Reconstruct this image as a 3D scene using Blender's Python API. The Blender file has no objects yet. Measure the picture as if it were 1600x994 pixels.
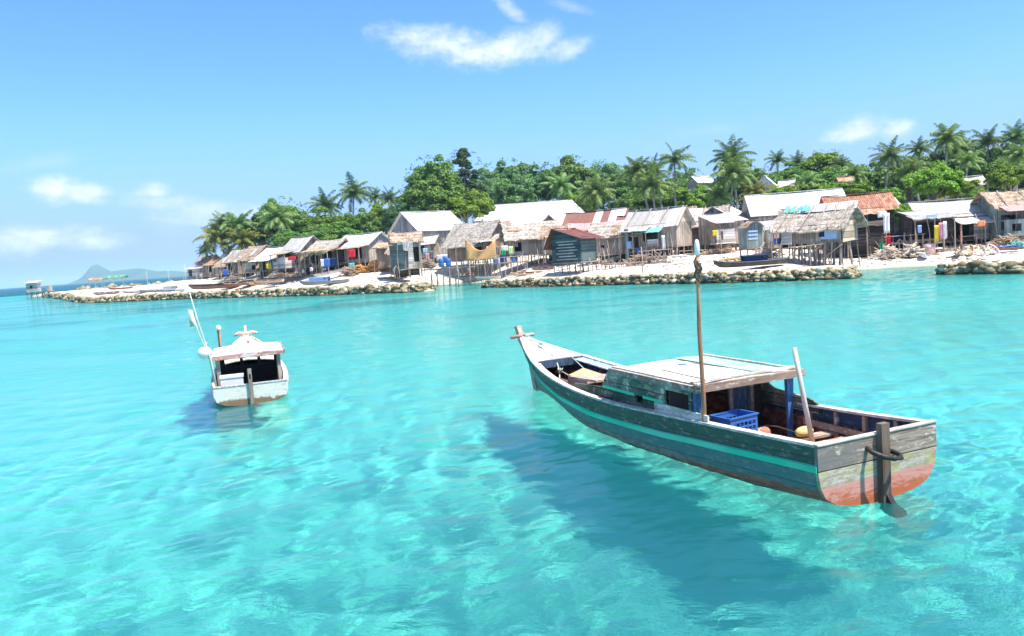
import bpy, math, random
import numpy as np
from mathutils import Vector, Matrix, Euler, noise as mnoise

scene = bpy.context.scene
COL = scene.collection
R = math.radians

# ------------------------------------------------------------------ camera, sky, sun, exposure
CAM_H, FOC = 3.2, 1200.0
PITCH, ROLL = R(4.87), R(4.03)
cam_data = bpy.data.cameras.new('camera')
cam_data.sensor_width = 36.0
cam_data.lens = 36.0 * FOC / 1600.0
cam_data.clip_start = 0.1
cam_data.clip_end = 30000
cam = bpy.data.objects.new('camera', cam_data)
COL.objects.link(cam)
c_f = Vector((0, math.cos(PITCH), -math.sin(PITCH)))
c_r0 = Vector((1, 0, 0)); c_u0 = c_r0.cross(c_f)
c_r = c_r0 * math.cos(ROLL) - c_u0 * math.sin(ROLL)
c_u = c_r.cross(c_f)
m3 = Matrix((c_r, c_u, -c_f)).transposed()
cam.matrix_world = Matrix.Translation((0, 0, CAM_H)) @ m3.to_4x4()
scene.camera = cam

SUN_DIR = Vector((1.0, -0.62, 0.0)).normalized() * math.cos(R(66)) + Vector((0, 0, math.sin(R(66))))
sun_data = bpy.data.lights.new('sun', 'SUN')
sun_data.energy = 4.9
sun_data.angle = R(0.5)
sun_data.color = (1.0, 0.94, 0.84)
sun_data.cycles.is_caustics_light = True
sun = bpy.data.objects.new('sun', sun_data)
COL.objects.link(sun)
sun.rotation_euler = SUN_DIR.to_track_quat('Z', 'Y').to_euler()

world = bpy.data.worlds.new('World')
scene.world = world
world.use_nodes = True

scene.view_settings.view_transform = 'Standard'
scene.view_settings.look = 'None'
scene.view_settings.gamma = 1.0
scene.view_settings.use_curve_mapping = False
scene.view_settings.exposure = 0.87
cy = scene.cycles
cy.max_bounces = 10
cy.diffuse_bounces = 3
cy.glossy_bounces = 4
cy.transmission_bounces = 8
cy.transparent_max_bounces = 8
cy.volume_bounces = 1
cy.caustics_reflective = False
cy.caustics_refractive = True
cy.sample_clamp_indirect = 6.0
cy.use_denoising = True


def ray(px, py):
    return c_f + c_r * ((px - 800) / FOC) + c_u * ((497 - py) / FOC)


def onz(px, py, z=0.0):
    d = ray(px, py)
    return Vector((0, 0, CAM_H)) + d * ((z - CAM_H) / d.z)


def aty(px, py, Y):
    d = ray(px, py)
    return Vector((0, 0, CAM_H)) + d * (Y / d.y)


# ------------------------------------------------------------------ node helpers
class NT:
    def __init__(s, tree):
        s.t = tree
        tree.nodes.clear()

    def n(s, kind, **kw):
        nd = s.t.nodes.new(kind)
        for k, v in kw.items():
            if k.startswith('i_'):
                key = k[2:].replace('_', ' ')
                nd.inputs[key].default_value = v
            elif k.startswith('in'):
                nd.inputs[int(k[2:])].default_value = v
            else:
                setattr(nd, k, v)
        return nd

    def l(s, a, b):
        s.t.links.new(a, b)

    def math(s, op, a, b=None, c=None, clamp=False):
        nd = s.t.nodes.new('ShaderNodeMath')
        nd.operation = op
        nd.use_clamp = clamp
        for i, v in enumerate((a, b, c)):
            if v is None:
                continue
            if hasattr(v, 'is_output'):
                s.l(v, nd.inputs[i])
            else:
                nd.inputs[i].default_value = v
        return nd.outputs[0]

    def mix(s, fac, a, b, blend='MIX'):
        nd = s.t.nodes.new('ShaderNodeMix')
        nd.data_type = 'RGBA'
        nd.blend_type = blend
        for sock, v in ((nd.inputs[0], fac), (nd.inputs[6], a), (nd.inputs[7], b)):
            if hasattr(v, 'is_output'):
                s.l(v, sock)
            elif isinstance(v, (int, float)):
                sock.default_value = v
            else:
                sock.default_value = tuple(v) + ((1.0,) if len(v) == 3 else ())
        return nd.outputs[2]

    def ramp(s, fac, stops, interp='LINEAR'):
        nd = s.t.nodes.new('ShaderNodeValToRGB')
        cr = nd.color_ramp
        cr.interpolation = interp
        while len(cr.elements) < len(stops):
            cr.elements.new(0.5)
        for e, (p, c) in zip(cr.elements, stops):
            e.position = p
            e.color = tuple(c) + (1.0,) if len(c) == 3 else c
        s.l(fac, nd.inputs[0])
        return nd.outputs[0]

    def smooth(s, v, lo, hi):
        nd = s.t.nodes.new('ShaderNodeMapRange')
        nd.interpolation_type = 'SMOOTHSTEP'
        s.l(v, nd.inputs[0])
        nd.inputs[1].default_value = lo
        nd.inputs[2].default_value = hi
        return nd.outputs[0]

    def noise(s, vec, scale, detail=3.0, rough=0.55, dist=0.0):
        nd = s.t.nodes.new('ShaderNodeTexNoise')
        nd.inputs['Scale'].default_value = scale
        nd.inputs['Detail'].default_value = detail
        nd.inputs['Roughness'].default_value = rough
        nd.inputs['Distortion'].default_value = dist
        if vec is not None:
            s.l(vec, nd.inputs['Vector'])
        return nd.outputs[0]

    def map(s, vec, scale=(1, 1, 1), rot=(0, 0, 0), loc=(0, 0, 0)):
        nd = s.t.nodes.new('ShaderNodeMapping')
        nd.inputs['Scale'].default_value = scale
        nd.inputs['Rotation'].default_value = rot
        nd.inputs['Location'].default_value = loc
        s.l(vec, nd.inputs[0])
        return nd.outputs[0]


def new_mat(name):
    m = bpy.data.materials.new(name)
    m.use_nodes = True
    return m, NT(m.node_tree)


def finish(t, col, rough=0.8, bump=None, bump_str=0.4, bump_dist=0.02, spec=0.3, metal=0.0):
    p = t.n('ShaderNodeBsdfPrincipled')
    o = t.n('ShaderNodeOutputMaterial')
    if hasattr(col, 'is_output'):
        t.l(col, p.inputs['Base Color'])
    else:
        p.inputs['Base Color'].default_value = tuple(col) + (1.0,)
    if hasattr(rough, 'is_output'):
        t.l(rough, p.inputs['Roughness'])
    else:
        p.inputs['Roughness'].default_value = rough
    p.inputs['Specular IOR Level'].default_value = spec
    p.inputs['Metallic'].default_value = metal
    if bump is not None:
        b = t.n('ShaderNodeBump')
        b.inputs['Strength'].default_value = bump_str
        b.inputs['Distance'].default_value = bump_dist
        t.l(bump, b.inputs['Height'])
        t.l(b.outputs[0], p.inputs['Normal'])
    t.l(p.outputs[0], o.inputs['Surface'])
    return p


# ------------------------------------------------------------------ sky with a few real clouds by direction
def build_world():
    t = NT(world.node_tree)
    sky = t.n('ShaderNodeTexSky')
    sky.sky_type = 'NISHITA'
    sky.sun_disc = False
    sky.sun_elevation = R(66)
    sky.sun_rotation = math.atan2(SUN_DIR.x, SUN_DIR.y)
    sky.altitude = 0
    sky.air_density = 1.0
    sky.dust_density = 0.2
    sky.ozone_density = 1.6
    tc = t.n('ShaderNodeTexCoord')
    d = tc.outputs['Generated']
    sep = t.n('ShaderNodeSeparateXYZ'); t.l(d, sep.inputs[0])
    az = t.math('ARCTAN2', sep.outputs[0], sep.outputs[1])
    el = t.math('ARCSINE', sep.outputs[2])
    comb = t.n('ShaderNodeCombineXYZ'); t.l(az, comb.inputs[0]); t.l(el, comb.inputs[1])
    v = comb.outputs[0]
    nz = t.noise(t.map(v, (1, 1.6, 1)), 34, 6, 0.66)
    nz2 = t.noise(t.map(v, (1, 2.0, 1), loc=(3, 1, 0)), 9, 4, 0.6)
    fine = t.math('ADD', t.math('MULTIPLY', nz, 0.65), t.math('MULTIPLY', nz2, 0.35))
    total = None
    # px, py, half width px, half height px, tilt, strength, edge
    for (px, py, hw, hh, tilt, st) in (
            (685, 66, 88, 23, -7, 1.0), (775, 80, 95, 22, 3, 1.0), (815, 72, 70, 26, 10, 0.9), (880, 77, 45, 16, 12, 0.75),
            (797, 14, 36, 11, -38, 0.55), (890, 10, 35, 8, -20, 0.3),
            (90, 296, 36, 19, -8, 1.1), (128, 302, 38, 15, 0, 1.0), (1340, 202, 42, 17, 5, 1.05), (1400, 204, 24, 14, 0, 0.9), (240, 298, 26, 12, 0, 1.0),
            (268, 318, 60, 16, -8, 0.5), (330, 330, 80, 16, -4, 0.55), (395, 335, 60, 18, -2, 0.5), (60, 370, 75, 16, 0, 0.95), (20, 380, 50, 20, 0, 0.85),
            (155, 378, 42, 13, 0, 0.9), (300, 345, 60, 8, -6, 0.4), (60, 255, 50, 12, 10, 0.16), (1100, 205, 60, 8, 0, 0.12)):
        q = ray(px, py)
        a0 = math.atan2(q.x, q.y); e0 = math.atan2(q.z, math.hypot(q.x, q.y))
        da = t.math('SUBTRACT', az, a0); de = t.math('SUBTRACT', el, e0)
        ct, sn = math.cos(R(tilt) + ROLL * 0), math.sin(R(tilt))
        u = t.math('ADD', t.math('MULTIPLY', da, ct), t.math('MULTIPLY', de, sn))
        w = t.math('SUBTRACT', t.math('MULTIPLY', de, ct), t.math('MULTIPLY', da, sn))
        u = t.math('DIVIDE', u, hw / FOC); w = t.math('DIVIDE', w, hh / FOC)
        r2 = t.math('ADD', t.math('MULTIPLY', u, u), t.math('MULTIPLY', w, w))
        k = t.math('SUBTRACT', 1.0, t.math('SQRT', r2))
        k = t.math('ADD', k, t.math('MULTIPLY', t.math('SUBTRACT', fine, 0.5), 2.0))
        k = t.math('MULTIPLY', t.smooth(k, -0.35, 0.95), st * 0.85)
        total = k if total is None else t.math('MAXIMUM', total, k)
    # faint veil near the horizon
    veil = t.math('MULTIPLY', t.smooth(nz2, 0.5, 0.8), t.math('MULTIPLY', t.smooth(el, 0.16, 0.05), 0.22))
    total = t.math('MAXIMUM', total, veil)
    tint = t.mix(1.0, sky.outputs[0], SKY_TINT, 'MULTIPLY')
    hor = t.mix(t.smooth(el, 0.22, -0.02), (0, 0, 0), (1, 1, 1))
    base = t.mix(hor, tint, HORIZON)
    base = t.mix(t.smooth(el, 0.30, 0.75), base, sky.outputs[0])
    cloud = t.mix(t.smooth(nz, 0.35, 0.65), CLOUD_LO, CLOUD_HI)
    colr = t.mix(total, base, cloud)
    bg = t.n('ShaderNodeBackground')
    bg.inputs[1].default_value = 0.13
    t.l(colr, bg.inputs[0])
    o = t.n('ShaderNodeOutputWorld')
    t.l(bg.outputs[0], o.inputs[0])


SKY_TINT = (0.455, 0.73, 1.12)
HORIZON = (1.72, 2.2, 4.3)
CLOUD_LO = (3.7, 4.2, 5.6)
CLOUD_HI = (4.9, 5.1, 5.8)
build_world()


# ------------------------------------------------------------------ materials
MATS = {}


def wood(name, c_lo, c_hi, paint=None, paint_amt=0.5, grain='x', plank=None, scale=1.0, bump=0.5, pscale=3.0, rough=0.8, patch2=None):
    """weathered boards: stretched grain, tone per plank, paint left in patches"""
    m, t = new_mat(name)
    tc = t.n('ShaderNodeTexCoord')
    v = tc.outputs['Object']
    st = {'x': (0.7, 9, 9), 'y': (9, 0.7, 9), 'z': (9, 9, 0.7)}[grain]
    g = t.noise(t.map(v, tuple(a * scale for a in st)), 3.0, 6, 0.65)
    big = t.noise(v, 1.3 * scale, 4, 0.6)
    col = t.ramp(t.math('ADD', t.math('MULTIPLY', g, 0.7), t.math('MULTIPLY', big, 0.3)), [(0.33, c_lo), (0.66, c_hi)])
    if paint is not None:
        pv = {'x': (1.2, 5, 5), 'y': (5, 1.2, 5), 'z': (5, 5, 1.2)}[grain]
        pn = t.noise(t.map(v, tuple(a * scale for a in pv)), pscale, 7, 0.72, 0.3)
        lo = 0.62 - 0.3 * paint_amt
        mask = t.smooth(pn, lo - 0.035, lo + 0.035)
        pc = t.mix(big, tuple(a * 0.8 for a in paint), tuple(min(1, a * 1.15) for a in paint))
        col = t.mix(mask, col, pc)
    if patch2 is not None:
        pn = t.noise(t.map(v, (2, 2, 2), loc=(5, 3, 1)), 2.2 * scale, 6, 0.7)
        col = t.mix(t.smooth(pn, 0.56, 0.62), col, patch2)
    pan = t.noise(t.map(v, (1, 1, 1), loc=(3.3, 1.7, 9.1)), 0.8, 2, 0.5)
    col = t.mix(t.math('MULTIPLY', t.smooth(pan, 0.42, 0.58), 0.35), col, tuple(min(1.0, q_ * 1.35 + 0.02) for q_ in c_hi))
    hgt = g
    if plank is not None:
        ax, wd = plank
        sep = t.n('ShaderNodeSeparateXYZ'); t.l(v, sep.inputs[0])
        comps = {'x': [0], 'y': [1], 'z': [2], 'xy': [0, 1]}[ax]
        q = None
        for c in comps:
            a = t.math('DIVIDE', sep.outputs[c], wd)
            q = a if q is None else t.math('ADD', q, a)
        wn = t.n('ShaderNodeTexWhiteNoise', noise_dimensions='1D'); t.l(t.math('FLOOR', q), wn.inputs['W'])
        tone = t.math('ADD', 0.62, t.math('MULTIPLY', wn.outputs[0], 0.6))
        cc = t.n('ShaderNodeCombineXYZ')
        for i in range(3):
            t.l(tone, cc.inputs[i])
        col = t.mix(1.0, col, cc.outputs[0], 'MULTIPLY')
        fr = t.math('FRACT', q)
        edge = t.math('MULTIPLY', t.smooth(fr, 0.0, 0.08), t.smooth(fr, 1.0, 0.92))
        col = t.mix(edge, (c_lo[0] * 0.25, c_lo[1] * 0.25, c_lo[2] * 0.25), col)
        hgt = t.math('ADD', t.math('MULTIPLY', g, 0.4), edge)
    finish(t, col, rough, hgt, bump, 0.02, 0.25)
    MATS[name] = m
    return m


def plain(name, col, rough=0.7, var=0.25, scale=3.0, spec=0.3, bump=0.2, metal=0.0):
    m, t = new_mat(name)
    tc = t.n('ShaderNodeTexCoord')
    n = t.noise(tc.outputs['Object'], scale, 5, 0.6)
    c = t.ramp(n, [(0.3, tuple(a * (1 - var) for a in col)), (0.7, tuple(min(1, a * (1 + var)) for a in col))])
    finish(t, c, rough, n, bump, 0.02, spec, metal)
    MATS[name] = m
    return m


def corrugated(name, c1, c2, rust=(0.24, 0.085, 0.04), rust_amt=0.3, sheet=0.8, stripes=None):
    m, t = new_mat(name)
    tc = t.n('ShaderNodeTexCoord')
    v = tc.outputs['Object']
    sep = t.n('ShaderNodeSeparateXYZ'); t.l(v, sep.inputs[0])
    wave = t.math('SINE', t.math('MULTIPLY', sep.outputs[0], 2 * math.pi / 0.16))
    n = t.noise(t.map(v, (3, 1, 1)), 1.6, 6, 0.65)
    col = t.ramp(n, [(0.3, c1), (0.7, c2)])
    q = t.math('DIVIDE', sep.outputs[0], sheet)
    wn = t.n('ShaderNodeTexWhiteNoise', noise_dimensions='1D'); t.l(t.math('FLOOR', q), wn.inputs['W'])
    if stripes is not None:
        col = t.mix(t.math('GREATER_THAN', wn.outputs[0], 0.5), col, stripes)
    tone = t.math('ADD', 0.78, t.math('MULTIPLY', wn.outputs[0], 0.34))
    cc = t.n('ShaderNodeCombineXYZ')
    for i in range(3):
        t.l(tone, cc.inputs[i])
    col = t.mix(1.0, col, cc.outputs[0], 'MULTIPLY')
    rn = t.noise(t.map(v, (2.5, 0.8, 1), loc=(2, 7, 0)), 2.0, 7, 0.7)
    lo = 0.72 - 0.42 * rust_amt
    rc = t.mix(n, tuple(a * 0.6 for a in rust), tuple(a * 1.7 for a in rust))
    col = t.mix(t.smooth(rn, lo - 0.05, lo + 0.06), col, rc)
    fr = t.math('FRACT', q)
    col = t.mix(t.smooth(fr, 0.0, 0.05), (0.16, 0.13, 0.11), col)
    finish(t, col, 0.55, wave, 0.5, 0.03, 0.3)
    MATS[name] = m
    return m


def thatch(name, c_lo, c_hi, spot=(0.62, 0.57, 0.52)):
    m, t = new_mat(name)
    tc = t.n('ShaderNodeTexCoord')
    v = tc.outputs['Object']
    g = t.noise(t.map(v, (7, 2.0, 2.0)), 1.3, 8, 0.8)
    mid = t.noise(t.map(v, (1.6, 1.1, 1.1)), 1.6, 6, 0.72)
    big = t.noise(v, 0.55, 4, 0.6)
    sep = t.n('ShaderNodeSeparateXYZ'); t.l(v, sep.inputs[0])
    wob = t.math('ADD', sep.outputs[2], t.math('MULTIPLY', mid, 0.5))
    row = t.math('FRACT', t.math('MULTIPLY', wob, 3.2))
    k = t.math('ADD', t.math('ADD', t.math('MULTIPLY', g, 0.45), t.math('MULTIPLY', mid, 0.4)), t.math('MULTIPLY', big, 0.15))
    col = t.ramp(k, [(0.36, tuple(a * 0.3 for a in c_lo)), (0.44, c_lo), (0.53, c_hi), (0.62, spot)])
    col = t.mix(t.math('MULTIPLY', t.smooth(row, 0.22, 0.0), 0.65), col, tuple(a * 0.35 for a in c_lo))
    finish(t, col, 0.95, t.math('ADD', g, row), 0.9, 0.07, 0.1)
    MATS[name] = m
    return m


wood('grey_board', (0.16, 0.125, 0.095), (0.50, 0.42, 0.34), grain='z', plank=('xy', 0.22))
wood('brown_board', (0.14, 0.09, 0.065), (0.40, 0.30, 0.22), grain='z', plank=('xy', 0.2))
wood('dark_board', (0.035, 0.028, 0.025), (0.13, 0.10, 0.085), grain='x', plank=('z', 0.22))
wood('blue_grey_board', (0.13, 0.125, 0.125), (0.40, 0.39, 0.38), grain='z', plank=('xy', 0.24))
wood('pale_board', (0.26, 0.23, 0.20), (0.60, 0.56, 0.52), grain='x', plank=('z', 0.25))
wood('woven_mat', (0.30, 0.21, 0.13), (0.62, 0.49, 0.35), grain='x', plank=('z', 0.45))
wood('slate_board', (0.018, 0.035, 0.04), (0.07, 0.115, 0.125), grain='x', plank=('z', 0.2))
wood('green_grey_board', (0.10, 0.14, 0.13), (0.30, 0.36, 0.33), grain='z', plank=('xy', 0.3))
wood('stilt_wood', (0.10, 0.075, 0.055), (0.36, 0.29, 0.23), grain='z')
wood('pole_wood', (0.16, 0.11, 0.08), (0.50, 0.40, 0.32), grain='z')
wood('log_wood', (0.14, 0.09, 0.06), (0.48, 0.34, 0.24), grain='x')
wood('orange_log', (0.25, 0.09, 0.02), (0.66, 0.33, 0.10), grain='x')
corrugated('white_metal', (0.74, 0.74, 0.74), (0.86, 0.86, 0.86), rust_amt=0.05)
corrugated('cream_metal', (0.66, 0.62, 0.58), (0.82, 0.78, 0.74), rust_amt=0.3)
corrugated('grey_metal', (0.42, 0.40, 0.38), (0.62, 0.59, 0.55), rust_amt=0.2)
corrugated('rust_metal', (0.30, 0.13, 0.08), (0.50, 0.29, 0.20), rust_amt=0.5)
corrugated('orange_metal', (0.44, 0.20, 0.11), (0.64, 0.42, 0.28), rust_amt=0.35)
corrugated('dark_rust_metal', (0.12, 0.035, 0.025), (0.24, 0.08, 0.055), rust=(0.32, 0.13, 0.07), rust_amt=0.3)
corrugated('striped_metal', (0.22, 0.08, 0.06), (0.36, 0.16, 0.12), rust_amt=0.15, sheet=0.95, stripes=(0.80, 0.76, 0.73))
corrugated('pink_metal', (0.60, 0.22, 0.20), (0.80, 0.55, 0.50), rust_amt=0.1)
thatch('thatch_grey', (0.27, 0.225, 0.185), (0.54, 0.475, 0.41), (0.72, 0.66, 0.59))
thatch('thatch_brown', (0.25, 0.165, 0.115), (0.50, 0.38, 0.28))
thatch('thatch_straw', (0.26, 0.19, 0.11), (0.52, 0.41, 0.27), (0.7, 0.6, 0.45))
plain('slot_shade_black', (0.02, 0.018, 0.016), 0.9)  # black that stands for the shade inside a slot
plain('blue_plastic', (0.05, 0.16, 0.46), 0.4, 0.2, 2, 0.5)
plain('white_plastic', (0.74, 0.74, 0.72), 0.45, 0.08, 3, 0.4)
plain('rope_fibre', (0.50, 0.55, 0.48), 0.9, 0.3, 30, 0.1)
plain('dark_rope', (0.10, 0.09, 0.07), 0.9, 0.3, 30, 0.1)
plain('skin', (0.22, 0.12, 0.07), 0.6, 0.1, 4, 0.3)
plain('hair', (0.01, 0.01, 0.01), 0.6, 0.1, 4, 0.3)
CLOTH = {}
for nm, c in (('white', (0.74, 0.72, 0.70)), ('red', (0.60, 0.03, 0.05)), ('blue', (0.06, 0.16, 0.50)), ('navy', (0.02, 0.035, 0.10)), ('yellow', (0.75, 0.55, 0.05)),
              ('orange', (0.80, 0.28, 0.10)), ('pink', (0.62, 0.30, 0.36)), ('teal', (0.18, 0.46, 0.42)), ('tan', (0.66, 0.38, 0.16)), ('grey', (0.20, 0.20, 0.20)),
              ('green', (0.03, 0.30, 0.12)), ('lime', (0.55, 0.68, 0.30)), ('pale_blue', (0.35, 0.50, 0.75))):
    CLOTH[nm] = plain('cloth_' + nm, c, 0.9, 0.15, 6, 0.1)


# ------------------------------------------------------------------ mesh builder
class MB:
    def __init__(s):
        s.v = []; s.f = []; s.m = []; s.mi = 0

    def add(s, vs, fs):
        b = len(s.v)
        s.v.extend([tuple(a) for a in vs])
        s.f.extend([tuple(b + i for i in f) for f in fs])
        s.m.extend([s.mi] * len(fs))

    def box(s, c, d, rot=None):
        hx, hy, hz = d[0] / 2, d[1] / 2, d[2] / 2
        vs = [Vector((x, y, z)) for x in (-hx, hx) for y in (-hy, hy) for z in (-hz, hz)]
        if rot is not None:
            mt = rot if isinstance(rot, Matrix) else Euler(rot).to_matrix()
            vs = [mt @ v for v in vs]
        c = Vector(c)
        s.add([v + c for v in vs], [(0, 1, 3, 2), (4, 6, 7, 5), (0, 4, 5, 1), (2, 3, 7, 6), (0, 2, 6, 4), (1, 5, 7, 3)])
        return s

    def b(s, x0, x1, y0, y1, z0, z1):
        return s.box(((x0 + x1) / 2, (y0 + y1) / 2, (z0 + z1) / 2), (abs(x1 - x0), abs(y1 - y0), abs(z1 - z0)))

    def beam(s, p0, p1, w, h, up=(0, 0, 1)):
        p0, p1 = Vector(p0), Vector(p1)
        d = p1 - p0
        L = d.length
        x = d.normalized()
        y = Vector(up).cross(x)
        if y.length < 1e-4:
            y = Vector((0, 1, 0)).cross(x)
        y.normalize()
        z = x.cross(y)
        mt = Matrix((x, y, z)).transposed()
        return s.box((p0 + p1) / 2, (L, w, h), mt)

    def tube(s, pts, rad, n=6, cap=True):
        pts = [Vector(p) for p in pts]
        if isinstance(rad, (int, float)):
            rad = [rad] * len(pts)
        vs, fs = [], []
        ref = Vector((0.3, 0.9, 0.2)).normalized()
        for i, p in enumerate(pts):
            d = (pts[min(i + 1, len(pts) - 1)] - pts[max(i - 1, 0)]).normalized()
            if abs(d.dot(ref)) > 0.95:
                ref = Vector((0.9, 0.1, 0.4)).normalized()
            x = d.cross(ref).normalized()
            y = d.cross(x)
            for k in range(n):
                a = 2 * math.pi * k / n
                vs.append(p + (x * math.cos(a) + y * math.sin(a)) * rad[i])
        for i in range(len(pts) - 1):
            for k in range(n):
                fs.append((i * n + k, i * n + (k + 1) % n, (i + 1) * n + (k + 1) % n, (i + 1) * n + k))
        if cap:
            fs.append(tuple(range(n))[::-1])
            fs.append(tuple(range((len(pts) - 1) * n, len(pts) * n)))
        s.add(vs, fs)
        return s

    def prism(s, poly, axis_vec, flip=False):
        """poly: list of 3d points (planar), extruded along axis_vec"""
        n = len(poly)
        a = [Vector(p) for p in poly]
        b = [p + Vector(axis_vec) for p in a]
        fs = [tuple(range(n))[::-1], tuple(range(n, 2 * n))]
        fs += [(i, (i + 1) % n, n + (i + 1) % n, n + i) for i in range(n)]
        s.add(a + b, fs)
        return s

    def lathe(s, prof, n=12, c=(0, 0, 0)):
        vs, fs = [], []
        for r, z in prof:
            for k in range(n):
                a = 2 * math.pi * k / n
                vs.append((c[0] + r * math.cos(a), c[1] + r * math.sin(a), c[2] + z))
        for i in range(len(prof) - 1):
            for k in range(n):
                fs.append((i * n + k, i * n + (k + 1) % n, (i + 1) * n + (k + 1) % n, (i + 1) * n + k))
        fs.append(tuple(range(n))[::-1]); fs.append(tuple(range((len(prof) - 1) * n, len(prof) * n)))
        s.add(vs, fs)
        return s

    def grid(s, P):
        """P: list of rows of points"""
        r, c = len(P), len(P[0])
        vs = [p for row in P for p in row]
        s.add(vs, [(i * c + j, i * c + j + 1, (i + 1) * c + j + 1, (i + 1) * c + j) for i in range(r - 1) for j in range(c - 1)])
        return s

    def sheet(s, P, th):
        """grid of points with thickness th along local normal"""
        r, c = len(P), len(P[0])
        P = [[Vector(p) for p in row] for row in P]
        Q = []
        for i in range(r):
            row = []
            for j in range(c):
                du = P[i][min(j + 1, c - 1)] - P[i][max(j - 1, 0)]
                dv = P[min(i + 1, r - 1)][j] - P[max(i - 1, 0)][j]
                n = du.cross(dv)
                n = n.normalized() if n.length > 1e-9 else Vector((0, 0, 1))
                row.append(P[i][j] - n * th)
            Q.append(row)
        s.grid(P)
        b = len(s.v)
        s.grid([row[::-1] for row in Q])
        top = b - r * c
        def ti(i, j): return top + i * c + j
        def bi(i, j): return b + i * c + (c - 1 - j)
        fs = []
        for j in range(c - 1):
            fs.append((ti(0, j), bi(0, j), bi(0, j + 1), ti(0, j + 1)))
            fs.append((ti(r - 1, j + 1), bi(r - 1, j + 1), bi(r - 1, j), ti(r - 1, j)))
        for i in range(r - 1):
            fs.append((ti(i + 1, 0), bi(i + 1, 0), bi(i, 0), ti(i, 0)))
            fs.append((ti(i, c - 1), bi(i, c - 1), bi(i + 1, c - 1), ti(i + 1, c - 1)))
        s.f.extend(fs); s.m.extend([s.mi] * len(fs))
        return s

    def ball(s, c, r, nu=10, nv=7, sc=(1, 1, 1)):
        vs, fs = [], []
        for i in range(1, nv):
            th = math.pi * i / nv
            for k in range(nu):
                a = 2 * math.pi * k / nu
                vs.append((c[0] + r * sc[0] * math.sin(th) * math.cos(a), c[1] + r * sc[1] * math.sin(th) * math.sin(a), c[2] + r * sc[2] * math.cos(th)))
        vs.append((c[0], c[1], c[2] + r * sc[2])); vs.append((c[0], c[1], c[2] - r * sc[2]))
        T, B = len(vs) - 2, len(vs) - 1
        for i in range(nv - 2):
            for k in range(nu):
                fs.append((i * nu + k, (i + 1) * nu + k, (i + 1) * nu + (k + 1) % nu, i * nu + (k + 1) % nu))
        for k in range(nu):
            fs.append((T, k, (k + 1) % nu)); fs.append((B, (nv - 2) * nu + (k + 1) % nu, (nv - 2) * nu + k))
        s.add(vs, fs)
        return s

    def mesh(s, name, mats, smooth=False):
        me = bpy.data.meshes.new(name)
        me.from_pydata([tuple(v) for v in s.v], [], s.f)
        for m in (mats if isinstance(mats, (list, tuple)) else [mats]):
            me.materials.append(MATS[m] if isinstance(m, str) else m)
        if len(set(s.m)) > 1:
            me.polygons.foreach_set('material_index', s.m)
        if smooth:
            me.polygons.foreach_set('use_smooth', [True] * len(me.polygons))
        me.update()
        return me

    def build(s, name, mats, parent=None, smooth=False, loc=None):
        o = bpy.data.objects.new(name, s.mesh(name, mats, smooth))
        COL.objects.link(o)
        if parent is not None:
            o.parent = parent
        if loc is not None:
            o.location = loc
        return o


def thing(name, label, cat, loc, rz=0.0, group=None):
    o = bpy.data.objects.new(name, None)
    o.empty_display_size = 0.3
    COL.objects.link(o)
    o.location = loc
    o.rotation_euler = (0, 0, rz)
    return tag(o, label, cat, group)


def tag(o, label=None, cat=None, group=None, kind=None):
    if label: o['label'] = label
    if cat: o['category'] = cat
    if group: o['group'] = group
    if kind: o['kind'] = kind
    return o


def copy_tree(o, parent=None):
    c = o.copy()
    COL.objects.link(c)
    c.parent = parent
    for ch in list(o.children):
        copy_tree(ch, c)
    return c


def np_mesh(name, V, F, mats, smooth=False):
    V = np.asarray(V, np.float32); F = np.asarray(F, np.int32)
    k = F.shape[1]
    me = bpy.data.meshes.new(name)
    me.vertices.add(len(V)); me.vertices.foreach_set('co', V.ravel())
    me.loops.add(F.size); me.loops.foreach_set('vertex_index', F.ravel())
    me.polygons.add(len(F)); me.polygons.foreach_set('loop_start', np.arange(0, F.size, k, dtype=np.int32))
    if smooth:
        me.polygons.foreach_set('use_smooth', np.ones(len(F), bool))
    for m in (mats if isinstance(mats, (list, tuple)) else [mats]):
        me.materials.append(MATS[m] if isinstance(m, str) else m)
    me.update(calc_edges=True)
    return me


def link_mesh(name, me, parent=None):
    o = bpy.data.objects.new(name, me)
    COL.objects.link(o)
    o.parent = parent
    return o

# ------------------------------------------------------------------ the lie of the land
# corner points of the island's waterline in metres
SHORE = [(90, 28), (46, 40), (36, 42.5), (29.6, 46), (28.6, 49), (31.5, 55), (31.5, 58), (29, 59.2), (26, 58.6), (23.3, 54), (21.5, 50.5), (17.6, 53.5), (14, 56.5), (10.3, 61.8),
         (5.6, 66), (0, 72.5), (-2.2, 75.5), (-1.5, 80), (-2.6, 87), (-5, 91), (-8, 90), (-9.5, 84), (-7.5, 77.5), (-7.5, 75), (-21, 84.8), (-43, 105.3), (-61.4, 117.3), (-69, 125),
         (-135.5, 226), (-146, 234), (-142, 262), (-60, 275), (0, 300), (160, 300), (420, 240), (420, 0), (200, 5)]
SHORE_A = np.array(SHORE, float)
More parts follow.
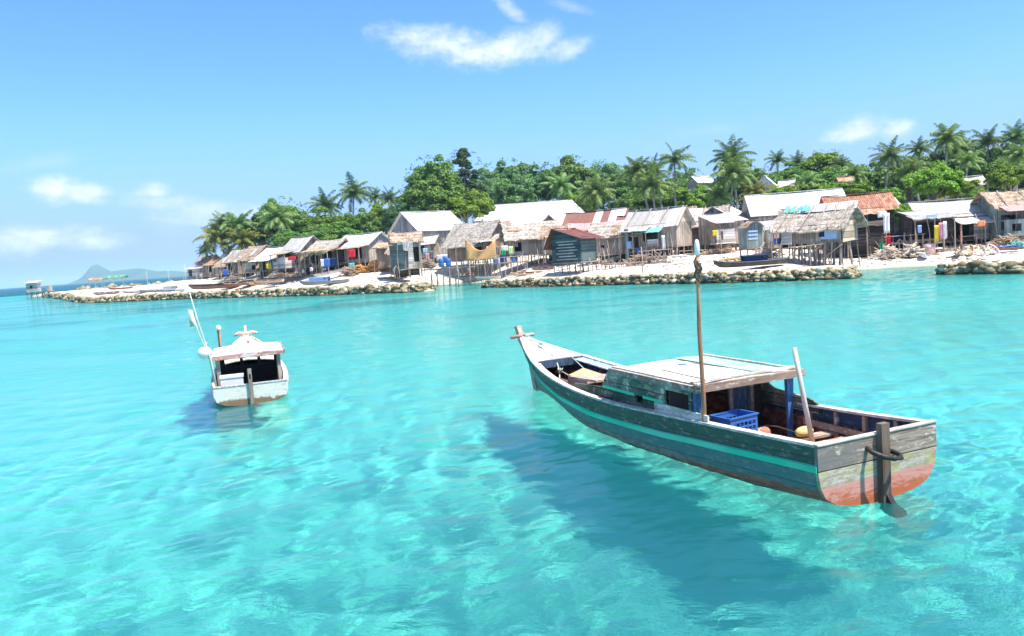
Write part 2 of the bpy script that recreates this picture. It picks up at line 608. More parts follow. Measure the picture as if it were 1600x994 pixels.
# ground height control points: px, py of the foot of something, its distance Y
GROUND_PX = [(300, 437, 122), (350, 432, 116), (400, 429, 110), (450, 428, 104), (500, 425, 100), (560, 420, 97), (610, 420, 95), (650, 420, 94), (700, 414, 96), (760, 411, 94), (820, 405, 92),
             (900, 425, 72), (960, 408, 80), (1020, 402, 78), (1060, 400, 76), (1110, 393, 78), (1150, 391, 76), (1190, 400, 66), (1225, 412, 58), (1290, 411, 57), (1340, 404, 61),
             (1400, 396, 62), (1440, 388, 62), (1500, 380, 62), (1560, 376, 62), (1600, 374, 62), (1500, 395, 57), (1420, 402, 58), (1560, 398, 54), (1150, 408, 62), (1060, 415, 66),
             (820, 427, 80), (650, 432, 85), (560, 440, 88), (450, 445, 98), (350, 449, 106), (250, 455, 113), (160, 461, 124)]
CTRL = []
for (px, py, Y) in GROUND_PX:
    if px > 1335 and Y < 70:
        Y *= 1.07
    p = aty(px, py, Y)
    CTRL.append((p.x, p.y, p.z))
# the hill behind the village
for (x, y, z) in ((20, 110, 3.2), (45, 100, 4.5), (70, 95, 7.0), (100, 110, 10), (70, 130, 8.0), (40, 140, 5.0), (0, 130, 3.0), (-25, 130, 2.5), (-45, 145, 2.0), (0, 200, 4), (100, 200, 9),
                  (-100, 240, 0.8), (-130, 240, 0.9), (-85, 200, 0.7), (-85, 160, 0.7), (60, 75, 2.2), (90, 60, 4), (60, 50, 1.2), (-60, 140, 1.0)):
    CTRL.append((x, y, z))
CTRL = np.array(CTRL)


def shore_dist(x, y):
    """signed distance in metres, positive inland"""
    x = np.asarray(x, float); y = np.asarray(y, float)
    d = np.full(x.shape, 1e9); inside = np.zeros(x.shape, bool)
    A = SHORE_A; B = np.roll(A, -1, 0)
    for (ax, ay), (bx, by) in zip(A, B):
        ex, ey = bx - ax, by - ay
        t = np.clip(((x - ax) * ex + (y - ay) * ey) / (ex * ex + ey * ey), 0, 1)
        d = np.minimum(d, np.hypot(x - ax - t * ex, y - ay - t * ey))
        c = ((ay > y) != (by > y)) & (x < (bx - ax) * (y - ay) / (by - ay + 1e-12) + ax)
        inside ^= c
    return np.where(inside, d, -d)


def ground_z(x, y):
    x = np.asarray(x, float); y = np.asarray(y, float)
    d = shore_dist(x, y)
    num = np.zeros(x.shape); den = np.zeros(x.shape)
    for cx, cy_, cz in CTRL:
        w = 1.0 / ((x - cx) ** 2 + (y - cy_) ** 2 + 2.0) ** 1.6
        num += w * cz; den += w
    h = num / den
    up = np.minimum(h, np.maximum(d, 0) * 0.22)
    k = np.clip(d / 6.0, 0, 1)
    up = up * (1 - k) + h * k
    up = np.minimum(up, np.maximum(d, 0) * 0.3)
    und = np.maximum(-3.25, np.minimum(d, 0) * 0.24)
    # reef edge: the bottom drops away far out
    far = np.clip((np.hypot(x, y) - 210) / 120, 0, 1) * np.clip((-d - 35) / 90, 0, 1)
    far = np.maximum(far, np.clip((-d - 110) / 60, 0, 1) * np.clip((y - 180) / 60, 0, 1))
    und = und - far * 22
    return np.where(d > 0, up, und) + 0.02 * np.sin(x * 1.3 + y) * (np.abs(x) < 300)


def gz(x, y):
    return float(ground_z(np.array([x]), np.array([y]))[0])


def axis(lo, hi, step, outer):
    a = list(np.arange(lo, hi + 1e-6, step))
    return np.array(sorted([lo - o for o in outer] + a + [hi + o for o in outer]))


def grid_mesh(name, X, Y, Z, mat, smooth=True):
    n, m = X.shape
    i = np.arange(n * m).reshape(n, m)
    q = np.stack([i[:-1, :-1], i[1:, :-1], i[1:, 1:], i[:-1, 1:]], -1).reshape(-1, 4)
    return np_mesh(name, np.stack([X, Y, Z], -1).reshape(-1, 3), q, mat, smooth)


def ground_material():
    m, t = new_mat('sand')
    g = t.n('ShaderNodeNewGeometry')
    v = g.outputs['Position']
    sep = t.n('ShaderNodeSeparateXYZ'); t.l(v, sep.inputs[0])
    z = sep.outputs[2]
    n1 = t.noise(v, 0.06, 5, 0.6); n2 = t.noise(v, 0.9, 6, 0.65); n3 = t.noise(v, 9, 4, 0.6)
    dry = t.ramp(n2, [(0.3, (0.56, 0.51, 0.45)), (0.7, (0.72, 0.68, 0.62))])
    lit = t.math('MULTIPLY', t.smooth(n3, 0.62, 0.72), 0.5)
    dry = t.mix(lit, dry, (0.26, 0.20, 0.15))
    wet = t.mix(n2, (0.34, 0.30, 0.22), (0.48, 0.43, 0.34))
    bed = t.ramp(n1, [(0.35, BED_A), (0.65, BED_B)])
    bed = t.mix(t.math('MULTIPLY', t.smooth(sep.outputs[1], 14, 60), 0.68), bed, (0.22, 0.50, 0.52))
    # weed and coral patches on the bottom, more of them towards the reef
    n4 = t.noise(t.map(v, (0.5, 1.3, 1)), 0.16, 6, 0.62)
    farther = t.smooth(sep.outputs[1], 22, 62)
    weed = t.math('MULTIPLY', t.smooth(t.math('ADD', n4, t.math('MULTIPLY', farther, 0.05)), 0.555, 0.66), t.math('MULTIPLY', farther, 0.75))
    bed = t.mix(weed, bed, (0.05, 0.20, 0.20))
    n5 = t.noise(v, 1.7, 6, 0.7)
    inshore = t.smooth(z, -1.9, -0.7)
    bed = t.mix(t.math('MULTIPLY', inshore, t.smooth(n5, 0.40, 0.62)), bed, (0.22, 0.24, 0.15))
    bed = t.mix(t.smooth(z, -4.0, -12.0), bed, (0.0, 0.05, 0.15))  # light lost in deep water, painted into the bed colour by depth
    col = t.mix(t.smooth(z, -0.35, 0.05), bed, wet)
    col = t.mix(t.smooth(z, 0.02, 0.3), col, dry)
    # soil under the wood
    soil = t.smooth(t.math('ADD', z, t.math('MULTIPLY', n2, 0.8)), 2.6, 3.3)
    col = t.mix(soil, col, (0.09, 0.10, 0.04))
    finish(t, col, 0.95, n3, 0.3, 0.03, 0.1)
    MATS['sand'] = m
    return m


BED_A = (0.45, 0.57, 0.48)
BED_B = (0.56, 0.67, 0.57)
ground_material()
xs = axis(-170, 130, 1.5, [10, 25, 50, 100, 200, 400, 900, 2000, 4500, 9000])
ys = axis(-6, 320, 1.5, [10, 25, 60, 150, 400, 1000, 2500, 5500, 9000])
ys = ys[ys > -300]
GX, GY = np.meshgrid(xs, ys)
ground = link_mesh('ground', grid_mesh('ground', GX, GY, ground_z(GX, GY), 'sand'))
tag(ground, 'white coral sand beach running down into the lagoon bed', None, None, 'structure')
ground.cycles.is_caustics_receiver = True


# ------------------------------------------------------------------ the sea surface: real waves, clear tinted water
def water_material():
    m, t = new_mat('sea_water')
    g = t.n('ShaderNodeNewGeometry')
    v = g.outputs['Position']
    n1 = t.noise(t.map(v, (1, 1.7, 1), rot=(0, 0, 0.35)), 5.5, 4, 0.65)
    n2 = t.noise(t.map(v, (0.8, 1.5, 1), rot=(0, 0, -0.25), loc=(9, 2, 0)), 1.5, 4, 0.6)
    n3 = t.noise(t.map(v, (0.5, 1.2, 1), loc=(1, 7, 0)), 0.10, 3, 0.55)
    h = t.math('ADD', t.math('MULTIPLY', n1, 0.5), n2)
    b = t.n('ShaderNodeBump')
    t.l(t.math('ADD', 0.35, t.math('MULTIPLY', t.smooth(n3, 0.35, 0.65), 0.6)), b.inputs['Strength'])
    sy = t.n('ShaderNodeSeparateXYZ'); t.l(v, sy.inputs[0])
    t.l(t.math('ADD', 0.022, t.math('MULTIPLY', t.smooth(sy.outputs[1], 9, 45), 0.075)), b.inputs['Distance'])
    t.l(h, b.inputs['Height'])
    refr = t.n('ShaderNodeBsdfRefraction')
    refr.inputs['Color'].default_value = WATER_TINT
    refr.inputs['Roughness'].default_value = 0.0
    refr.inputs['IOR'].default_value = 1.33
    gl = t.n('ShaderNodeBsdfGlossy')
    gl.inputs['Roughness'].default_value = 0.03
    gl.inputs['Color'].default_value = (1, 1, 1, 1)
    fr = t.n('ShaderNodeFresnel'); fr.inputs['IOR'].default_value = 1.33
    for nd in (refr, gl, fr):
        t.l(b.outputs[0], nd.inputs['Normal'])
    mx = t.n('ShaderNodeMixShader')
    # light scattered back by the water itself
    df = t.n('ShaderNodeBsdfDiffuse'); df.inputs['Color'].default_value = WATER_BODY
    bm_ = t.n('ShaderNodeMixShader'); bm_.inputs[0].default_value = BODY_AMT
    t.l(refr.outputs[0], bm_.inputs[1]); t.l(df.outputs[0], bm_.inputs[2])
    lim = t.math('SUBTRACT', 0.42, t.math('MULTIPLY', t.smooth(sy.outputs[1], 110, 300), 0.31))
    t.l(t.math('MINIMUM', fr.outputs[0], lim), mx.inputs[0])
    t.l(bm_.outputs[0], mx.inputs[1]); t.l(gl.outputs[0], mx.inputs[2])
    o = t.n('ShaderNodeOutputMaterial')
    t.l(mx.outputs[0], o.inputs[0])
    MATS['sea_water'] = m


WATER_TINT = (0.46, 0.965, 0.94, 1)
WATER_BODY = (0.03, 0.60, 0.62, 1)
BODY_AMT = 0.09
water_material()
rng = np.random.default_rng(4)
RR = np.concatenate([np.geomspace(2.6, 420, 1200), np.geomspace(450, 9500, 26)])
AA = np.radians(np.linspace(14, 166, 1450))
WX = RR[:, None] * np.cos(AA); WY = RR[:, None] * np.sin(AA) - 1.0
WZ = np.zeros_like(WX)
spc = np.maximum(np.gradient(RR)[:, None], RR[:, None] * (AA[1] - AA[0]))
for i in range(96):
    lam = math.exp(rng.uniform(math.log(.14), math.log(1.9)))
    th = rng.normal(R(118), .62); k = 2 * math.pi / lam
    a = .00165 * lam ** .55 * rng.uniform(.4, 1.2)
    f = np.clip((lam / spc - 3) / 3, 0, 1)
    WZ += a * f * np.sin(k * (WX * math.cos(th) + WY * math.sin(th)) + rng.uniform(0, 6.28) + 1.4 * np.sin(WX * .33 + i) + 1.4 * np.sin(WY * .27 + 2 * i))
gust = 0.75 + 0.45 * np.sin(WX * .11 + 1.5 * np.sin(WY * .07)) * np.sin(WY * .13 + 1.2 * np.sin(WX * .09))
WZ *= gust
me = grid_mesh('sea', WX, WY, WZ, 'sea_water')
sea = link_mesh('sea', me)
# the grid is laid from right to left, so turn its faces up
sea.data.flip_normals() if sea.data.polygons[0].normal.z < 0 else None
tag(sea, 'clear turquoise lagoon water with small ripples', None, None, 'structure')
sea.cycles.is_caustics_caster = True


# ------------------------------------------------------------------ far island
def far_island():
    plain('island_forest', (0.05, 0.10, 0.04), 0.9, 0.35, 0.02, 0.1)
    Yc = 4000.0
    peaks = []
    for (px, hpx, sig) in ((153, 17, 9), (163, 9, 18), (186, 9, 17), (214, 13, 15), (238, 8, 18), (270, 7, 15), (139, 8, 11), (120, 3, 10), (300, 5, 22)):
        X = aty(px, 441, Yc).x
        peaks.append((X, hpx / FOC * Yc, sig / FOC * Yc))
    xs_ = np.linspace(-2700, -1300, 120); ys_ = np.linspace(3600, 4500, 50)
    X, Y = np.meshgrid(xs_, ys_)
    Z = np.zeros_like(X)
    for (x0, h, s) in peaks:
        Z += h * np.exp(-((X - x0) ** 2 / (2 * s * s)) - ((Y - Yc) ** 2 / (2 * (s * 1.6) ** 2)))
    for i in range(X.shape[0]):
        for j in range(X.shape[1]):
            Z[i, j] *= 1 + 0.14 * mnoise.fractal(Vector((X[i, j] / 90, Y[i, j] / 90, 0)), 1.0, 2.0, 4)
    o = link_mesh('hills', grid_mesh('hills', X, Y, Z - 3.5, 'island_forest'))
    tag(o, 'distant mountainous island fading blue on the horizon', None, None, 'structure')


far_island()


# ------------------------------------------------------------------ coral stone breakwaters
def rock_material():
    m, t = new_mat('coral_rock')
    g = t.n('ShaderNodeNewGeometry')
    v = g.outputs['Position']
    sep = t.n('ShaderNodeSeparateXYZ'); t.l(v, sep.inputs[0])
    oi = g.outputs['Random Per Island']
    n = t.noise(v, 2.5, 6, 0.7); n2 = t.noise(v, 0.5, 4, 0.6)
    col = t.ramp(oi, [(0.0, (0.13, 0.105, 0.055)), (0.35, (0.27, 0.225, 0.13)), (0.75, (0.42, 0.36, 0.23)), (1.0, (0.60, 0.54, 0.41))])
    col = t.mix(t.smooth(n, 0.48, 0.66), col, (0.12, 0.10, 0.05))
    wet = t.smooth(t.math('ADD', sep.outputs[2], t.math('MULTIPLY', n2, 0.25)), 0.34, 0.14)
    col = t.mix(wet, col, (0.085, 0.07, 0.03))
    finish(t, col, 0.9, n, 0.8, 0.08, 0.15)
    MATS['coral_rock'] = m
    m, t = new_mat('rubble_top')
    g = t.n('ShaderNodeNewGeometry')
    n = t.noise(g.outputs['Position'], 3.0, 7, 0.7); n2 = t.noise(g.outputs['Position'], 0.6, 4, 0.6)
    col = t.ramp(n, [(0.3, (0.34, 0.29, 0.20)), (0.5, (0.54, 0.49, 0.38)), (0.7, (0.66, 0.61, 0.51))])
    col = t.mix(t.smooth(n2, 0.5, 0.7), col, (0.44, 0.40, 0.28))
    finish(t, col, 0.95, n, 0.7, 0.08, 0.1)
    MATS['rubble_top'] = m


rock_material()
ICO_V, ICO_F = None, None


def ico():
    global ICO_V, ICO_F
    import bmesh
    bm = bmesh.new()
    bmesh.ops.create_icosphere(bm, subdivisions=1, radius=1.0)
    ICO_V = np.array([v.co[:] for v in bm.verts]); ICO_F = np.array([[v.index for v in f.verts] for f in bm.faces])
    bm.free()


ico()


def rocks_mesh(name, spots, rs, mat='coral_rock'):
    """spots: list of x, y, z, size"""
    rg = np.random.default_rng(rs)
    V, F = [], []
    for k, (x, y, z, s) in enumerate(spots):
        ph = rg.uniform(0, 6.28, 9)
        v = ICO_V.copy()
        f = 1 + 0.22 * np.sin(v[:, 0] * 3.1 + ph[0]) * np.sin(v[:, 1] * 2.7 + ph[1]) + 0.15 * np.sin(v[:, 2] * 5.1 + ph[2] + v[:, 0] * 4) + rg.normal(0, 0.19, len(v))
        v = v * f[:, None] * np.array([rg.uniform(.8, 1.4), rg.uniform(.7, 1.2), rg.uniform(.55, .95)]) * s
        a = rg.uniform(0, 6.28); c, sn = math.cos(a), math.sin(a)
        v = np.stack([v[:, 0] * c - v[:, 1] * sn, v[:, 0] * sn + v[:, 1] * c, v[:, 2]], -1) + [x, y, z]
        F.append(ICO_F + len(ICO_V) * k); V.append(v)
    return np_mesh(name, np.concatenate(V), np.concatenate(F), mat)


def breakwater(label, line, width, height, rs, size=0.34, back=True, dens=1.0):
    """line: waterline points of the seaward face; the wall lies inland of it"""
    rg = random.Random(rs)
    th = thing('stone_breakwater', label, 'breakwater', (line[0][0], line[0][1], 0), 0, 'coral stone breakwaters along the shore')
    ox, oy = line[0]
    spots, rows_f, rows_b, ends = [], [], [], []
    pts = [Vector((a, b, 0)) for a, b in line]
    # resample
    L = [0]
    for a, b in zip(pts[:-1], pts[1:]):
        L.append(L[-1] + (b - a).length)
    tot = L[-1]

    def at_s(s):
        for i in range(len(pts) - 1):
            if s <= L[i + 1] or i == len(pts) - 2:
                f = (s - L[i]) / (L[i + 1] - L[i])
                d = (pts[i + 1] - pts[i]).normalized()
                return pts[i].lerp(pts[i + 1], f), d
    n = int(tot / 0.8)
    P = []
    for i in range(n + 1):
        p, d = at_s(tot * i / n)
        q = Vector((-d.y, d.x, 0))
        if q.y < 0 and abs(d.x) > abs(d.y) * 0.4: q = -q
        if abs(d.x) <= abs(d.y) * 0.4: q = Vector((abs(q.x), q.y, 0))
        wv = height * (1 + 0.06 * math.sin(i * 0.7))
        e = 0.25 * mnoise.noise(p * 0.4)
        P.append([p + q * (0.5 + e) + Vector((0, 0, -0.8)), p + q * (0.62 + e) + Vector((0, 0, wv * 0.8)), p + q * (0.8 + e) + Vector((0, 0, wv + 0.03 * rg.random())),
                  p + q * (width * 0.5) + Vector((0, 0, wv + 0.04)), p + q * width + Vector((0, 0, wv + 0.06 * rg.random())), p + q * (width + 0.4) + Vector((0, 0, wv * 0.4)), p + q * (width + 0.8) + Vector((0, 0, -0.8))])
    P = [[v - Vector((ox, oy, 0)) for v in row] for row in P]
    mb = MB(); mb.grid(P)
    for row in (P[0], P[-1]):
        mb.add(row, [tuple(range(len(row)))])
    mb.build('top_bed', 'rubble_top', th)
    m_ = int(tot * 15 * dens / (size / 0.34) ** 1.6)
    for i in range(m_):
        p, d = at_s(rg.uniform(0, tot))
        q = Vector((-d.y, d.x, 0))
        if q.y < 0 and abs(d.x) > abs(d.y) * 0.4: q = -q
        if abs(d.x) <= abs(d.y) * 0.4: q = Vector((abs(q.x), q.y, 0))
        lev = rg.random()
        s = size * (0.45 + 1.35 * rg.random() ** 2.6)
        off = 0.02 + 0.46 * lev + rg.uniform(-.08, .08)
        spots.append((p.x + q.x * off - ox, p.y + q.y * off - oy, -0.2 + (height + .13) * lev, s))
        if rg.random() < 0.22:
            off = rg.uniform(0.5, width + 0.3)
            spots.append((p.x + q.x * off - ox, p.y + q.y * off - oy, height + 0.0, s * 0.35))
    for pe, sg in ((pts[0], -1), (pts[-1], 1)):
        p, d = at_s(0 if sg < 0 else tot)
        q = Vector((-d.y, d.x, 0))
        if q.y < 0: q = -q
        for k in range(int(26 * width * (.3 / size) ** 1.3)):
            lev = rg.random()
            o2 = rg.uniform(0, width + 0.5)
            e = 0.45 * (1 - lev)
            spots.append((p.x + q.x * o2 + d.x * sg * e - ox, p.y + q.y * o2 + d.y * sg * e - oy, -0.25 + (height + 0.15) * lev, size * rg.uniform(.6, 1.2)))
    link_mesh('boulders', rocks_mesh('boulders', spots, rs), th)
    return th


breakwater('coral stone breakwater at the right edge below the beached canoes', [(46, 38.2), (36, 40.6), (28.9, 43.6), (26.6, 47.3)], 2.6, 0.62, 1, 0.22)
breakwater('long coral stone breakwater in front of the slate hut and the stilted huts', [(21.6, 49.4), (17.6, 52.2), (14, 55.4), (10.3, 60.4), (5.6, 64.8), (0.5, 70.5), (-2.4, 73.6)], 3.0, 0.72, 2, 0.18)
breakwater('coral stone breakwater running left from the creek to the pier head', [(-9.6, 75.4), (-13, 78), (-20.6, 83.4), (-32, 94), (-42.9, 103.8), (-52, 110), (-61.4, 115.8)], 2.4, 0.85, 3, 0.25)
breakwater('far arm of the breakwater receding to the pier hut on the left', [(-61.4, 115.8), (-68.6, 123.6), (-100, 171), (-137, 226)], 2.5, 0.8, 4, 0.45, dens=0.7)
breakwater('rubble wall across the back of the boat basin on the far left', [(-140, 250), (-118, 256), (-90, 262), (-62, 268)], 3.0, 1.1, 5, 0.8, dens=2.0)


# ------------------------------------------------------------------ boats
def interp(tab, x):
    """tab rows: x, a, b, ...  smooth interpolation of every column"""
    T = np.array(tab, float)
    return [float(np.interp(x, T[:, 0], T[:, i])) for i in range(1, T.shape[1])]


def smooth_tab(tab, n):
    T = np.array(tab, float)
    xs_ = np.linspace(T[0, 0], T[-1, 0], n)
    # Catmull-Rom through the stations
    out = []
    for x in xs_:
        i = int(np.clip(np.searchsorted(T[:, 0], x) - 1, 0, len(T) - 2))
        p1, p2 = T[i], T[i + 1]
        p0 = T[i - 1] if i > 0 else p1 - (p2 - p1)
        p3 = T[i + 2] if i + 2 < len(T) else p2 + (p2 - p1)
        h = p2[0] - p1[0]
        u = (x - p1[0]) / h
        m1 = (p2 - p0) / (p2[0] - p0[0]) * h
        m2 = (p3 - p1) / (p3[0] - p1[0]) * h
        v = (2 * u ** 3 - 3 * u ** 2 + 1) * p1 + (u ** 3 - 2 * u ** 2 + u) * m1 + (-2 * u ** 3 + 3 * u ** 2) * p2 + (u ** 3 - u ** 2) * m2
        v[0] = x
        out.append(v)
    return out


class Hull:
    """stations: s, half width at gunwale, gunwale z, keel z, p, q (superellipse)"""

    def __init__(s, tab, n=40, th=0.04):
        s.tab = tab
        s.st = smooth_tab(tab, n)
        s.th = th

    def par(s, x):
        T = np.array(s.st)
        return [float(np.interp(x, T[:, 0], T[:, i])) for i in range(1, 6)]

    def half(s, x, z, inset=0.0):
        w, zg, zk, p, q = s.par(x)
        v = min(1, max(0, (z - zk) / (zg - zk)))
        return max(0.0, w * (1 - (1 - v) ** p) ** (1 / q) - inset)

    def section(s, row, inset=0.0, m=12, up=0.0):
        x, w, zg, zk, p, q = row
        pts = []
        w2 = max(0.004, w - inset)
        zk2 = min(zk + inset, zg - 0.02)
        for k in range(m + 1):
            v = 1 - (k / m) ** 0.9
            v = v ** 1.6 if k else 1.0
            y = w2 * (1 - (1 - v) ** p) ** (1 / q)
            pts.append((y, x, zk2 + (zg + up - zk2) * v))
        return pts

    def surface(s, inset=0.0, m=12, rows=None):
        P = []
        for row in (rows or s.st):
            half = s.section(row, inset, m)
            left = [(-a, b, c) for a, b, c in half]
            P.append(left + half[::-1][1:])
        return P

    def build(s, parent, m_out, m_in, rim=None):
        mb = MB(); mb.grid(s.surface(0))
        o = mb.build('hull', m_out, parent, True)
        mb = MB(); mb.grid([r[::-1] for r in s.surface(s.th)])
        i = mb.build('inner_planking', m_in, parent, True)
        return o, i

    def strip(s, zf, half_h, out, x0, x1, side, n=30, inner=0.0):
        """rubbing strake along the outside of one side"""
        mb = MB()
        vs = []
        for k in range(n + 1):
            x = x0 + (x1 - x0) * k / n
            z = zf(x)
            a = s.half(x, z + half_h) ; b = s.half(x, z - half_h)
            vs.append([((a + inner) * side, x, z + half_h), ((a + out) * side, x, z + half_h * 0.8), ((b + out) * side, x, z - half_h * 0.8), ((b + inner) * side, x, z - half_h)])
        mb.grid([r if side < 0 else r[::-1] for r in vs])
        for r in (vs[0], vs[-1]):
            mb.add(r, [(0, 1, 2, 3)])
        return mb

    def cap(s, side, width, th, x0, x1, n=36, over=0.015, rise=0.0):
        mb = MB(); P = []
        for k in range(n + 1):
            x = x0 + (x1 - x0) * k / n
            w, zg, *_ = s.par(x)
            o, i = (w + over) * side, max(0.0, (w - width)) * side
            P.append([(o, x, zg - 0.004), (o, x, zg + th), (i, x, zg + th), (i, x, zg - 0.004)])
        P = [r + [r[0]] for r in P]
        mb.grid(P if side > 0 else [r[::-1] for r in P])
        for r in (P[0], P[-1]):
            mb.add(r[:4], [(0, 1, 2, 3)])
        return mb


def panel(mb, axis_pos, u0, u1, v0, v1, holes, th, axis='x'):
    """flat board u-v with rectangular holes; axis x: board in the y-z plane at x; axis y: board in the x-z plane at y"""
    us = sorted({u0, u1} | {h[0] for h in holes} | {h[1] for h in holes})
    vs = sorted({v0, v1} | {h[2] for h in holes} | {h[3] for h in holes})
    us = [u for u in us if u0 <= u <= u1]; vs = [v for v in vs if v0 <= v <= v1]
    for a, b in zip(us[:-1], us[1:]):
        # merge vertically the solid cells
        run = None
        for c, d in zip(vs[:-1], vs[1:]):
            cu, cv = (a + b) / 2, (c + d) / 2
            solid = not any(h[0] < cu < h[1] and h[2] < cv < h[3] for h in holes)
            if solid:
                run = (run[0], d) if run else (c, d)
            if (not solid or d == vs[-1]) and run:
                if axis == 'x':
                    mb.b(axis_pos - th / 2, axis_pos + th / 2, a, b, run[0], run[1])
                else:
                    mb.b(a, b, axis_pos - th / 2, axis_pos + th / 2, run[0], run[1])
                run = None
    return mb


def big_boat_hull_mat():
    m, t = new_mat('big_boat_hull')
    tc = t.n('ShaderNodeTexCoord'); v = tc.outputs['Object']
    sep = t.n('ShaderNodeSeparateXYZ'); t.l(v, sep.inputs[0])
    y, z = sep.outputs[1], sep.outputs[2]
    g = t.noise(t.map(v, (6, 0.5, 9)), 3.0, 6, 0.65)
    big = t.noise(v, 1.5, 4, 0.6)
    chip = t.noise(t.map(v, (5, 1.6, 5)), 3.4, 8, 0.75, 0.4)
    speck = t.noise(t.map(v, (8, 4, 8)), 6, 6, 0.7)
    bare = t.ramp(g, [(0.35, (0.17, 0.125, 0.085)), (0.65, (0.44, 0.375, 0.28))])
    dark = t.mix(big, (0.028, 0.070, 0.050), (0.065, 0.135, 0.095))
    upper = t.mix(t.smooth(chip, 0.54, 0.64), dark, bare)
    upper = t.mix(t.smooth(speck, 0.64, 0.72), upper, (0.48, 0.50, 0.46))
    mid = t.mix(t.smooth(chip, 0.48, 0.66), (0.10, 0.20, 0.185), (0.26, 0.28, 0.235))
    low = t.mix(t.smooth(chip, 0.4, 0.6), (0.20, 0.15, 0.12), (0.33, 0.29, 0.24))
    red = t.mix(t.smooth(chip, 0.42, 0.6), (0.42, 0.10, 0.06), (0.55, 0.22, 0.15))
    # height of the strake above the water as a curve of y
    fc = t.n('ShaderNodeFloatCurve')
    cm = fc.mapping; c = cm.curves[0]
    pts = [(0, .52), (.15, .43), (.3, .36), (.5, .33), (.65, .37), (.8, .5), (.9, .66), (.97, .82)]
    while len(c.points) < len(pts):
        c.points.new(0.5, 0.5)
    for p, q in zip(c.points, pts):
        p.location = q
    cm.update()
    t.l(t.math('MULTIPLY', y, 0.1), fc.inputs['Value'])
    rel = t.math('SUBTRACT', z, fc.outputs[0])
    n_ = t.math('MULTIPLY', t.math('SUBTRACT', big, 0.5), 0.1)
    relz = t.math('ADD', z, n_)
    col = t.mix(t.smooth(relz, 0.10, 0.17), low, mid)
    rz = t.math('ADD', t.math('ADD', z, t.math('MULTIPLY', y, 0.07)), n_)
    col = t.mix(t.smooth(rz, 0.26, 0.22), col, red)
    col = t.mix(t.smooth(rel, 0.0, 0.02), col, upper)
    # seams between planks run with the strake
    fr = t.math('FRACT', t.math('ADD', t.math('DIVIDE', rel, 0.17), 0.25))
    seam = t.math('MULTIPLY', t.smooth(fr, 0.0, 0.05), t.smooth(fr, 1.0, 0.95))
    col = t.mix(t.math('ADD', 0.45, t.math('MULTIPLY', seam, 0.55)), (0.03, 0.03, 0.025), col)
    # weed and damp just at the water
    col = t.mix(t.smooth(relz, 0.05, -0.02), col, (0.09, 0.10, 0.05))
    finish(t, col, 0.7, t.math('ADD', t.math('MULTIPLY', g, 0.5), seam), 0.5, 0.02, 0.3)
    MATS['big_boat_hull'] = m

    m, t = new_mat('big_boat_transom')
    tc = t.n('ShaderNodeTexCoord'); v = tc.outputs['Object']
    sep = t.n('ShaderNodeSeparateXYZ'); t.l(v, sep.inputs[0])
    x, z = sep.outputs[0], sep.outputs[2]
    g = t.noise(t.map(v, (0.8, 5, 11)), 3.2, 7, 0.7)
    big = t.noise(v, 2.0, 5, 0.65)
    chip = t.noise(t.map(v, (1.6, 3, 6)), 3.0, 9, 0.75, 0.3)
    bare = t.ramp(g, [(0.34, (0.13, 0.09, 0.065)), (0.62, (0.40, 0.31, 0.235))])
    top = t.mix(t.smooth(chip, 0.55, 0.61), bare, (0.64, 0.59, 0.51))
    top = t.mix(t.math('MULTIPLY', t.smooth(big, 0.46, 0.54), t.smooth(x, 0.2, -0.7)), top, (0.19, 0.17, 0.15))
    midc = t.mix(t.smooth(chip, 0.42, 0.6), (0.34, 0.27, 0.16), (0.52, 0.47, 0.39))
    midc = t.mix(t.smooth(big, 0.50, 0.62), midc, (0.42, 0.40, 0.12))
    red = t.mix(t.smooth(t.math('ADD', chip, t.math('MULTIPLY', z, 1.2)), 0.62, 0.78), (0.50, 0.13, 0.055), (0.60, 0.28, 0.22))
    wob = t.math('MULTIPLY', t.math('SUBTRACT', big, 0.5), 0.06)
    zz = t.math('ADD', z, wob)
    col = t.mix(t.smooth(zz, 0.29, 0.31), red, midc)
    col = t.mix(t.smooth(z, 0.497, 0.503), col, top)
    seam = t.math('MULTIPLY', t.smooth(z, 0.487, 0.494), t.smooth(z, 0.506, 0.499))
    col = t.mix(seam, col, (0.03, 0.025, 0.02))
    finish(t, col, 0.75, t.math('ADD', t.math('MULTIPLY', g, 0.6), t.math('SUBTRACT', 1.0, seam)), 0.6, 0.015, 0.3)
    MATS['big_boat_transom'] = m

    m, t = new_mat('big_boat_inside')
    tc = t.n('ShaderNodeTexCoord'); v = tc.outputs['Object']
    sep = t.n('ShaderNodeSeparateXYZ'); t.l(v, sep.inputs[0])
    z = sep.outputs[2]
    g = t.noise(t.map(v, (9, 0.7, 9)), 3.0, 6, 0.65)
    chip = t.noise(t.map(v, (4, 2, 4)), 3, 7, 0.7)
    lo = t.mix(t.smooth(chip, 0.45, 0.6), (0.13, 0.04, 0.03), (0.28, 0.15, 0.11))
    hi = t.mix(t.smooth(chip, 0.52, 0.66), (0.025, 0.05, 0.10), (0.10, 0.13, 0.17))
    col = t.mix(t.smooth(z, 0.50, 0.52), lo, hi)
    finish(t, col, 0.75, g, 0.4, 0.02, 0.25)
    MATS['big_boat_inside'] = m

    m, t = new_mat('white_boat_hull')
    tc = t.n('ShaderNodeTexCoord'); v = tc.outputs['Object']
    sep = t.n('ShaderNodeSeparateXYZ'); t.l(v, sep.inputs[0])
    z = sep.outputs[2]
    g = t.noise(t.map(v, (3, 3, 9)), 3.0, 6, 0.65)
    big = t.noise(v, 3.2, 6, 0.7)
    chip = t.noise(t.map(v, (2, 2, 4)), 3.6, 8, 0.72)
    col = t.mix(t.math('MULTIPLY', t.smooth(chip, 0.52, 0.70), 0.8), (0.70, 0.66, 0.58), (0.46, 0.39, 0.31))
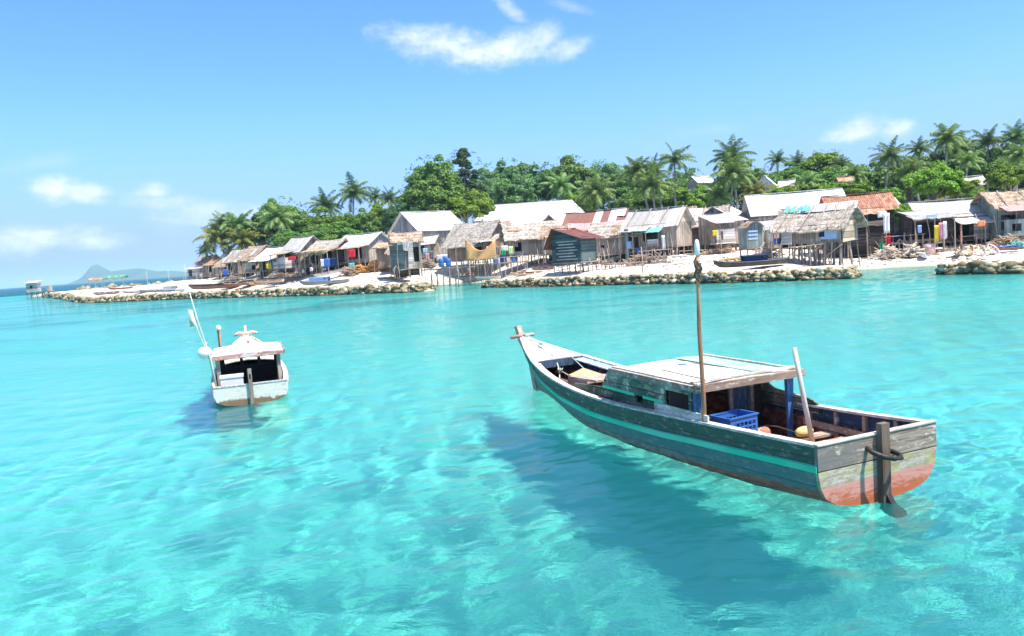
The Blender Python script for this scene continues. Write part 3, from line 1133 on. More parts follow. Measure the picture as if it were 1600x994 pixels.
    zz = t.math('ADD', z, t.math('MULTIPLY', t.math('SUBTRACT', big, 0.5), 0.36))
    brown = t.mix(g, (0.16, 0.09, 0.05), (0.34, 0.20, 0.11))
    col = t.mix(t.smooth(zz, 0.17, 0.11), col, brown)
    finish(t, col, 0.7, g, 0.4, 0.02, 0.3)
    MATS['white_boat_hull'] = m


big_boat_hull_mat()
wood('pale_deck', (0.42, 0.33, 0.27), (0.64, 0.57, 0.50), (0.76, 0.73, 0.70), 0.5, grain='y', pscale=2.5)
wood('pale_rail', (0.30, 0.24, 0.19), (0.54, 0.47, 0.40), (0.72, 0.68, 0.64), 0.35, grain='y', pscale=4)
wood('raw_rail', (0.26, 0.20, 0.15), (0.60, 0.51, 0.42), (0.70, 0.66, 0.62), 0.25, grain='x', pscale=4)
wood('teal_paint', (0.10, 0.34, 0.24), (0.26, 0.52, 0.40), (0.04, 0.66, 0.37), 0.8, grain='y', pscale=4)
wood('cabin_side', (0.18, 0.135, 0.09), (0.46, 0.385, 0.29), (0.055, 0.11, 0.08), 0.55, grain='y', plank=('z', 0.155), pscale=2.6, patch2=(0.50, 0.49, 0.44))
wood('navy_paint', (0.02, 0.035, 0.06), (0.05, 0.085, 0.13), (0.09, 0.13, 0.18), 0.3, grain='z')
wood('cabin_dark', (0.02, 0.018, 0.018), (0.07, 0.055, 0.05), grain='z')
wood('blue_paint', (0.03, 0.08, 0.18), (0.06, 0.15, 0.31), (0.16, 0.29, 0.48), 0.25, grain='z', pscale=3)
wood('blue_side_deck', (0.16, 0.24, 0.38), (0.30, 0.42, 0.58), (0.55, 0.62, 0.70), 0.3, grain='y', pscale=4)
wood('roof_board', (0.38, 0.34, 0.30), (0.62, 0.58, 0.54), (0.70, 0.68, 0.65), 0.45, grain='y', pscale=2)
wood('teal_roof', (0.16, 0.36, 0.31), (0.34, 0.53, 0.46), (0.55, 0.60, 0.54), 0.15, grain='y', pscale=2.2)
wood('brown_beam', (0.16, 0.10, 0.07), (0.38, 0.27, 0.20), (0.60, 0.55, 0.50), 0.15, grain='x')
wood('floor_plank', (0.14, 0.08, 0.06), (0.34, 0.24, 0.19), (0.36, 0.12, 0.08), 0.35, grain='y', plank=('x', 0.16))
wood('red_board', (0.26, 0.08, 0.05), (0.45, 0.20, 0.14), (0.66, 0.62, 0.58), 0.3, grain='x')
wood('mast_wood', (0.22, 0.09, 0.045), (0.50, 0.27, 0.15), grain='z')
wood('grey_pole', (0.42, 0.38, 0.30), (0.66, 0.62, 0.52), grain='z')
wood('rudder_wood', (0.06, 0.04, 0.03), (0.20, 0.14, 0.10), grain='z')
wood('rudder_wet', (0.012, 0.011, 0.010), (0.05, 0.045, 0.04), grain='z', rough=0.35)
wood('tan_board', (0.40, 0.22, 0.11), (0.62, 0.41, 0.25), (0.66, 0.56, 0.46), 0.1, grain='y')
wood('pink_board', (0.34, 0.17, 0.12), (0.56, 0.36, 0.28), (0.66, 0.56, 0.50), 0.15, grain='y')
wood('orange_trim', (0.55, 0.22, 0.13), (0.72, 0.42, 0.30), (0.74, 0.66, 0.60), 0.3, grain='y')
wood('red_trim', (0.28, 0.10, 0.08), (0.50, 0.28, 0.22), (0.66, 0.6, 0.55), 0.25, grain='x')
wood('yellow_foam', (0.50, 0.36, 0.10), (0.70, 0.54, 0.20), (0.62, 0.50, 0.30), 0.3, grain='x')

BB = thing('fishing_boat', 'long weathered dark green wooden boat with teal stripe, low cabin and red stern', 'boat', (4.163, 8.836, 0), 0.395)
BIG = Hull([(0, .925, .775, -.015, 5, 2.5), (1, .925, .72, -.12, 5, 2.5), (2, .95, .68, -.22, 5, 2.5), (3, 1.0, .65, -.28, 5, 2.5), (4, 1.045, .62, -.3, 4.6, 2.4), (5, 1.05, .615, -.3, 4, 2.3),
            (6, .98, .63, -.3, 3, 2), (7, .87, .68, -.28, 2.0, 1.6), (8, .71, .78, -.24, 1.5, 1.3), (9, .46, .93, -.14, 1.2, 1.1), (9.5, .31, 1.02, 0.0, 1.1, 1), (9.8, .21, 1.08, .42, 1.1, 1),
            (10.1, .115, 1.13, .80, 1, 1), (10.35, .04, 1.17, 1.05, 1, 1)], 60)
ho, hi_ = BIG.build(BB, 'big_boat_hull', 'big_boat_inside')
ho.cycles.is_caustics_receiver = True


def zstrake(x):
    return interp([(0, .52), (1.5, .43), (3, .36), (5, .33), (6.5, .37), (8, .5), (9, .66), (9.7, .82), (10.2, .97)], x)[0]


for sd in (-1, 1):
    BIG.strip(zstrake, 0.045, 0.035, -0.03, 9.95, sd, 50).build('rubbing_strake', 'teal_paint', BB)
    BIG.cap(sd, 0.10, 0.028, 0.0, 8.35, 40).build('gunwale', 'pale_rail', BB)
# transom
out = [(-.94, .79), (-.94, .48), (-.91, .30), (-.84, .17), (-.70, .08), (-.5, .03), (-.3, .005), (0, -.02)]
out = out + [(-a, b) for a, b in out[::-1][1:]]
mb = MB(); mb.prism([(a, -0.045, b) for a, b in out], (0, 0.05, 0)); mb.build('transom', 'big_boat_transom', BB)
mb = MB(); mb.b(-.94, .94, -0.055, 0.02, .792, .812); mb.build('transom_cap', 'raw_rail', BB)
# floor
def floor_mesh(H, z, x0, x1, n=24, inset=0.03):
    mb = MB(); P = []
    for k in range(n + 1):
        x = x0 + (x1 - x0) * k / n
        w = max(0.01, H.half(x, z, inset))
        P.append([(-w, x, z), (-w / 2, x, z), (w / 2, x, z), (w, x, z)])
    mb.grid(P); return mb
floor_mesh(BIG, 0.13, 0.03, 9.3).build('floor', 'floor_plank', BB)
# frames inside
for s_ in (0.45, 0.95, 1.45, 1.95, 5.9, 6.5, 7.1, 7.7):
    for sd in (-1, 1):
        mb = MB(); pts = []
        for k in range(7):
            z = 0.14 + (BIG.par(s_)[1] - 0.16) * k / 6
            pts.append((sd * (BIG.half(s_, z) - 0.065), s_, z))
        for a, b in zip(pts[:-1], pts[1:]):
            mb.beam(a, b, 0.05, 0.05)
        mb.build('frame', 'brown_beam', BB)
# inner stringers at the stern
for sd in (-1, 1):
    mb = MB()
    for k in range(10):
        a, b = 0.06 + k * 0.2, 0.26 + k * 0.2
        mb.beam((sd * (BIG.half(a, .45) - .1), a, .45), (sd * (BIG.half(b, .45) - .1), b, .45), 0.02, 0.09)
    mb.build('stringer', 'brown_beam', BB)
# thwarts and loose boards aft
MB().b(-.83, .83, 1.06, 1.24, .36, .39).build('thwart', 'red_board', BB)
MB().b(-.80, .80, .30, .42, .34, .37).build('thwart', 'pink_board', BB)
MB().box((-0.5, 0.95, .42), (.14, 1.5, .03), (0, 0.1, -0.12)).build('loose_board', 'red_board', BB)
MB().box((0.55, 0.75, .40), (.70, .14, .03), (0.5, 0, 0.25)).build('loose_board', 'tan_board', BB)
MB().box((-0.15, 1.7, .26), (.9, .22, .04), (0.1, 0, 0.1)).build('loose_board', 'red_board', BB)
MB().box((0.1, 0.65, .20), (.16, .9, .03), (0, 0.1, 0.35)).build('loose_board', 'grey_pole', BB)
mb = MB(); mb.lathe([(.11, 0), (.13, .02), (.13, .2), (.10, .24)], 14, (0.32, 2.35, 0.13)); mb.build('engine_housing', 'red_board', BB, True)
# foredeck
mb = MB(); P = []
for k in range(15):
    x = 8.3 + 2.05 * k / 14
    w, zg, *_ = BIG.par(x)
    P.append([(-w - .012, x, zg + .01), (-w * .5, x, zg + .035), (0, x, zg + .045), (w * .5, x, zg + .035), (w + .012, x, zg + .01)])
mb.sheet([r[::-1] for r in P][::-1], 0.03) if False else mb.sheet(P, 0.03)
mb.build('foredeck', 'pale_deck', BB)
mb = MB(); w = BIG.par(8.3)[0]; zg = BIG.par(8.3)[1]
mb.beam((-w, 8.28, zg - .06), (w, 8.28, zg - .06), .04, .16); mb.build('deck_beam', 'navy_paint', BB)
# stem post and cross bar
mb = MB()
mb.prism([(-.06, 9.68, -.05), (-.06, 9.86, .55), (-.06, 10.14, .86), (-.06, 10.40, 1.08), (-.06, 10.57, 1.40), (-.06, 10.43, 1.43), (-.06, 10.22, 1.12), (-.06, 9.9, .82), (-.06, 9.6, .3), (-.06, 9.5, -.1)], (.12, 0, 0))
mb.build('stem_post', 'pink_board', BB)
mb = MB(); mb.tube([(-.31, 10.22, 1.19), (0, 10.23, 1.21), (.29, 10.24, 1.2)], [.04, .045, .04], 8); mb.build('cross_bar', 'red_trim', BB, True)
# side decks beside the bow well
for sd, x0, x1, wd, mt in ((1, 6.4, 8.3, .24, 'blue_side_deck'), (-1, 6.4, 8.3, .07, 'pale_rail')):
    mb = MB(); P = []
    for k in range(9):
        x = x0 + (x1 - x0) * k / 8
        w, zg, *_ = BIG.par(x)
        P.append([((w - .1) * sd, x, zg - .005), ((w - .1 - wd) * sd, x, zg - .012)])
    if sd < 0: P = [r[::-1] for r in P]
    mb.sheet([r[::-1] for r in P], 0.02); mb.build('side_deck', mt, BB)
# things built into the bow well
mb = MB(); mb.box((-.22, 6.75, .42), (.46, .60, .46), (0, 0.12, 0.2)); mb.build('locker', 'pink_board', BB)
mb = MB(); mb.box((.12, 7.25, .56), (.56, .62, .05), (0.25, -.1, 0.5)); mb.build('hatch_board', 'tan_board', BB)
mb = MB(); mb.box((.42, 6.5, .62), (.05, .5, .34), (0, 0.1, -0.25)); mb.build('upright_board', 'tan_board', BB)
mb = MB(); mb.box((-.34, 7.55, .40), (.26, .3, .26), (0.2, 0.3, 0.6)); mb.build('wood_block', 'pink_board', BB)
# deck forward of the cabin: tan boards sloping to the bow
mb = MB(); mb.box((.12, 5.2, .79), (1.36, 1.18, .03), (-.03, 0, 0)); mb.build('cabin_foredeck', 'tan_board', BB)
mb = MB(); mb.box((-.52, 5.62, .815), (.56, .70, .04), (-.05, 0, 0)); mb.build('hatch_cover', 'pink_board', BB)
mb = MB(); mb.b(-.78, .70, 5.9, 5.94, .14, .68); mb.build('bulkhead', 'red_trim', BB)

# cabin
ZR = 1.165
mb = MB()
panel(mb, -.875, 2.35, 4.6, .60, ZR - .02, [(2.42, 3.02, .70, 1.02), (3.62, 3.84, .70, .82)], .035, 'x')
mb.prism([(-.8925, 4.6, .60), (-.8925, 4.6, ZR - .02), (-.8925, 4.68, 1.10), (-.8925, 4.92, .80), (-.86, 6.0, .72), (-.86, 6.0, .60)], (.035, 0, 0))
mb.build('cabin_side', 'cabin_side', BB)
mb = MB(); mb.b(-.905, -.892, 3.86, 4.85, .80, .845); mb.b(-.905, -.892, 3.05, 3.6, .80, .84); mb.build('cabin_stripe', 'teal_paint', BB)
mb = MB()
panel(mb, .875, 2.95, 4.6, .60, ZR - .02, [], .035, 'x')
mb.prism([(.858, 4.6, .60), (.858, 4.6, ZR - .02), (.858, 4.68, 1.10), (.858, 4.92, .80), (.84, 6.0, .72), (.84, 6.0, .60)], (.035, 0, 0))
# rounded cut of the side opening
poly = [(.858, 2.95, .60), (.858, 2.95, 1.145)]
arc = [(.858, 2.95 - .25 * (1 - math.cos(a)) - .0, 1.145 - .36 * math.sin(a) if False else 1.145 - .3 * a / (math.pi / 2)) for a in np.linspace(0, math.pi / 2, 6)]
poly2 = [(.858, 2.95, .60), (.858, 2.95, 1.145), (.858, 2.86, 1.145), (.858, 2.84, .98), (.858, 2.78, .90), (.858, 2.66, .85), (.858, 1.95, .80), (.858, 1.80, .74), (.858, 1.75, .66), (.858, 1.75, .60)]
mb.prism(poly2, (.035, 0, 0))
mb.build('cabin_side', 'cabin_side', BB)
mb = MB(); mb.b(-.925, -.90, 1.95, 3.25, .655, .80); mb.build('side_board', 'pale_rail', BB)
mb = MB()
panel(mb, 2.95, -.85, .85, .14, ZR - .02, [(-.50, .20, .14, 1.04)], .03, 'y')
mb.build('cabin_bulkhead', 'cabin_dark', BB)
MB().b(.27, .60, 2.905, 2.93, .2, 1.02).build('door', 'navy_paint', BB)
for x in (.235, .635):
    MB().b(x - .03, x + .03, 2.895, 2.932, .14, 1.12).build('door_post', 'brown_beam', BB)
panel(MB(), 4.58, -.85, .85, .14, ZR - .03, [(-.5, -.1, .75, 1.0)], .03, 'y').build('cabin_bulkhead', 'cabin_side', BB)
# posts
for x, dx in ((-.84, 0.0), (.80, .03)):
    mb = MB(); mb.prism([(x - .035, 2.26, .15), (x + .03, 2.26, .15), (x + .055 + dx, 2.26, 1.14), (x - .055, 2.26, 1.14)], (0, .05, 0)); mb.build('cabin_post', 'blue_paint', BB)
mb = MB(); mb.beam((-.80, 2.3, .62), (-.86, 2.12, .95), .03, .02); mb.build('brace', 'raw_rail', BB)
# roof
mb = MB(); P = []
for i in range(9):
    x = -.95 + 1.9 * i / 8
    P.append([(x, 2.18, ZR + .035 - .05 * (x / .95) ** 2), (x, 3.3, ZR + .045 - .05 * (x / .95) ** 2), (x, 4.48, ZR + .02 - .05 * (x / .95) ** 2)])
RF = P
mb.sheet([r[::-1] for r in P], 0.025); mb.build('cabin_roof', 'roof_board', BB)
mb = MB()
mb.sheet([[(x, y, z + .012) for (x, y, z) in r][::-1] for r in [[((.27 + .62 * i / 5), yy, ZR + .045 - .05 * ((.27 + .62 * i / 5) / .95) ** 2) for yy in (2.45, 3.3, 4.40)] for i in range(6)]], 0.01)
mb.build('roof_panel', 'teal_roof', BB)
mb = MB(); mb.b(-.97, .97, 2.12, 2.175, ZR - .075, ZR + .03); mb.build('roof_beam', 'brown_beam', BB)
for sd in (-1, 1):
    mb = MB(); mb.b(sd * .955, sd * .985, 2.18, 4.48, ZR - .06, ZR + .02); mb.build('roof_edge', 'brown_beam', BB)
    mb = MB(); mb.b(sd * .88, sd * .93, 2.20, 4.46, ZR + .018, ZR + .045); mb.build('roof_batten', 'raw_rail', BB)
mb = MB(); mb.b(-.93, .93, 2.22, 2.30, ZR + .045, ZR + .07); mb.build('roof_batten', 'raw_rail', BB)
mb = MB(); mb.tube([(-.60, 2.5, ZR + .045), (-.62, 2.9, ZR + .052), (-.58, 3.4, ZR + .05), (-.60, 3.5, ZR + .048)], .008, 5); mb.tube([(.1, 3.7, ZR + .06), (.16, 3.2, ZR + .062), (.20, 2.9, ZR + .06)], .008, 5)
mb.build('cord', 'dark_rope', BB)
MB().box((-.02, 3.75, ZR + .056), (.12, .16, .012), (0, 0, .4)).build('blue_rag', 'cloth_pale_blue', BB)
# mast with the wrapped top
mp = [(-.90, 2.06, .42), (-.895, 2.06, 1.2), (-.91, 2.06, 2.0), (-.885, 2.06, 2.7), (-.88, 2.06, 3.05)]
mb = MB(); mb.tube(mp, [.036, .033, .029, .024, .02], 8); mst = mb.build('mast', 'mast_wood', BB, True)
mb = MB(); mb.lathe([(.02, 2.98), (.034, 3.0), (.036, 3.12), (.026, 3.18), (.01, 3.2)], 10, (-.88, 2.06, 0)); mb.build('mast_cap', 'white_plastic', mst, True)
mb = MB()
for k in range(9):
    a = k * 1.3
    mb.tube([(-.88 + .03 * math.cos(a), 2.06 + .03 * math.sin(a), 3.0 - .03 * k), (-.88 + .055 * math.cos(a + .8), 2.06 + .05 * math.sin(a + .8), 2.93 - .035 * k), (-.885 + .03 * math.cos(a + 1.8), 2.06 + .03 * math.sin(a + 1.8), 2.84 - .03 * k)], .013, 5)
mb.build('lashing', 'dark_rope', mst)
# rudder
mb = MB(); mb.b(-.05, .075, -.13, -.05, -.05, .93); rp = mb.build('rudder_post', 'rudder_wood', BB)
mb = MB(); mb.b(.0755, .08, -.115, -.07, .66, .78); mb.build('tiller_slot_shade', 'slot_shade_black', rp)  # thin black plate on the post, painted shade in place of a cut slot
mb = MB()
mb.prism([(-.01, -.05, .02), (-.01, -.13, .10), (-.01, -.24, -.06), (-.01, -.36, -.16), (-.01, -.38, -.32), (-.01, -.28, -.43), (-.01, -.14, -.42), (-.01, -.05, -.30)], (.075, 0, 0))
rb = mb.build('rudder_blade', 'rudder_wet', BB); rb.cycles.is_caustics_receiver = True
pts = [(-.20, -.045, .66), (-.215, -.14, .63), (-.15, -.235, .585), (-.03, -.285, .555), (.08, -.27, .545), (.15, -.20, .55), (.16, -.12, .56), (.15, -.05, .57)]
mb = MB()
mb.tube(pts, [.03, .03, .03, .03, .03, .03, .03, .03], 8); mb.build('rudder_strap', 'rudder_wet', BB, True)
# ropes at the bow
mb = MB()
mb.tube([(.02, 10.25, 1.25), (.02, 9.7, 1.16), (0, 9.2, 1.08), (-.06, 8.7, .98), (-.08, 8.35, .86), (-.10, 8.15, .62), (-.18, 8.0, .38), (-.28, 7.9, .30)], .014, 6)
mb.tube([(.03, 10.24, 1.24), (.10, 9.4, 1.10), (.16, 8.7, 1.0), (.22, 8.2, .88), (.26, 7.6, .62), (.25, 7.1, .48)], .011, 6)
mb.tube([(-.1, 8.15, .62), (-.0, 7.8, .50), (-.02, 7.4, .56), (-.1, 7.0, .54)], .014, 6)
for k in range(6):
    a = k * 1.05
    mb.tube([(.03 * math.cos(a), 9.25 + .05 * math.sin(a), 1.08 + .03 * math.sin(2 * a)), (.045 * math.cos(a + 1), 9.2 + .06 * math.sin(a + 1), 1.13), (.03 * math.cos(a + 2), 9.15 + .05 * math.sin(a + 2), 1.07)], .014, 5)
    mb.tube([(-.1 + .05 * math.cos(a), 8.12 + .05 * math.sin(a), .60), (-.1 + .06 * math.cos(a + 1), 8.1 + .05 * math.sin(a + 1), .66), (-.1 + .04 * math.cos(a + 2), 8.12 + .04 * math.sin(a + 2), .57)], .013, 5)
mb.build('mooring_rope', 'rope_fibre', BB, True)
BM = Matrix.Translation((4.163, 8.836, 0)) @ Matrix.Rotation(0.395, 4, 'Z')


def on_boat(x, s, z, M=None):
    return (M or BM) @ Vector((x, s, z))


# crate
def crate(label, M, x, s, z, rz):
    th = thing('plastic_crate', label, 'crate', on_boat(x, s, z, M), rz)
    L, W, Hh = .52, .36, .31
    mb = MB(); mb.b(-L / 2 + .004, L / 2 - .004, -W / 2 + .004, W / 2 - .004, 0, .012); mb.build('crate_base', 'blue_plastic', th)
    for sd in (-1, 1):
        mb = MB(); hs = []
        for r_ in range(3):
            for k in range(6):
                u = -L / 2 + .03 + k * (L - .06) / 6
                hs.append((u + .008, u + (L - .06) / 6 - .008, .04 + r_ * .075, .04 + r_ * .075 + .052))
        panel(mb, sd * (W / 2), -L / 2, L / 2, 0, Hh, hs, .01, 'y'); mb.build('side_panel', 'blue_plastic', th)
        mb = MB(); hs = []
        for r_ in range(3):
            for k in range(4):
                u = -W / 2 + .03 + k * (W - .06) / 4
                hs.append((u + .008, u + (W - .06) / 4 - .008, .04 + r_ * .075, .04 + r_ * .075 + .052))
        panel(mb, sd * (L / 2 + .001), -W / 2 + .006, W / 2 - .006, 0, Hh, hs, .01, 'x'); mb.build('end_panel', 'blue_plastic', th)
    mb = MB()
    for sd in (-1, 1):
        mb.b(-L / 2 - .02, L / 2 + .02, sd * (W / 2 + .004) - .015, sd * (W / 2 + .004) + .015, Hh + .001, Hh + .02)
        mb.b(sd * (L / 2 + .008) - .012, sd * (L / 2 + .008) + .012, -W / 2 + .012, W / 2 - .012, Hh + .002, Hh + .019)
    mb.build('rim', 'blue_plastic', th)


crate('open blue plastic crate standing in the long boat behind its cabin', BM, -.38, 2.08, .40, .395 + .12)
MB().b(-.8, 0.1, 1.8, 2.5, .34, .395).build('engine_box', 'floor_plank', BB)
fl = thing('net_float', 'yellow foam float lying on the boards in the stern of the long boat', 'float', on_boat(.35, 1.52, .392), .395 + .1)
mb = MB(); mb.ball((0, 0, .075), 1, 12, 8, (.16, .09, .075)); mb.build('foam_body', 'yellow_foam', fl, True)
mb = MB(); mb.tube([(-.15, 0, .09), (-.4, .1, .2), (-.6, .15, .24)], .006, 5); mb.build('cord', 'dark_rope', fl)
MB().b(-.85, .85, 1.44, 1.62, .36, .39).build('thwart', 'brown_beam', BB)
pole = MB().tube([on_boat(.22, 1.24, .40), on_boat(.12, 1.26, 1.0), on_boat(.0, 1.27, 1.69)], [.034, .032, .03], 8).build('wooden_pole', 'grey_pole', None, True)
tag(pole, 'pale wooden pole leaning upright in the open stern of the long boat', 'pole')

# ------------------------------------------------------------------ the small white boat
WBM = Matrix.Translation((-6.42, 18.42, 0)) @ Matrix.Rotation(0.335, 4, 'Z')
WB = thing('fishing_boat', 'small white wooden cabin boat seen from its stern, floating on the left', 'boat', (-6.42, 18.42, 0), 0.335)
WH = Hull([(0, .84, .46, -.02, 4, 2.4), (1, .90, .46, -.15, 4, 2.4), (2.5, .93, .50, -.2, 3.6, 2.2), (4, .80, .62, -.2, 2.4, 1.8), (5, .58, .80, -.15, 1.6, 1.4), (5.6, .38, .94, 0, 1.3, 1.1), (6.1, .19, 1.04, .45, 1.1, 1), (6.5, .04, 1.12, .95, 1, 1)], 36)
ho2, _ = WH.build(WB, 'white_boat_hull', 'cabin_dark')
ho2.cycles.is_caustics_receiver = True
out = [(-.86, .47), (-.86, .28), (-.80, .12), (-.62, .03), (-.3, -.01), (0, -.03)]
out = out + [(-a, b) for a, b in out[::-1][1:]]
MB().prism([(a, -0.04, b) for a, b in out], (0, 0.045, 0)).build('transom', 'white_boat_hull', WB)
MB().b(-.86, .86, -.05, .02, .472, .50).build('transom_cap', 'pale_rail', WB)
floor_mesh(WH, 0.12, 0.03, 5.2).build('floor', 'cabin_dark', WB)
for sd in (-1, 1):
    WH.cap(sd, 0.09, 0.03, 0, 4.0).build('gunwale', 'pale_rail', WB)
    WH.strip(lambda x: WH.par(x)[1] - .05, .03, .03, 0.0, 6.2, sd, 26).build('rubbing_strake', 'orange_trim', WB)
mb = MB(); P = []
for k in range(12):
    x = 3.6 + 2.85 * k / 11
    w, zg, *_ = WH.par(x)
    P.append([(-w - .01, x, zg + .03), (-w * .5, x, zg + .10), (0, x, zg + .13), (w * .5, x, zg + .10), (w + .01, x, zg + .03)])
mb.sheet(P, .03); mb.build('foredeck', 'pale_deck', WB)
for sd in (-1, 1):
    mb = MB()
    for k in range(10):
        a, b = 4.2 + k * .22, 4.42 + k * .22
        A, Bq = WH.par(a), WH.par(b)
        mb.beam((sd * (A[0] - .02), a, A[1] + .07), (sd * (max(.02, Bq[0] - .02)), b, Bq[1] + .07), .04, .05)
    mb.build('toe_rail', 'orange_trim', WB)
MB().prism([(-.035, 6.0, .2), (-.035, 6.3, .8), (-.035, 6.55, 1.1), (-.035, 6.62, 1.46), (-.035, 6.5, 1.47), (-.035, 6.35, 1.1), (-.035, 6.0, .7)], (.07, 0, 0)).build('stem_post', 'orange_trim', WB)
mb = MB(); mb.tube([(-.36, 6.2, 1.20), (-.2, 6.22, 1.26), (0, 6.22, 1.24), (.2, 6.22, 1.26), (.36, 6.2, 1.22)], [.035, .06, .04, .06, .035], 8); mb.build('cross_bar', 'orange_trim', WB, True)
MB().lathe([(.03, 0), (.04, .06), (.03, .1)], 8, (.05, 5.2, 1.0)).build('deck_cleat', 'brown_beam', WB)
# cabin
for sd in (-1, 1):
    mb = MB(); panel(mb, sd * .76, .95, 3.1, .45, 1.13, [(1.3, 2.1, .8, 1.04), (2.3, 2.85, .8, 1.04)], .04, 'x'); mb.build('cabin_side', 'white_boat_hull' if sd > 0 else 'green_grey_board', WB)
    MB().b(sd * .72 - .045, sd * .72 + .045, .86, .94, .30, 1.13).build('cabin_post', 'grey_board', WB)
mb = MB(); panel(mb, 3.05, -.74, .74, .14, 1.13, [(-.62, -.22, .60, .80), (-.14, .24, .60, .80), (.32, .68, .60, .80)], .04, 'y'); mb.build('cabin_front', 'cabin_dark', WB)
mb = MB(); P = []
for i in range(9):
    x = -.86 + 1.72 * i / 8
    P.append([(x, .80, 1.185 - .05 * (x / .86) ** 2), (x, 2.0, 1.195 - .05 * (x / .86) ** 2), (x, 3.22, 1.18 - .05 * (x / .86) ** 2)])
mb.sheet([r[::-1] for r in P], .035); mb.build('cabin_roof', 'pale_deck', WB)
MB().b(-.84, .84, .76, .795, 1.05, 1.15).build('roof_beam', 'red_trim', WB)
MB().b(.865, .90, .80, 3.2, 1.06, 1.16).build('roof_edge', 'brown_beam', WB)
plain('flag_cloth', (0.55, 0.58, 0.46), .9)
# rudder post
mb = MB(); mb.b(-.045, .045, -.12, -.05, .0, .86); rp = mb.build('rudder_post', 'grey_board', WB)
MB().b(-.02, .02, -.125, -.121, .62, .74).build('tiller_slot_shade', 'slot_shade_black', rp)  # black plate imitating the shade of a slot
MB().b(-.02, .02, -.34, -.05, -.4, -.02).build('rudder_blade', 'rudder_wet', WB)
MB().tube([(-.70, 3.35, .6), (-.70, 3.35, 1.5), (-.70, 3.35, 1.62)], [.045, .045, .06], 8).build('mooring_post', 'brown_board', WB)
MB().ball((-.70, 3.35, 1.68), .075, 10, 7).build('post_knob', 'pale_deck', WB, True)
mb = MB(); mb.tube([(-.76, .15, .35), (-.86, .3, 1.2), (-1.06, .5, 2.1), (-1.18, .6, 2.78)], [.02, .018, .014, .009], 7); fp = mb.build('flag_pole', 'grey_pole', WB, True)
mb = MB(); mb.tube([(-.80, .2, .5), (-.9, .34, 1.3), (-1.05, .42, 1.75), (-1.12, .46, 2.1)], [.016, .014, .012, .008], 6); mb.build('flag_pole', 'grey_pole', WB, True)
mb = MB(); mb.sheet([[(-1.09 - .16 * i / 4, .54 + .03 * math.sin(i + j), 2.32 - .34 * j / 4 + .06 * i / 4 * (1 if j < 2 else -.6)) for j in range(5)] for i in range(5)], .004); mb.build('flag', 'flag_cloth', fp)
by = thing('mooring_float', 'round white float tied to the flag pole of the small white boat', 'float', on_boat(-.97, .42, 1.16, WBM), .3)
MB().ball((0, 0, .14), 1, 16, 10, (.17, .14, .16)).build('float_body', 'white_plastic', by, True)
MB().tube([(0, 0, .3), (.05, .02, .36), (.08, .03, .40)], .012, 5).build('cord', 'rope_fibre', by)
bx = thing('storage_box', 'white box standing in the stern of the small white boat', 'box', on_boat(-.42, .42, .122, WBM), .335)
MB().b(-.26, .26, -.17, .17, 0, .52).build('box_body', 'white_plastic', bx)
MB().b(-.275, .275, -.185, .185, .522, .57).build('lid', 'white_plastic', bx)


# ------------------------------------------------------------------ village on the shore
def foot(px, py, Y):
    if px > 1335 and 50 < Y < 70:
        Y *= 1.07
    p = aty(px, py, Y)
    return p.x, p.y, p.z


HUTS = 'wooden huts along the beach'
SR = random.Random(11)


def roof_slab(rg, x0, x1, eave, ridge, th, rough, nx, ny, sag=0.0):
    """eave, ridge: (y, z) of a slope; returns a thick sheet"""
    P = []
    for j in range(ny + 1):
        v = j / ny
        row = []
        for i in range(nx + 1):
            u = i / nx
            x = x0 + (x1 - x0) * u
            y = eave[0] + (ridge[0] - eave[0]) * v
            z = eave[1] + (ridge[1] - eave[1]) * v
            z += rough * rg.uniform(-.5, .5) - sag * math.sin(math.pi * u) * (0.4 + 0.6 * v)
            if j == 0:
                y += rough * rg.uniform(-1.5, .6) * (1 if eave[0] < ridge[0] else -1); z += rough * rg.uniform(-1.2, .2)
            if i in (0, nx):
                x += rough * rg.uniform(-1.4, .8) * (-1 if i == 0 else 1) * -1
            row.append((x, y, z))
        P.append(row)
    if eave[0] > ridge[0]:
        P = [r[::-1] for r in P]
    return P


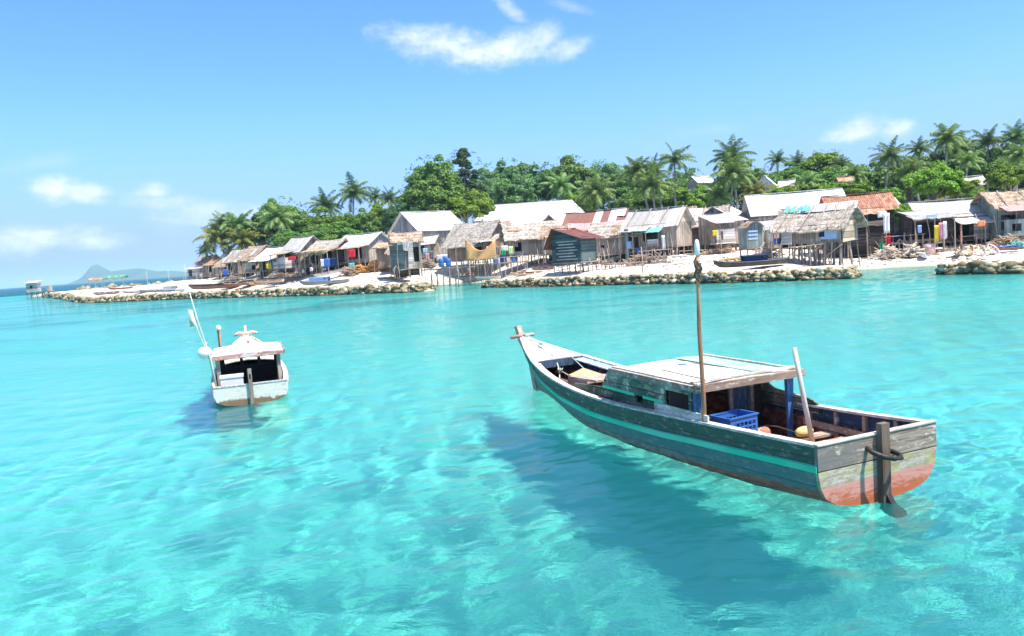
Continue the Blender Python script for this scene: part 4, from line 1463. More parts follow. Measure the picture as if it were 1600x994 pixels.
def hut(label, px, py, Y, W, D, h, rise, st, rot, roof, wall, style='gable', over=0.35, holes=(), side_holes=(), name='stilt_hut', cat='hut', gable=None,
        battens=0, stilts=True, door=None, group=HUTS, back_wall=True, stilt_rows=2, front=True, ridge_pos=0.5, dark_under=False, patch=None, extra=None, label_roof=None, sag=0.13):
    """origin: middle of the front wall's foot.  x along the front, y away from it"""
    rg = random.Random(int(px * 7 + py * 13 + Y))
    x, y, z = foot(px, py, Y)
    if px > 1335 and Y < 70:
        W *= 1.07; D *= 1.07; h *= 1.07; rise *= 1.07; st *= 1.07
    if group != HUTS:
        stilts = False
    if group == 'houses among the trees on the hill':
        g0 = gz(x, y) - .3; h += z - g0; z = g0; st = 0
    th = thing(name, label, cat, (x, y, z), R(rot), group)
    fz = st
    w2 = W / 2
    # walls
    mb = MB()
    if front:
        panel(mb, 0.0, -w2, w2, fz, fz + h, list(holes), .06, 'y')
    if back_wall:
        panel(mb, D, -w2, w2, fz, fz + h, [], .06, 'y')
    for sd in (-1, 1):
        panel(mb, sd * (w2 - .032), .033, D - .033, fz, fz + h, list(side_holes) if sd == (1 if rot <= 0 else -1) else [], .06, 'x')
    if style == 'gable':
        ry = D * ridge_pos
        for sd in (-1, 1):
            gm = MB(); gm.prism([(sd * (w2 - .03) - .03, .0, fz + h + .002), (sd * (w2 - .03) - .03, D, fz + h + .002), (sd * (w2 - .03) - .03, ry, fz + h + rise - .02)], (.06, 0, 0))
            gm.build('gable_wall', gable or wall, th)
    else:
        gm = MB()
        for sd in (-1, 1):
            gm.prism([(sd * (w2 - .03) - .03, .0, fz + h + .002), (sd * (w2 - .03) - .03, D + .05, fz + h + .002), (sd * (w2 - .03) - .03, D + .05, fz + h + rise - .02)], (.06, 0, 0))
        gm.prism([(-w2 + .055, D, fz + h + .004), (w2 - .055, D, fz + h + .004), (w2 - .055, D, fz + h + rise - .04), (-w2 + .055, D, fz + h + rise - .04)], (0, .05, 0))
        gm.build('gable_wall', gable or wall, th)
    wo = mb.build('wall', wall, th)
    MB().b(-w2 - .04, w2 + .04, -.06, D + .04, fz - .12, fz - .002).build('floor_deck', 'stilt_wood', th)
    if .15 < st < 1.3 and stilt_rows < 3:
        MB().b(-w2 + .1, w2 - .1, D * .75, D * .75 + .05, -.3, fz - .13).build('underfloor_shade_panel', 'dark_board', th)  # dark panel added to stand for the shade beneath the floor
    # roof
    is_th = roof.startswith('thatch')
    tk = .13 if is_th else .035
    rgh = .10 if is_th else .012
    nx, ny = (16, 6) if is_th else (8, 3)
    rx0, rx1 = -w2 - over, w2 + over
    mb = MB()
    if style == 'gable':
        ry = D * ridge_pos
        s1, s2 = rise / max(.1, ry), rise / max(.1, D - ry)
        mb.sheet(roof_slab(rg, rx0, rx1, (-over, fz + h - s1 * over + tk), (ry, fz + h + rise + tk), tk, rgh, nx, ny, sag), tk)
        mb.sheet(roof_slab(rg, rx0, rx1, (D + over, fz + h - s2 * over + tk), (ry, fz + h + rise + tk), tk, rgh, nx, ny, sag), tk)
        if not is_th:
            mb.b(rx0, rx1, ry - .12, ry + .12, fz + h + rise + tk - .03, fz + h + rise + tk + .03)
    else:
        s1 = rise / D
        mb.sheet(roof_slab(rg, rx0, rx1, (-over, fz + h - s1 * over + tk), (D + over, fz + h + rise + s1 * over + tk), tk, rgh, nx, ny, sag), tk)
    ro = mb.build('roof', roof, th)
    if label_roof: ro['label'] = label_roof
    if patch:
        u0, u1, v0, v1, pm = patch
        s1 = rise / (D * (ridge_pos if style == 'gable' else 1))
        ye, yr = -over, (D * ridge_pos if style == 'gable' else D)
        ze, zr = fz + h - s1 * over + tk, fz + h + rise + tk
        mb = MB()
        q = [[(rx0 + (rx1 - rx0) * u, ye + (yr - ye) * v, ze + (zr - ze) * v + .07) for u in np.linspace(u0, u1, 6)] for v in np.linspace(v0, v1, 4)]
        mb.sheet(q, .02); mb.build('roof_patch', pm, ro)
    for k in range(battens):
        u = rx0 + (rx1 - rx0) * (k + .6 + rg.uniform(-.25, .25)) / battens
        ry = D * (ridge_pos if style == 'gable' else 1)
        s1 = rise / ry
        a = (u + rg.uniform(-.2, .1), -over, fz + h - s1 * over + tk + .05)
        b = (u + rg.uniform(0, .3), ry - .1, fz + h + rise + tk + .02)
        MB().tube([a, ((a[0] + b[0]) / 2, (a[1] + b[1]) / 2, (a[2] + b[2]) / 2 + .03), b], .045, 5).build('batten', 'pole_wood', ro)
    # stilts
    if st > 0.15:
        nst = max(2, int(W / 1.15) + 1)
        for r_ in range(stilt_rows):
            yy = .05 + (D - .1) * r_ / max(1, stilt_rows - 1)
            for k in range(nst):
                xx = -w2 + .08 + (W - .16) * k / (nst - 1)
                lean = rg.uniform(-.14, .14) * st
                rad = rg.uniform(.05, .085)
                MB().tube([(xx + lean, yy + rg.uniform(-.1, .1), -.5), (xx + lean * .4, yy, st * .5), (xx, yy, fz - .11)], [rad, rad * .95, rad * .85], 6).build('stilt', 'stilt_wood', th)
        if st > 0.6:
            for k in range(max(1, nst // 3)):
                xx = -w2 + rg.random() * W * .6
                MB().tube([(xx, -.02, .05), (xx + rg.uniform(.8, 1.6), -.03, fz - .2)], .035, 5).build('brace', 'pole_wood', th)
    if stilts:
        for k in range(rg.randint(3, 6)):
            xx = rg.uniform(-w2 - .3, w2 + .3); yy = rg.uniform(-1.3, -.35)
            hh = rg.uniform(.6, 1.0) * (st + h) if rg.random() < .5 else st + rg.uniform(.2, .7)
            MB().tube([(xx, yy, -.4), (xx + rg.uniform(-.12, .12), yy, hh * .5), (xx + rg.uniform(-.35, .35), yy + rg.uniform(0, .3), hh)], rg.uniform(.025, .05), 5).build('prop_pole', 'pole_wood', th)
        if rg.random() < .6:
            z0 = st * rg.uniform(.5, .9) + .1
            MB().tube([(-w2 * rg.uniform(.5, 1.1), -.9, z0), (w2 * rg.uniform(.4, 1.1), -.85, z0 + rg.uniform(-.15, .2))], .03, 5).build('cross_pole', 'pole_wood', th)
        if not patch and not extra and is_th:
            u = rg.uniform(.05, .6); patch = (u, u + rg.uniform(.15, .35), rg.uniform(.0, .5), rg.uniform(.7, .98), rg.choice(['thatch_brown', 'cream_metal', 'thatch_straw', 'grey_metal', 'thatch_grey']))
            s1 = rise / (D * (ridge_pos if style == 'gable' else 1))
            ye, yr = -over, (D * ridge_pos if style == 'gable' else D)
            ze, zr = fz + h - s1 * over + tk, fz + h + rise + tk
            mb = MB()
            q = [[(rx0 + (rx1 - rx0) * u_, ye + (yr - ye) * v_, ze + (zr - ze) * v_ + .09 - sag * math.sin(math.pi * u_) * (.4 + .6 * v_)) for u_ in np.linspace(patch[0], patch[1], 5)] for v_ in np.linspace(patch[2], patch[3], 4)]
            mb.sheet(q, .03); mb.build('roof_patch', patch[4], ro)
    if door:
        u0, u1, v1, dm = door
        MB().b(u0, u1, -.06, -.034, fz + .02, fz + v1).build('door', dm, th)
    if extra:
        extra(th, fz, W, D, h, rise)
    return th


def porch(th, x0, x1, depth, z_in, z_out, mat, posts=3, post_z=0.0, tk=.05, rough=.05, name='porch_roof', post_mat='pole_wood'):
    """lean-to roof sticking out of the front wall, on posts"""
    rg = random.Random(int(x0 * 31 + depth * 77 + z_in * 10))
    mb = MB(); mb.sheet(roof_slab(rg, x0, x1, (-depth, z_out), (.0, z_in), tk, rough, 12, 4), tk)
    mb.build(name, mat, th)
    for k in range(posts):
        xx = x0 + .12 + (x1 - x0 - .24) * k / max(1, posts - 1)
        MB().tube([(xx + rg.uniform(-.08, .08), -depth + .15, post_z - .4), (xx, -depth + .15, z_out + .02)], .05, 6).build('porch_post', post_mat, th)


def fringe(th, x0, x1, y, z, drop, mat='thatch_straw', n=60):
    """frayed palm leaf hanging from the eave"""
    rg = random.Random(int(x0 * 10 + z * 100))
    mb = MB()
    for k in range(n):
        x = x0 + (x1 - x0) * (k + rg.random()) / n
        d = drop * rg.uniform(.4, 1.1); w = rg.uniform(.05, .14)
        yy = y + rg.uniform(-.12, .06)
        mb.add([(x, yy, z + .05), (x + w, yy + .02, z + .05), (x + w * .7 + rg.uniform(-.1, .1), yy - .05, z - d), (x + w * .3, yy - .07, z - d * .9)], [(0, 1, 2, 3)])
    mb.build('leaf_fringe', mat, th)


# ---- left cluster, far to near
hut('small pale shed at the far left end of the row, beside the boat basin', 304, 436, 122, 3.0, 3.2, 1.45, .5, .25, -30, 'cream_metal', 'pale_board', 'shed', .4, [(-1.2, -.4, .5, 1.5)], gable='dark_board')
hut('hut with reddish tin roof, second from the left end of the row', 330, 435, 121, 3.3, 3.4, 1.9, .95, .4, -34, 'orange_metal', 'grey_board', 'gable', .4, [(-.6, .4, .9, 1.9)])
hut('low thatched hut with brown walls behind the dark canoe', 350, 433, 114, 2.8, 3.0, 1.4, 1.0, .35, -34, 'thatch_brown', 'brown_board', 'gable', .45, [(.2, 1.2, .5, 1.6)])
def ex(th, fz, W, D, h, r):
    MB().tube([(.6, -1.0, -.2), (1.3, -.2, 1.6)], .06, 6).build('prop', 'grey_pole', th)
hut('steep grey thatched hut with a blue cloth on its wall', 364, 432, 110, 3.0, 3.4, 1.9, 1.35, .45, -37, 'thatch_grey', 'brown_board', 'gable', .5, [(-.9, 0, .9, 1.8)], battens=2, extra=ex)
hut('brown thatched hut with a tall woven wall, fourth roof from the left', 390, 431, 106, 3.0, 3.6, 1.9, 1.5, .6, -37, 'thatch_brown', 'woven_mat', 'gable', .5, [(.7, 1.5, .8, 1.4)])
def ex(th, fz, W, D, h, r):
    porch(th, -2.0, 2.3, 1.6, fz + h - .15, fz + h - .6, 'cream_metal', 4)
hut('hut with a pinkish grey tin roof and a pale awning over a cluttered porch', 419, 429, 103, 3.4, 3.8, 1.95, 1.2, .5, -35, 'cream_metal', 'brown_board', 'gable', .45, [(-1.2, -.2, .6, 2.0), (.4, 1.2, 1.1, 1.9)], gable='blue_grey_board', extra=ex)
def ex(th, fz, W, D, h, r):
    mb = MB(); panel(mb, -1.5, -2.0, .5, .7, 2.1, [(-1.9, -1.1, 1.6, 2.0)], .05, 'y'); panel(mb, .5, -1.48, -.05, .7, 2.1, [], .05, 'x'); panel(mb, -2.0, -1.48, -.05, .7, 2.1, [], .05, 'x')
    mb.build('side_room', 'pale_board', th)
    porch(th, -2.3, .8, 1.8, fz + h - .1, fz + h - .45, 'thatch_straw', 3)
hut('tall grey roofed hut with a pale plank box room on its front', 458, 427, 100, 3.4, 4.2, 2.3, 1.7, .7, -36, 'grey_metal', 'grey_board', 'gable', .45, [(-1.5, -.2, 1.0, 2.6), (.6, 1.5, 1.0, 2.4)], extra=ex)
def ex(th, fz, W, D, h, r):
    porch(th, -2.6, 2.8, 1.9, fz + h + .1, fz + h - .25, 'thatch_straw', 6, rough=.12, tk=.12)
    fringe(th, -2.6, 2.8, -1.95, fz + h - .25, .55)
hut('thatched hut with a shaggy straw porch above hanging blue cloths', 506, 424, 98, 4.4, 3.4, 2.0, 1.1, .8, -33, 'thatch_grey', 'dark_board', 'gable', .4, [(-2.2, -.8, .9, 2.6), (.3, 1.7, .9, 2.6)], extra=ex)
def ex(th, fz, W, D, h, r):
    porch(th, -2.9, 2.7, 1.8, fz + h - .15, fz + h - .45, 'thatch_brown', 4)
hut('long hut with a bright white tin roof above the orange firewood', 553, 421, 97, 5.4, 4.6, 2.2, 1.35, .9, -32, 'white_metal', 'grey_board', 'gable', .4, [(-2.6, -1.4, 1.0, 2.6), (-.9, 1.6, 1.3, 2.9)], gable='blue_grey_board', extra=ex)
hut('small hut with a low white roof peeping between two larger ones', 600, 400, 112, 4.0, 3.0, 1.6, .8, .6, 20, 'white_metal', 'grey_board', 'gable', .3)
hut('brown board shack with a thatched lean-to roof behind the firewood', 606, 424, 92, 2.3, 2.2, 2.4, .5, .5, -6, 'thatch_brown', 'brown_board', 'shed', .35, [(.4, .8, 1.0, 1.6)])
def ex(th, fz, W, D, h, r):
    MB().box((-1.25, -.55, 1.7), (1.5, .05, 2.9), (.10, -.06, .12)).build('leaning_panel', 'slate_board', th)
    MB().box((-.55, -.4, 3.0), (1.3, .06, .9), (.1, .25, 0)).build('leaning_panel', 'cream_metal', th)
    MB().box((.25, -.3, 2.1), (.5, .04, 3.2), (.02, .06, 0)).build('leaning_panel', 'pale_board', th)
hut('narrow crooked grey shack patched with leaning sheets at the creek mouth', 640, 427, 84, 2.9, 2.4, 3.0, .9, .55, 14, 'thatch_brown', 'grey_board', 'gable', .3, [(.6, 1.2, 1.2, 2.8)], extra=ex)
hut('big grey plank house with a bright white roof and a wide left gable', 694, 404, 104, 7.2, 7.4, 3.6, 2.5, .5, 38, 'white_metal', 'blue_grey_board', 'gable', .45, [(4.0, 4.8, 2.0, 3.0)], gable='blue_grey_board', name='plank_house', cat='house', ridge_pos=.5)
def ex(th, fz, W, D, h, r):
    porch(th, 2.0, 5.0, 1.2, fz + h + .25, fz + h - .05, 'thatch_grey', 3, rough=.1, tk=.1)
    mb = MB(); mb.sheet(roof_slab(random.Random(3), 2.4, 4.6, (.3, fz + h + .1), (1.8, fz + h + .75), .08, .08, 8, 3), .08); mb.build('gable_lean_to', 'thatch_grey', th)
hut('broad thatched hut on stilts with an orange cloth hung across its front', 730, 415, 92, 5.8, 4.8, 1.9, 2.4, .8, -36, 'thatch_grey', 'brown_board', 'gable', .55, [(1.4, 2.4, .8, 2.5)], extra=ex, stilt_rows=3)
hut('low roof of orange rusted sheets between the white hall and the thatched hut', 752, 392, 104, 7.0, 3.0, 2.4, .9, .5, -6, 'orange_metal', 'dark_board', 'shed', .4, name='rusty_roofed_shed', cat='shed')
def great_hall():
    x, y, z = foot(832, 392, 122)
    th = thing('great_hall', 'huge hall with a bright white hipped metal roof behind the huts', 'hall', (x, y, z), R(2), HUTS)
    mb = MB(); mb.b(-9.2, 9.2, 0, .1, .3, 3.6); mb.b(-9.2, 9.2, 10.9, 11, .3, 3.6); mb.b(-9.2, -9.1, .1, 10.9, .3, 3.6); mb.b(9.1, 9.2, .1, 10.9, .3, 3.6); mb.build('wall', 'grey_board', th)
    e0, e1, er, ez, zr = -11.0, 10.6, 5.5, 3.2, 7.9
    r0, r1 = -7.2, 7.4
    zg = 6.2
    fy = er * (1 - (zg - ez) / (zr - ez)) * 1.27
    mb = MB()
    A = [(e0, -1.3, ez), (e1, -1.3, ez), (r1, er, zr), (r0, er, zr), (r0 - .9, er - (er + 1.3) * (1 - (zg - ez) / (zr - ez)), zg)]
    yb = 11 + 1.3
    def mir(p): return (p[0], 2 * er - p[1], p[2])
    mb.prism([A[0], A[1], A[2], A[3], A[4]], (0, 0, -.08))
    mb.prism([mir(p) for p in (A[0], A[4], A[3], A[2], A[1])], (0, 0, -.08))
    mb.prism([A[1], mir(A[1]), A[2]], (0, 0, -.08))
    mb.prism([mir(A[0]), A[0], A[4], mir(A[4])], (0, 0, -.08))
    mb.b(r0 - .1, r1 + .1, er - .12, er + .12, zr - .03, zr + .06)
    mb.build('roof', 'white_metal', th)
    g = MB(); g.prism([(r0 - .35, A[4][1] + .25, zg + .02), (r0 - .35, 2 * er - A[4][1] - .25, zg + .02), (r0 - .35, er, zr - .2)], (.08, 0, 0)); g.build('gable_wall', 'grey_board', th)
    for sd in (1, -1):
        p, q = Vector((r0 - .95, er - sd * (er - A[4][1] + .15), zg + .0)), Vector((r0 - .3, er, zr + .08))
        MB().beam(p, q, .25, .06).build('verge_board', 'white_plastic', th)


great_hall()
hut('grey thatched hut with a peaked dormer left of the slate hut', 836, 408, 86, 5.6, 4.2, 2.0, 1.6, .8, 8, 'thatch_grey', 'grey_board', 'gable', .5, [(.9, 1.8, 1.0, 2.6), (-2.2, -1.4, 1.2, 2.2)], battens=0, stilt_rows=3)
hut('tiny peaked thatched roof rising behind the slate hut', 878, 392, 95, 2.6, 2.6, 2.6, 1.3, .5, 84, 'thatch_grey', 'grey_board', 'gable', .3)


def ex(th, fz, W, D, h, r):
    # loose light gaps between the boards of the near gable end, and a lighter shutter on the front
    MB().b(-W / 2 + .1, W / 2 - .15, -.07, -.035, fz + .05, fz + h - .08).build('shutter', 'slate_shutter', th)
    for k in range(7):
        MB().b(-W / 2 - .012, -W / 2 - .002, .3 + .2 * (k % 3), D - .5 - .25 * (k % 2), fz + .22 + .27 * k, fz + .31 + .27 * k).build('pale_lath', 'pale_board', th)


wood('slate_shutter', (0.05, 0.085, 0.085), (0.13, 0.18, 0.17), grain='x', plank=('z', 0.16))
hut('dark slate coloured stilt hut with a rusty roof at the breakwater', 921, 425.5, 70.5, 2.5, 3.2, 2.25, .85, 1.05, 48, 'dark_rust_metal', 'slate_board', 'gable', .6, extra=ex, stilt_rows=3, ridge_pos=.84)
hut('long roof striped in white and rust red behind the slate hut', 925, 392, 90, 7.4, 4.6, 2.4, 1.9, .4, -26, 'striped_metal', 'grey_board', 'gable', .4, [(-2, -1, .8, 2.4)])
hut('low pink and white tin roof just above the slate hut', 940, 398, 82, 6.0, 2.6, 2.4, .7, .4, -5, 'pink_metal', 'grey_board', 'shed', .4, name='pink_roofed_shed', cat='shed')
hut('low grey thatched hut with a plank wall right of the slate hut', 960, 409, 76, 4.2, 2.8, 1.9, 1.1, .8, -22, 'thatch_grey', 'grey_board', 'gable', .4, [(-1.3, -.9, 1.4, 1.7), (1.2, 1.9, .9, 2.4)])
hut('roof of rust and white sheets rising above the plank walled hut', 1000, 398, 84, 5.6, 4.0, 2.2, 1.7, .5, -30, 'striped_metal', 'dark_board', 'gable', .4, name='striped_roofed_house', cat='house')


def ex(th, fz, W, D, h, r):
    porch(th, -2.7, .3, 1.5, fz + h - .1, fz + h - .55, 'grey_metal', 3)
    mb = MB(); mb.sheet(roof_slab(random.Random(3), -1.0, 1.6, (-1.4, fz + h - .75), (.05, fz + h - .2), .03, .06, 8, 3), .03); mb.build('tarpaulin', 'cloth_teal', th)
    MB().b(-2.1, -1.7, -1.3, -1.2, -.3, fz + h - .3).build('plank_post', 'green_grey_board', th)
    MB().b(.1, 1.2, -.9, -.84, fz + .1, fz + .75).build('porch_rail', 'pale_board', th)


hut('hut with long patched grey roof and a woven mat gable on stilts', 1018, 402, 74, 5.4, 3.4, 2.2, 1.5, .95, -38, 'grey_metal', 'grey_board', 'gable', .4, [(-2.4, -1.3, 1.0, 2.9), (-.8, .8, 1.1, 2.8)], gable='woven_mat', extra=ex, stilt_rows=3, battens=4)
hut('old thatched roof with bare rafters behind the woven gable hut', 1048, 388, 88, 4.6, 4.0, 2.4, 1.6, .5, -24, 'thatch_brown', 'dark_board', 'gable', .4, battens=4)
hut('dark open sided hut under a ragged thatched roof with crossed battens', 1092, 396, 80, 5.0, 3.8, 2.7, 1.6, .4, -24, 'thatch_grey', 'dark_board', 'gable', .5, [(-2, -.6, .4, 2.3), (.4, 1.8, .4, 2.4)], battens=4)
hut('plank house with a wide blue grey gable and patched grey roof', 1168, 388, 80, 3.6, 5.2, 2.7, 1.5, .3, 48, 'grey_metal', 'woven_mat', 'gable', .45, gable='blue_grey_board', name='plank_house', cat='house', side_holes=[])


def ex(th, fz, W, D, h, r):
    mb = MB(); panel(mb, -1.1, -2.0, -.1, fz, fz + 1.3, [(-1.6, -1.3, fz + .3, fz + 1.1)], .05, 'y'); mb.b(-2.1, 0, -1.15, 0, fz - .1, fz - .003); mb.build('balcony', 'pale_board', th)
    MB().box((-1.1, -.6, fz + h - .1), (2.0, 1.5, .05), (.2, 0, 0)).build('awning', 'cream_metal', th)


hut('plain grey board hut on stilts with a sloping roof, yellow cloth beside it', 1141, 394, 74, 3.2, 3.0, 2.1, .75, .95, 14, 'grey_metal', 'grey_board', 'shed', .35, extra=ex, stilt_rows=3, side_holes=[])
hut('low white roofed shed between the blue gable and the round topped hut', 1186, 380, 82, 5.0, 4.0, 2.5, .9, .2, -4, 'white_metal', 'grey_board', 'shed', .4, name='white_roofed_shed', cat='shed')
hut('long bright white roofed building behind the big thatched stilt hut', 1252, 382, 76, 8.6, 5.5, 3.1, 1.9, .3, -8, 'white_metal', 'grey_board', 'gable', .5, name='white_roofed_hall', cat='hall', label_roof=None)


for a_ in (
    ('brown thatched roof squeezed behind the reddish tin roof on the left', 318, 431, 128, 3.2, 3, 1.9, 1.1, .3, -34, 'thatch_brown', 'brown_board'),
    ('grey thatched roof rising between the low brown hut and the steep grey one', 357, 425, 120, 3.0, 3, 2.0, 1.2, .3, -36, 'thatch_grey', 'dark_board'),
    ('pale tin roof behind the tall woven walled hut', 412, 421, 114, 3.4, 3, 1.9, 1.2, .3, -34, 'cream_metal', 'brown_board'),
    ('brown thatched roof behind the hut with the pale awning', 444, 420, 111, 3.2, 3.2, 2.0, 1.3, .3, -34, 'thatch_brown', 'grey_board'),
    ('reddish roof squeezed right of the tall grey roofed hut', 489, 417, 109, 3.0, 3, 2.1, 1.2, .3, -32, 'orange_metal', 'dark_board'),
    ('grey thatched roof between the straw porch hut and the long white roof', 530, 415, 107, 3.4, 3, 2.1, 1.1, .3, -30, 'thatch_grey', 'dark_board'),
    ('low brown thatched lean-to left of the crooked grey shack', 622, 421, 90, 2.2, 2, 1.7, .8, .4, -20, 'thatch_brown', 'brown_board'),
    ('small grey roof wedged behind the crooked grey shack', 664, 408, 96, 2.6, 2.6, 1.9, .9, .4, -14, 'grey_metal', 'grey_board'),
    ('brown thatched hut wedged between the dormer hut and the slate hut', 866, 404, 84, 2.6, 2.6, 2.0, 1.0, .5, -20, 'thatch_brown', 'grey_board'),
    ('pale tin roof behind the low grey thatched hut', 968, 394, 92, 3.8, 3, 2.3, 1.2, .4, -28, 'cream_metal', 'dark_board'),
    ('brown thatched roof in the gap right of the woven gable hut', 1068, 394, 82, 2.8, 3, 2.2, 1.2, .4, -34, 'thatch_brown', 'dark_board'),
    ('rusty roof peeping over the ragged roof with crossed battens', 1118, 384, 92, 3.4, 3, 2.3, 1.3, .3, -30, 'rust_metal', 'dark_board'),
    ('grey roofed hut squeezed left of the round topped hut', 1190, 392, 74, 2.4, 2.6, 1.9, .8, .3, -30, 'grey_metal', 'brown_board'),
    ('grey thatched roof behind the low platform hut with the awning', 1428, 380, 68, 3.0, 2.6, 2.3, .9, .3, -10, 'thatch_grey', 'dark_board'),
):
    hut(*a_, over=.35, holes=[(-.6, .1, 1.0, 1.9)])


def round_hut():
    x, y, z = foot(1181, 398, 66)
    th = thing('round_topped_hut', 'small blue grey hut with a rounded roof left of the big thatched hut', 'hut', (x, y, z), R(6), HUTS)
    arc_ = [(-.75 + 1.5 * k / 8, .9 + .0, 2.35 + .5 * math.sin(math.pi * k / 8)) for k in range(9)]
    mb = MB(); mb.prism([(-.75, 0, .6), (.75, 0, .6)] + [(a[0], 0, a[2]) for a in arc_[::-1]], (0, .05, 0)); mb.prism([(-.75, 1.6, .6), (.75, 1.6, .6)] + [(a[0], 1.6, a[2]) for a in arc_[::-1]], (0, .05, 0))
    mb.b(-.78, -.72, .05, 1.6, .6, 2.35); mb.b(.72, .78, .05, 1.6, .6, 2.35); mb.build('wall', 'green_grey_board', th)
    mb = MB(); mb.sheet([[(a[0] * 1.1, yy, a[2] + .02) for a in arc_] for yy in (-.2, .8, 1.8)], .06); mb.build('roof', 'thatch_brown', th)
    for k in range(3):
        MB().b(-.6, .25, -.03, -.002, 1.3 + .32 * k, 1.45 + .32 * k).build('window_slat', 'cloth_pale_blue', th)
    for sx in (-.7, .7):
        for sy in (.05, 1.55):
            MB().tube([(sx, sy, -.4), (sx, sy, .6)], .06, 6).build('stilt', 'stilt_wood', th)
    MB().b(-.8, .8, -.03, 1.65, .52, .598).build('floor_deck', 'stilt_wood', th)


round_hut()


def ex(th, fz, W, D, h, r):
    # patched front, ridge sheet, porch shelf and a curtain
    MB().b(.9, 2.05, -.075, -.035, fz + .12, fz + 1.05).build('window_cloth', 'cloth_pale_blue', th)
    MB().b(.75, 1.15, -.078, -.076, fz + .3, fz + 1.0).build('window_cloth', 'cloth_navy', th)
    MB().b(-2.55, -1.7, -.9, -.05, fz - .1, fz - .03).build('shelf', 'pole_wood', th)
    mb = MB(); panel(mb, -.85, -1.75, -1.0, fz - .1, fz + .75, [], .05, 'y'); mb.build('water_tank_box', 'pale_board', th)
    mb = MB(); mb.sheet(roof_slab(random.Random(5), -2.2, 3.0, (D * .5 - .45, fz + h + rise_ - .3), (D * .5 + .02, fz + h + rise_ + .26), .03, .03, 10, 2), .03); mb.build('ridge_sheet', 'cream_metal', th)
    mb = MB(); mb.sheet(roof_slab(random.Random(7), -2.4, -.4, (D * .5 - .4, fz + h + rise_ - .16), (D * .5 + .08, fz + h + rise_ + .30), .03, .06, 10, 2), .03); mb.build('ridge_tarpaulin', 'cloth_teal', th)
    for k in range(22):
        xx = -W / 2 + W * (k + SR.random()) / 22
        yy = SR.choice([.4, D * .5, D * .8, -.25])
        MB().tube([(xx + SR.uniform(-.25, .25), yy, -.5), (xx, yy, fz - .1)], SR.uniform(.04, .07), 5).build('stilt', 'pole_wood', th)
    for k in range(3):
        xx = -2.2 + k * 1.5
        MB().tube([(xx, -.3, .2), (xx + 1.7, -.35, fz - .3)], .035, 5).build('brace', 'pole_wood', th)
    mb = MB(); mb.sheet([[(-2.95 + .25 * i / 3 + .1 * math.sin(j), -.5 + .08 * math.sin(2 * i + j), fz + 1.6 - .4 * j - .1 * i) for j in range(4)] for i in range(4)], .02); mb.build('hanging_net', 'cloth_white', th)
    MB().box((W / 2 + .12, 1.2, fz + .62), (.05, 2.4, 1.5), (.04, 0, 0)).build('clad_panel', 'woven_mat', th)


rise_ = 1.32
hut('large ragged thatched hut on many thin stilts at the end of the long breakwater', 1266, 413, 57.5, 4.6, 3.5, 1.22, rise_, 1.68, -43, 'thatch_grey', 'grey_board', 'gable', .55, [(-2.0, -1.4, 2.1, 2.8), (-.7, -.2, 2.3, 2.8)], gable='woven_mat', battens=6, extra=ex, stilt_rows=3, sag=.24)


def ex(th, fz, W, D, h, r):
    porch(th, -2.3, 1.6, 1.3, fz + h - .05, fz + h - .5, 'orange_metal', 0, tk=.035)
    porch(th, -1.9, 1.3, 2.3, fz + h - .75, fz + h - 1.5, 'dark_board', 3, tk=.05)
    mb = MB()
    for k in range(4):
        mb.b(-1.9, 1.3, -1.9, -1.86, 1.0 + .28 * k, 1.2 + .28 * k)
    mb.build('porch_boards', 'dark_board', th)
    MB().b(-1.2, .5, -.5, -.45, -.2, 1.35).build('doorway_shade_sheet', 'cabin_dark', th)  # dark sheet in front of the opening, standing for the shade indoors


hut('dark brown house with rusty red roof and a lower orange porch roof', 1350, 402, 62, 4.7, 3.8, 3.75, 1.25, .15, -10, 'rust_metal', 'dark_board', 'gable', .4, [(-1.2, .4, .2, 1.8)], gable='slate_board', extra=ex, name='brown_house', cat='house')
hut('upright white sheet roof between the rusty house and the bright bush', 1404, 385, 74, 2.0, 3.4, 2.6, 1.9, .2, -5, 'white_metal', 'grey_board', 'shed', .2, name='white_roofed_shed', cat='shed')


def ex(th, fz, W, D, h, r):
    MB().b(-1.6, 1.5, -1.35, -1.3, fz + 1.75, fz + 1.95).build('awning_edge', 'cloth_white', th)
    MB().b(-.7, .1, -1.37, -1.352, fz + 1.74, fz + 1.96).build('awning_edge', 'cloth_pale_blue', th)
    porch(th, -1.7, 1.6, 1.4, fz + h, fz + h - .35, 'grey_metal', 3)
hut('low open platform hut with a white and blue awning, left of the long grey roof', 1451, 389, 59, 2.5, 2.2, 1.9, .4, .75, -4, 'grey_metal', 'dark_board', 'shed', .3, [(-1.3, 1.2, .9, 2.2)], extra=ex)


def ex(th, fz, W, D, h, r):
    porch(th, -1.15, 2.9, 1.7, fz + h - .25, fz + h - .85, 'cream_metal', 3, tk=.035)
    MB().b(.4, 1.7, -.6, -.55, fz, fz + 1.5).build('screen_board', 'pale_board', th)
    MB().b(-1.0, 1.6, -1.3, -1.0, fz + .30, fz + .36).build('bench', 'pole_wood', th)
    for x in (-.9, .3, 1.5):
        MB().b(x - .04, x + .04, -1.25, -1.05, -.2, fz + .298).build('bench_leg', 'pole_wood', th)
    MB().b(-1.12, -1.02, -1.62, -1.5, -.3, fz + h - .8).build('door_post', 'red_board', th)
hut('long open fronted hut with a wide grey corrugated roof and a bench', 1509, 384, 61, 6.6, 3.6, 2.1, 1.2, .45, -6, 'grey_metal', 'dark_board', 'gable', .35, [(-1.0, .3, .6, 2.2), (1.8, 2.7, .6, 2.2)], extra=ex)


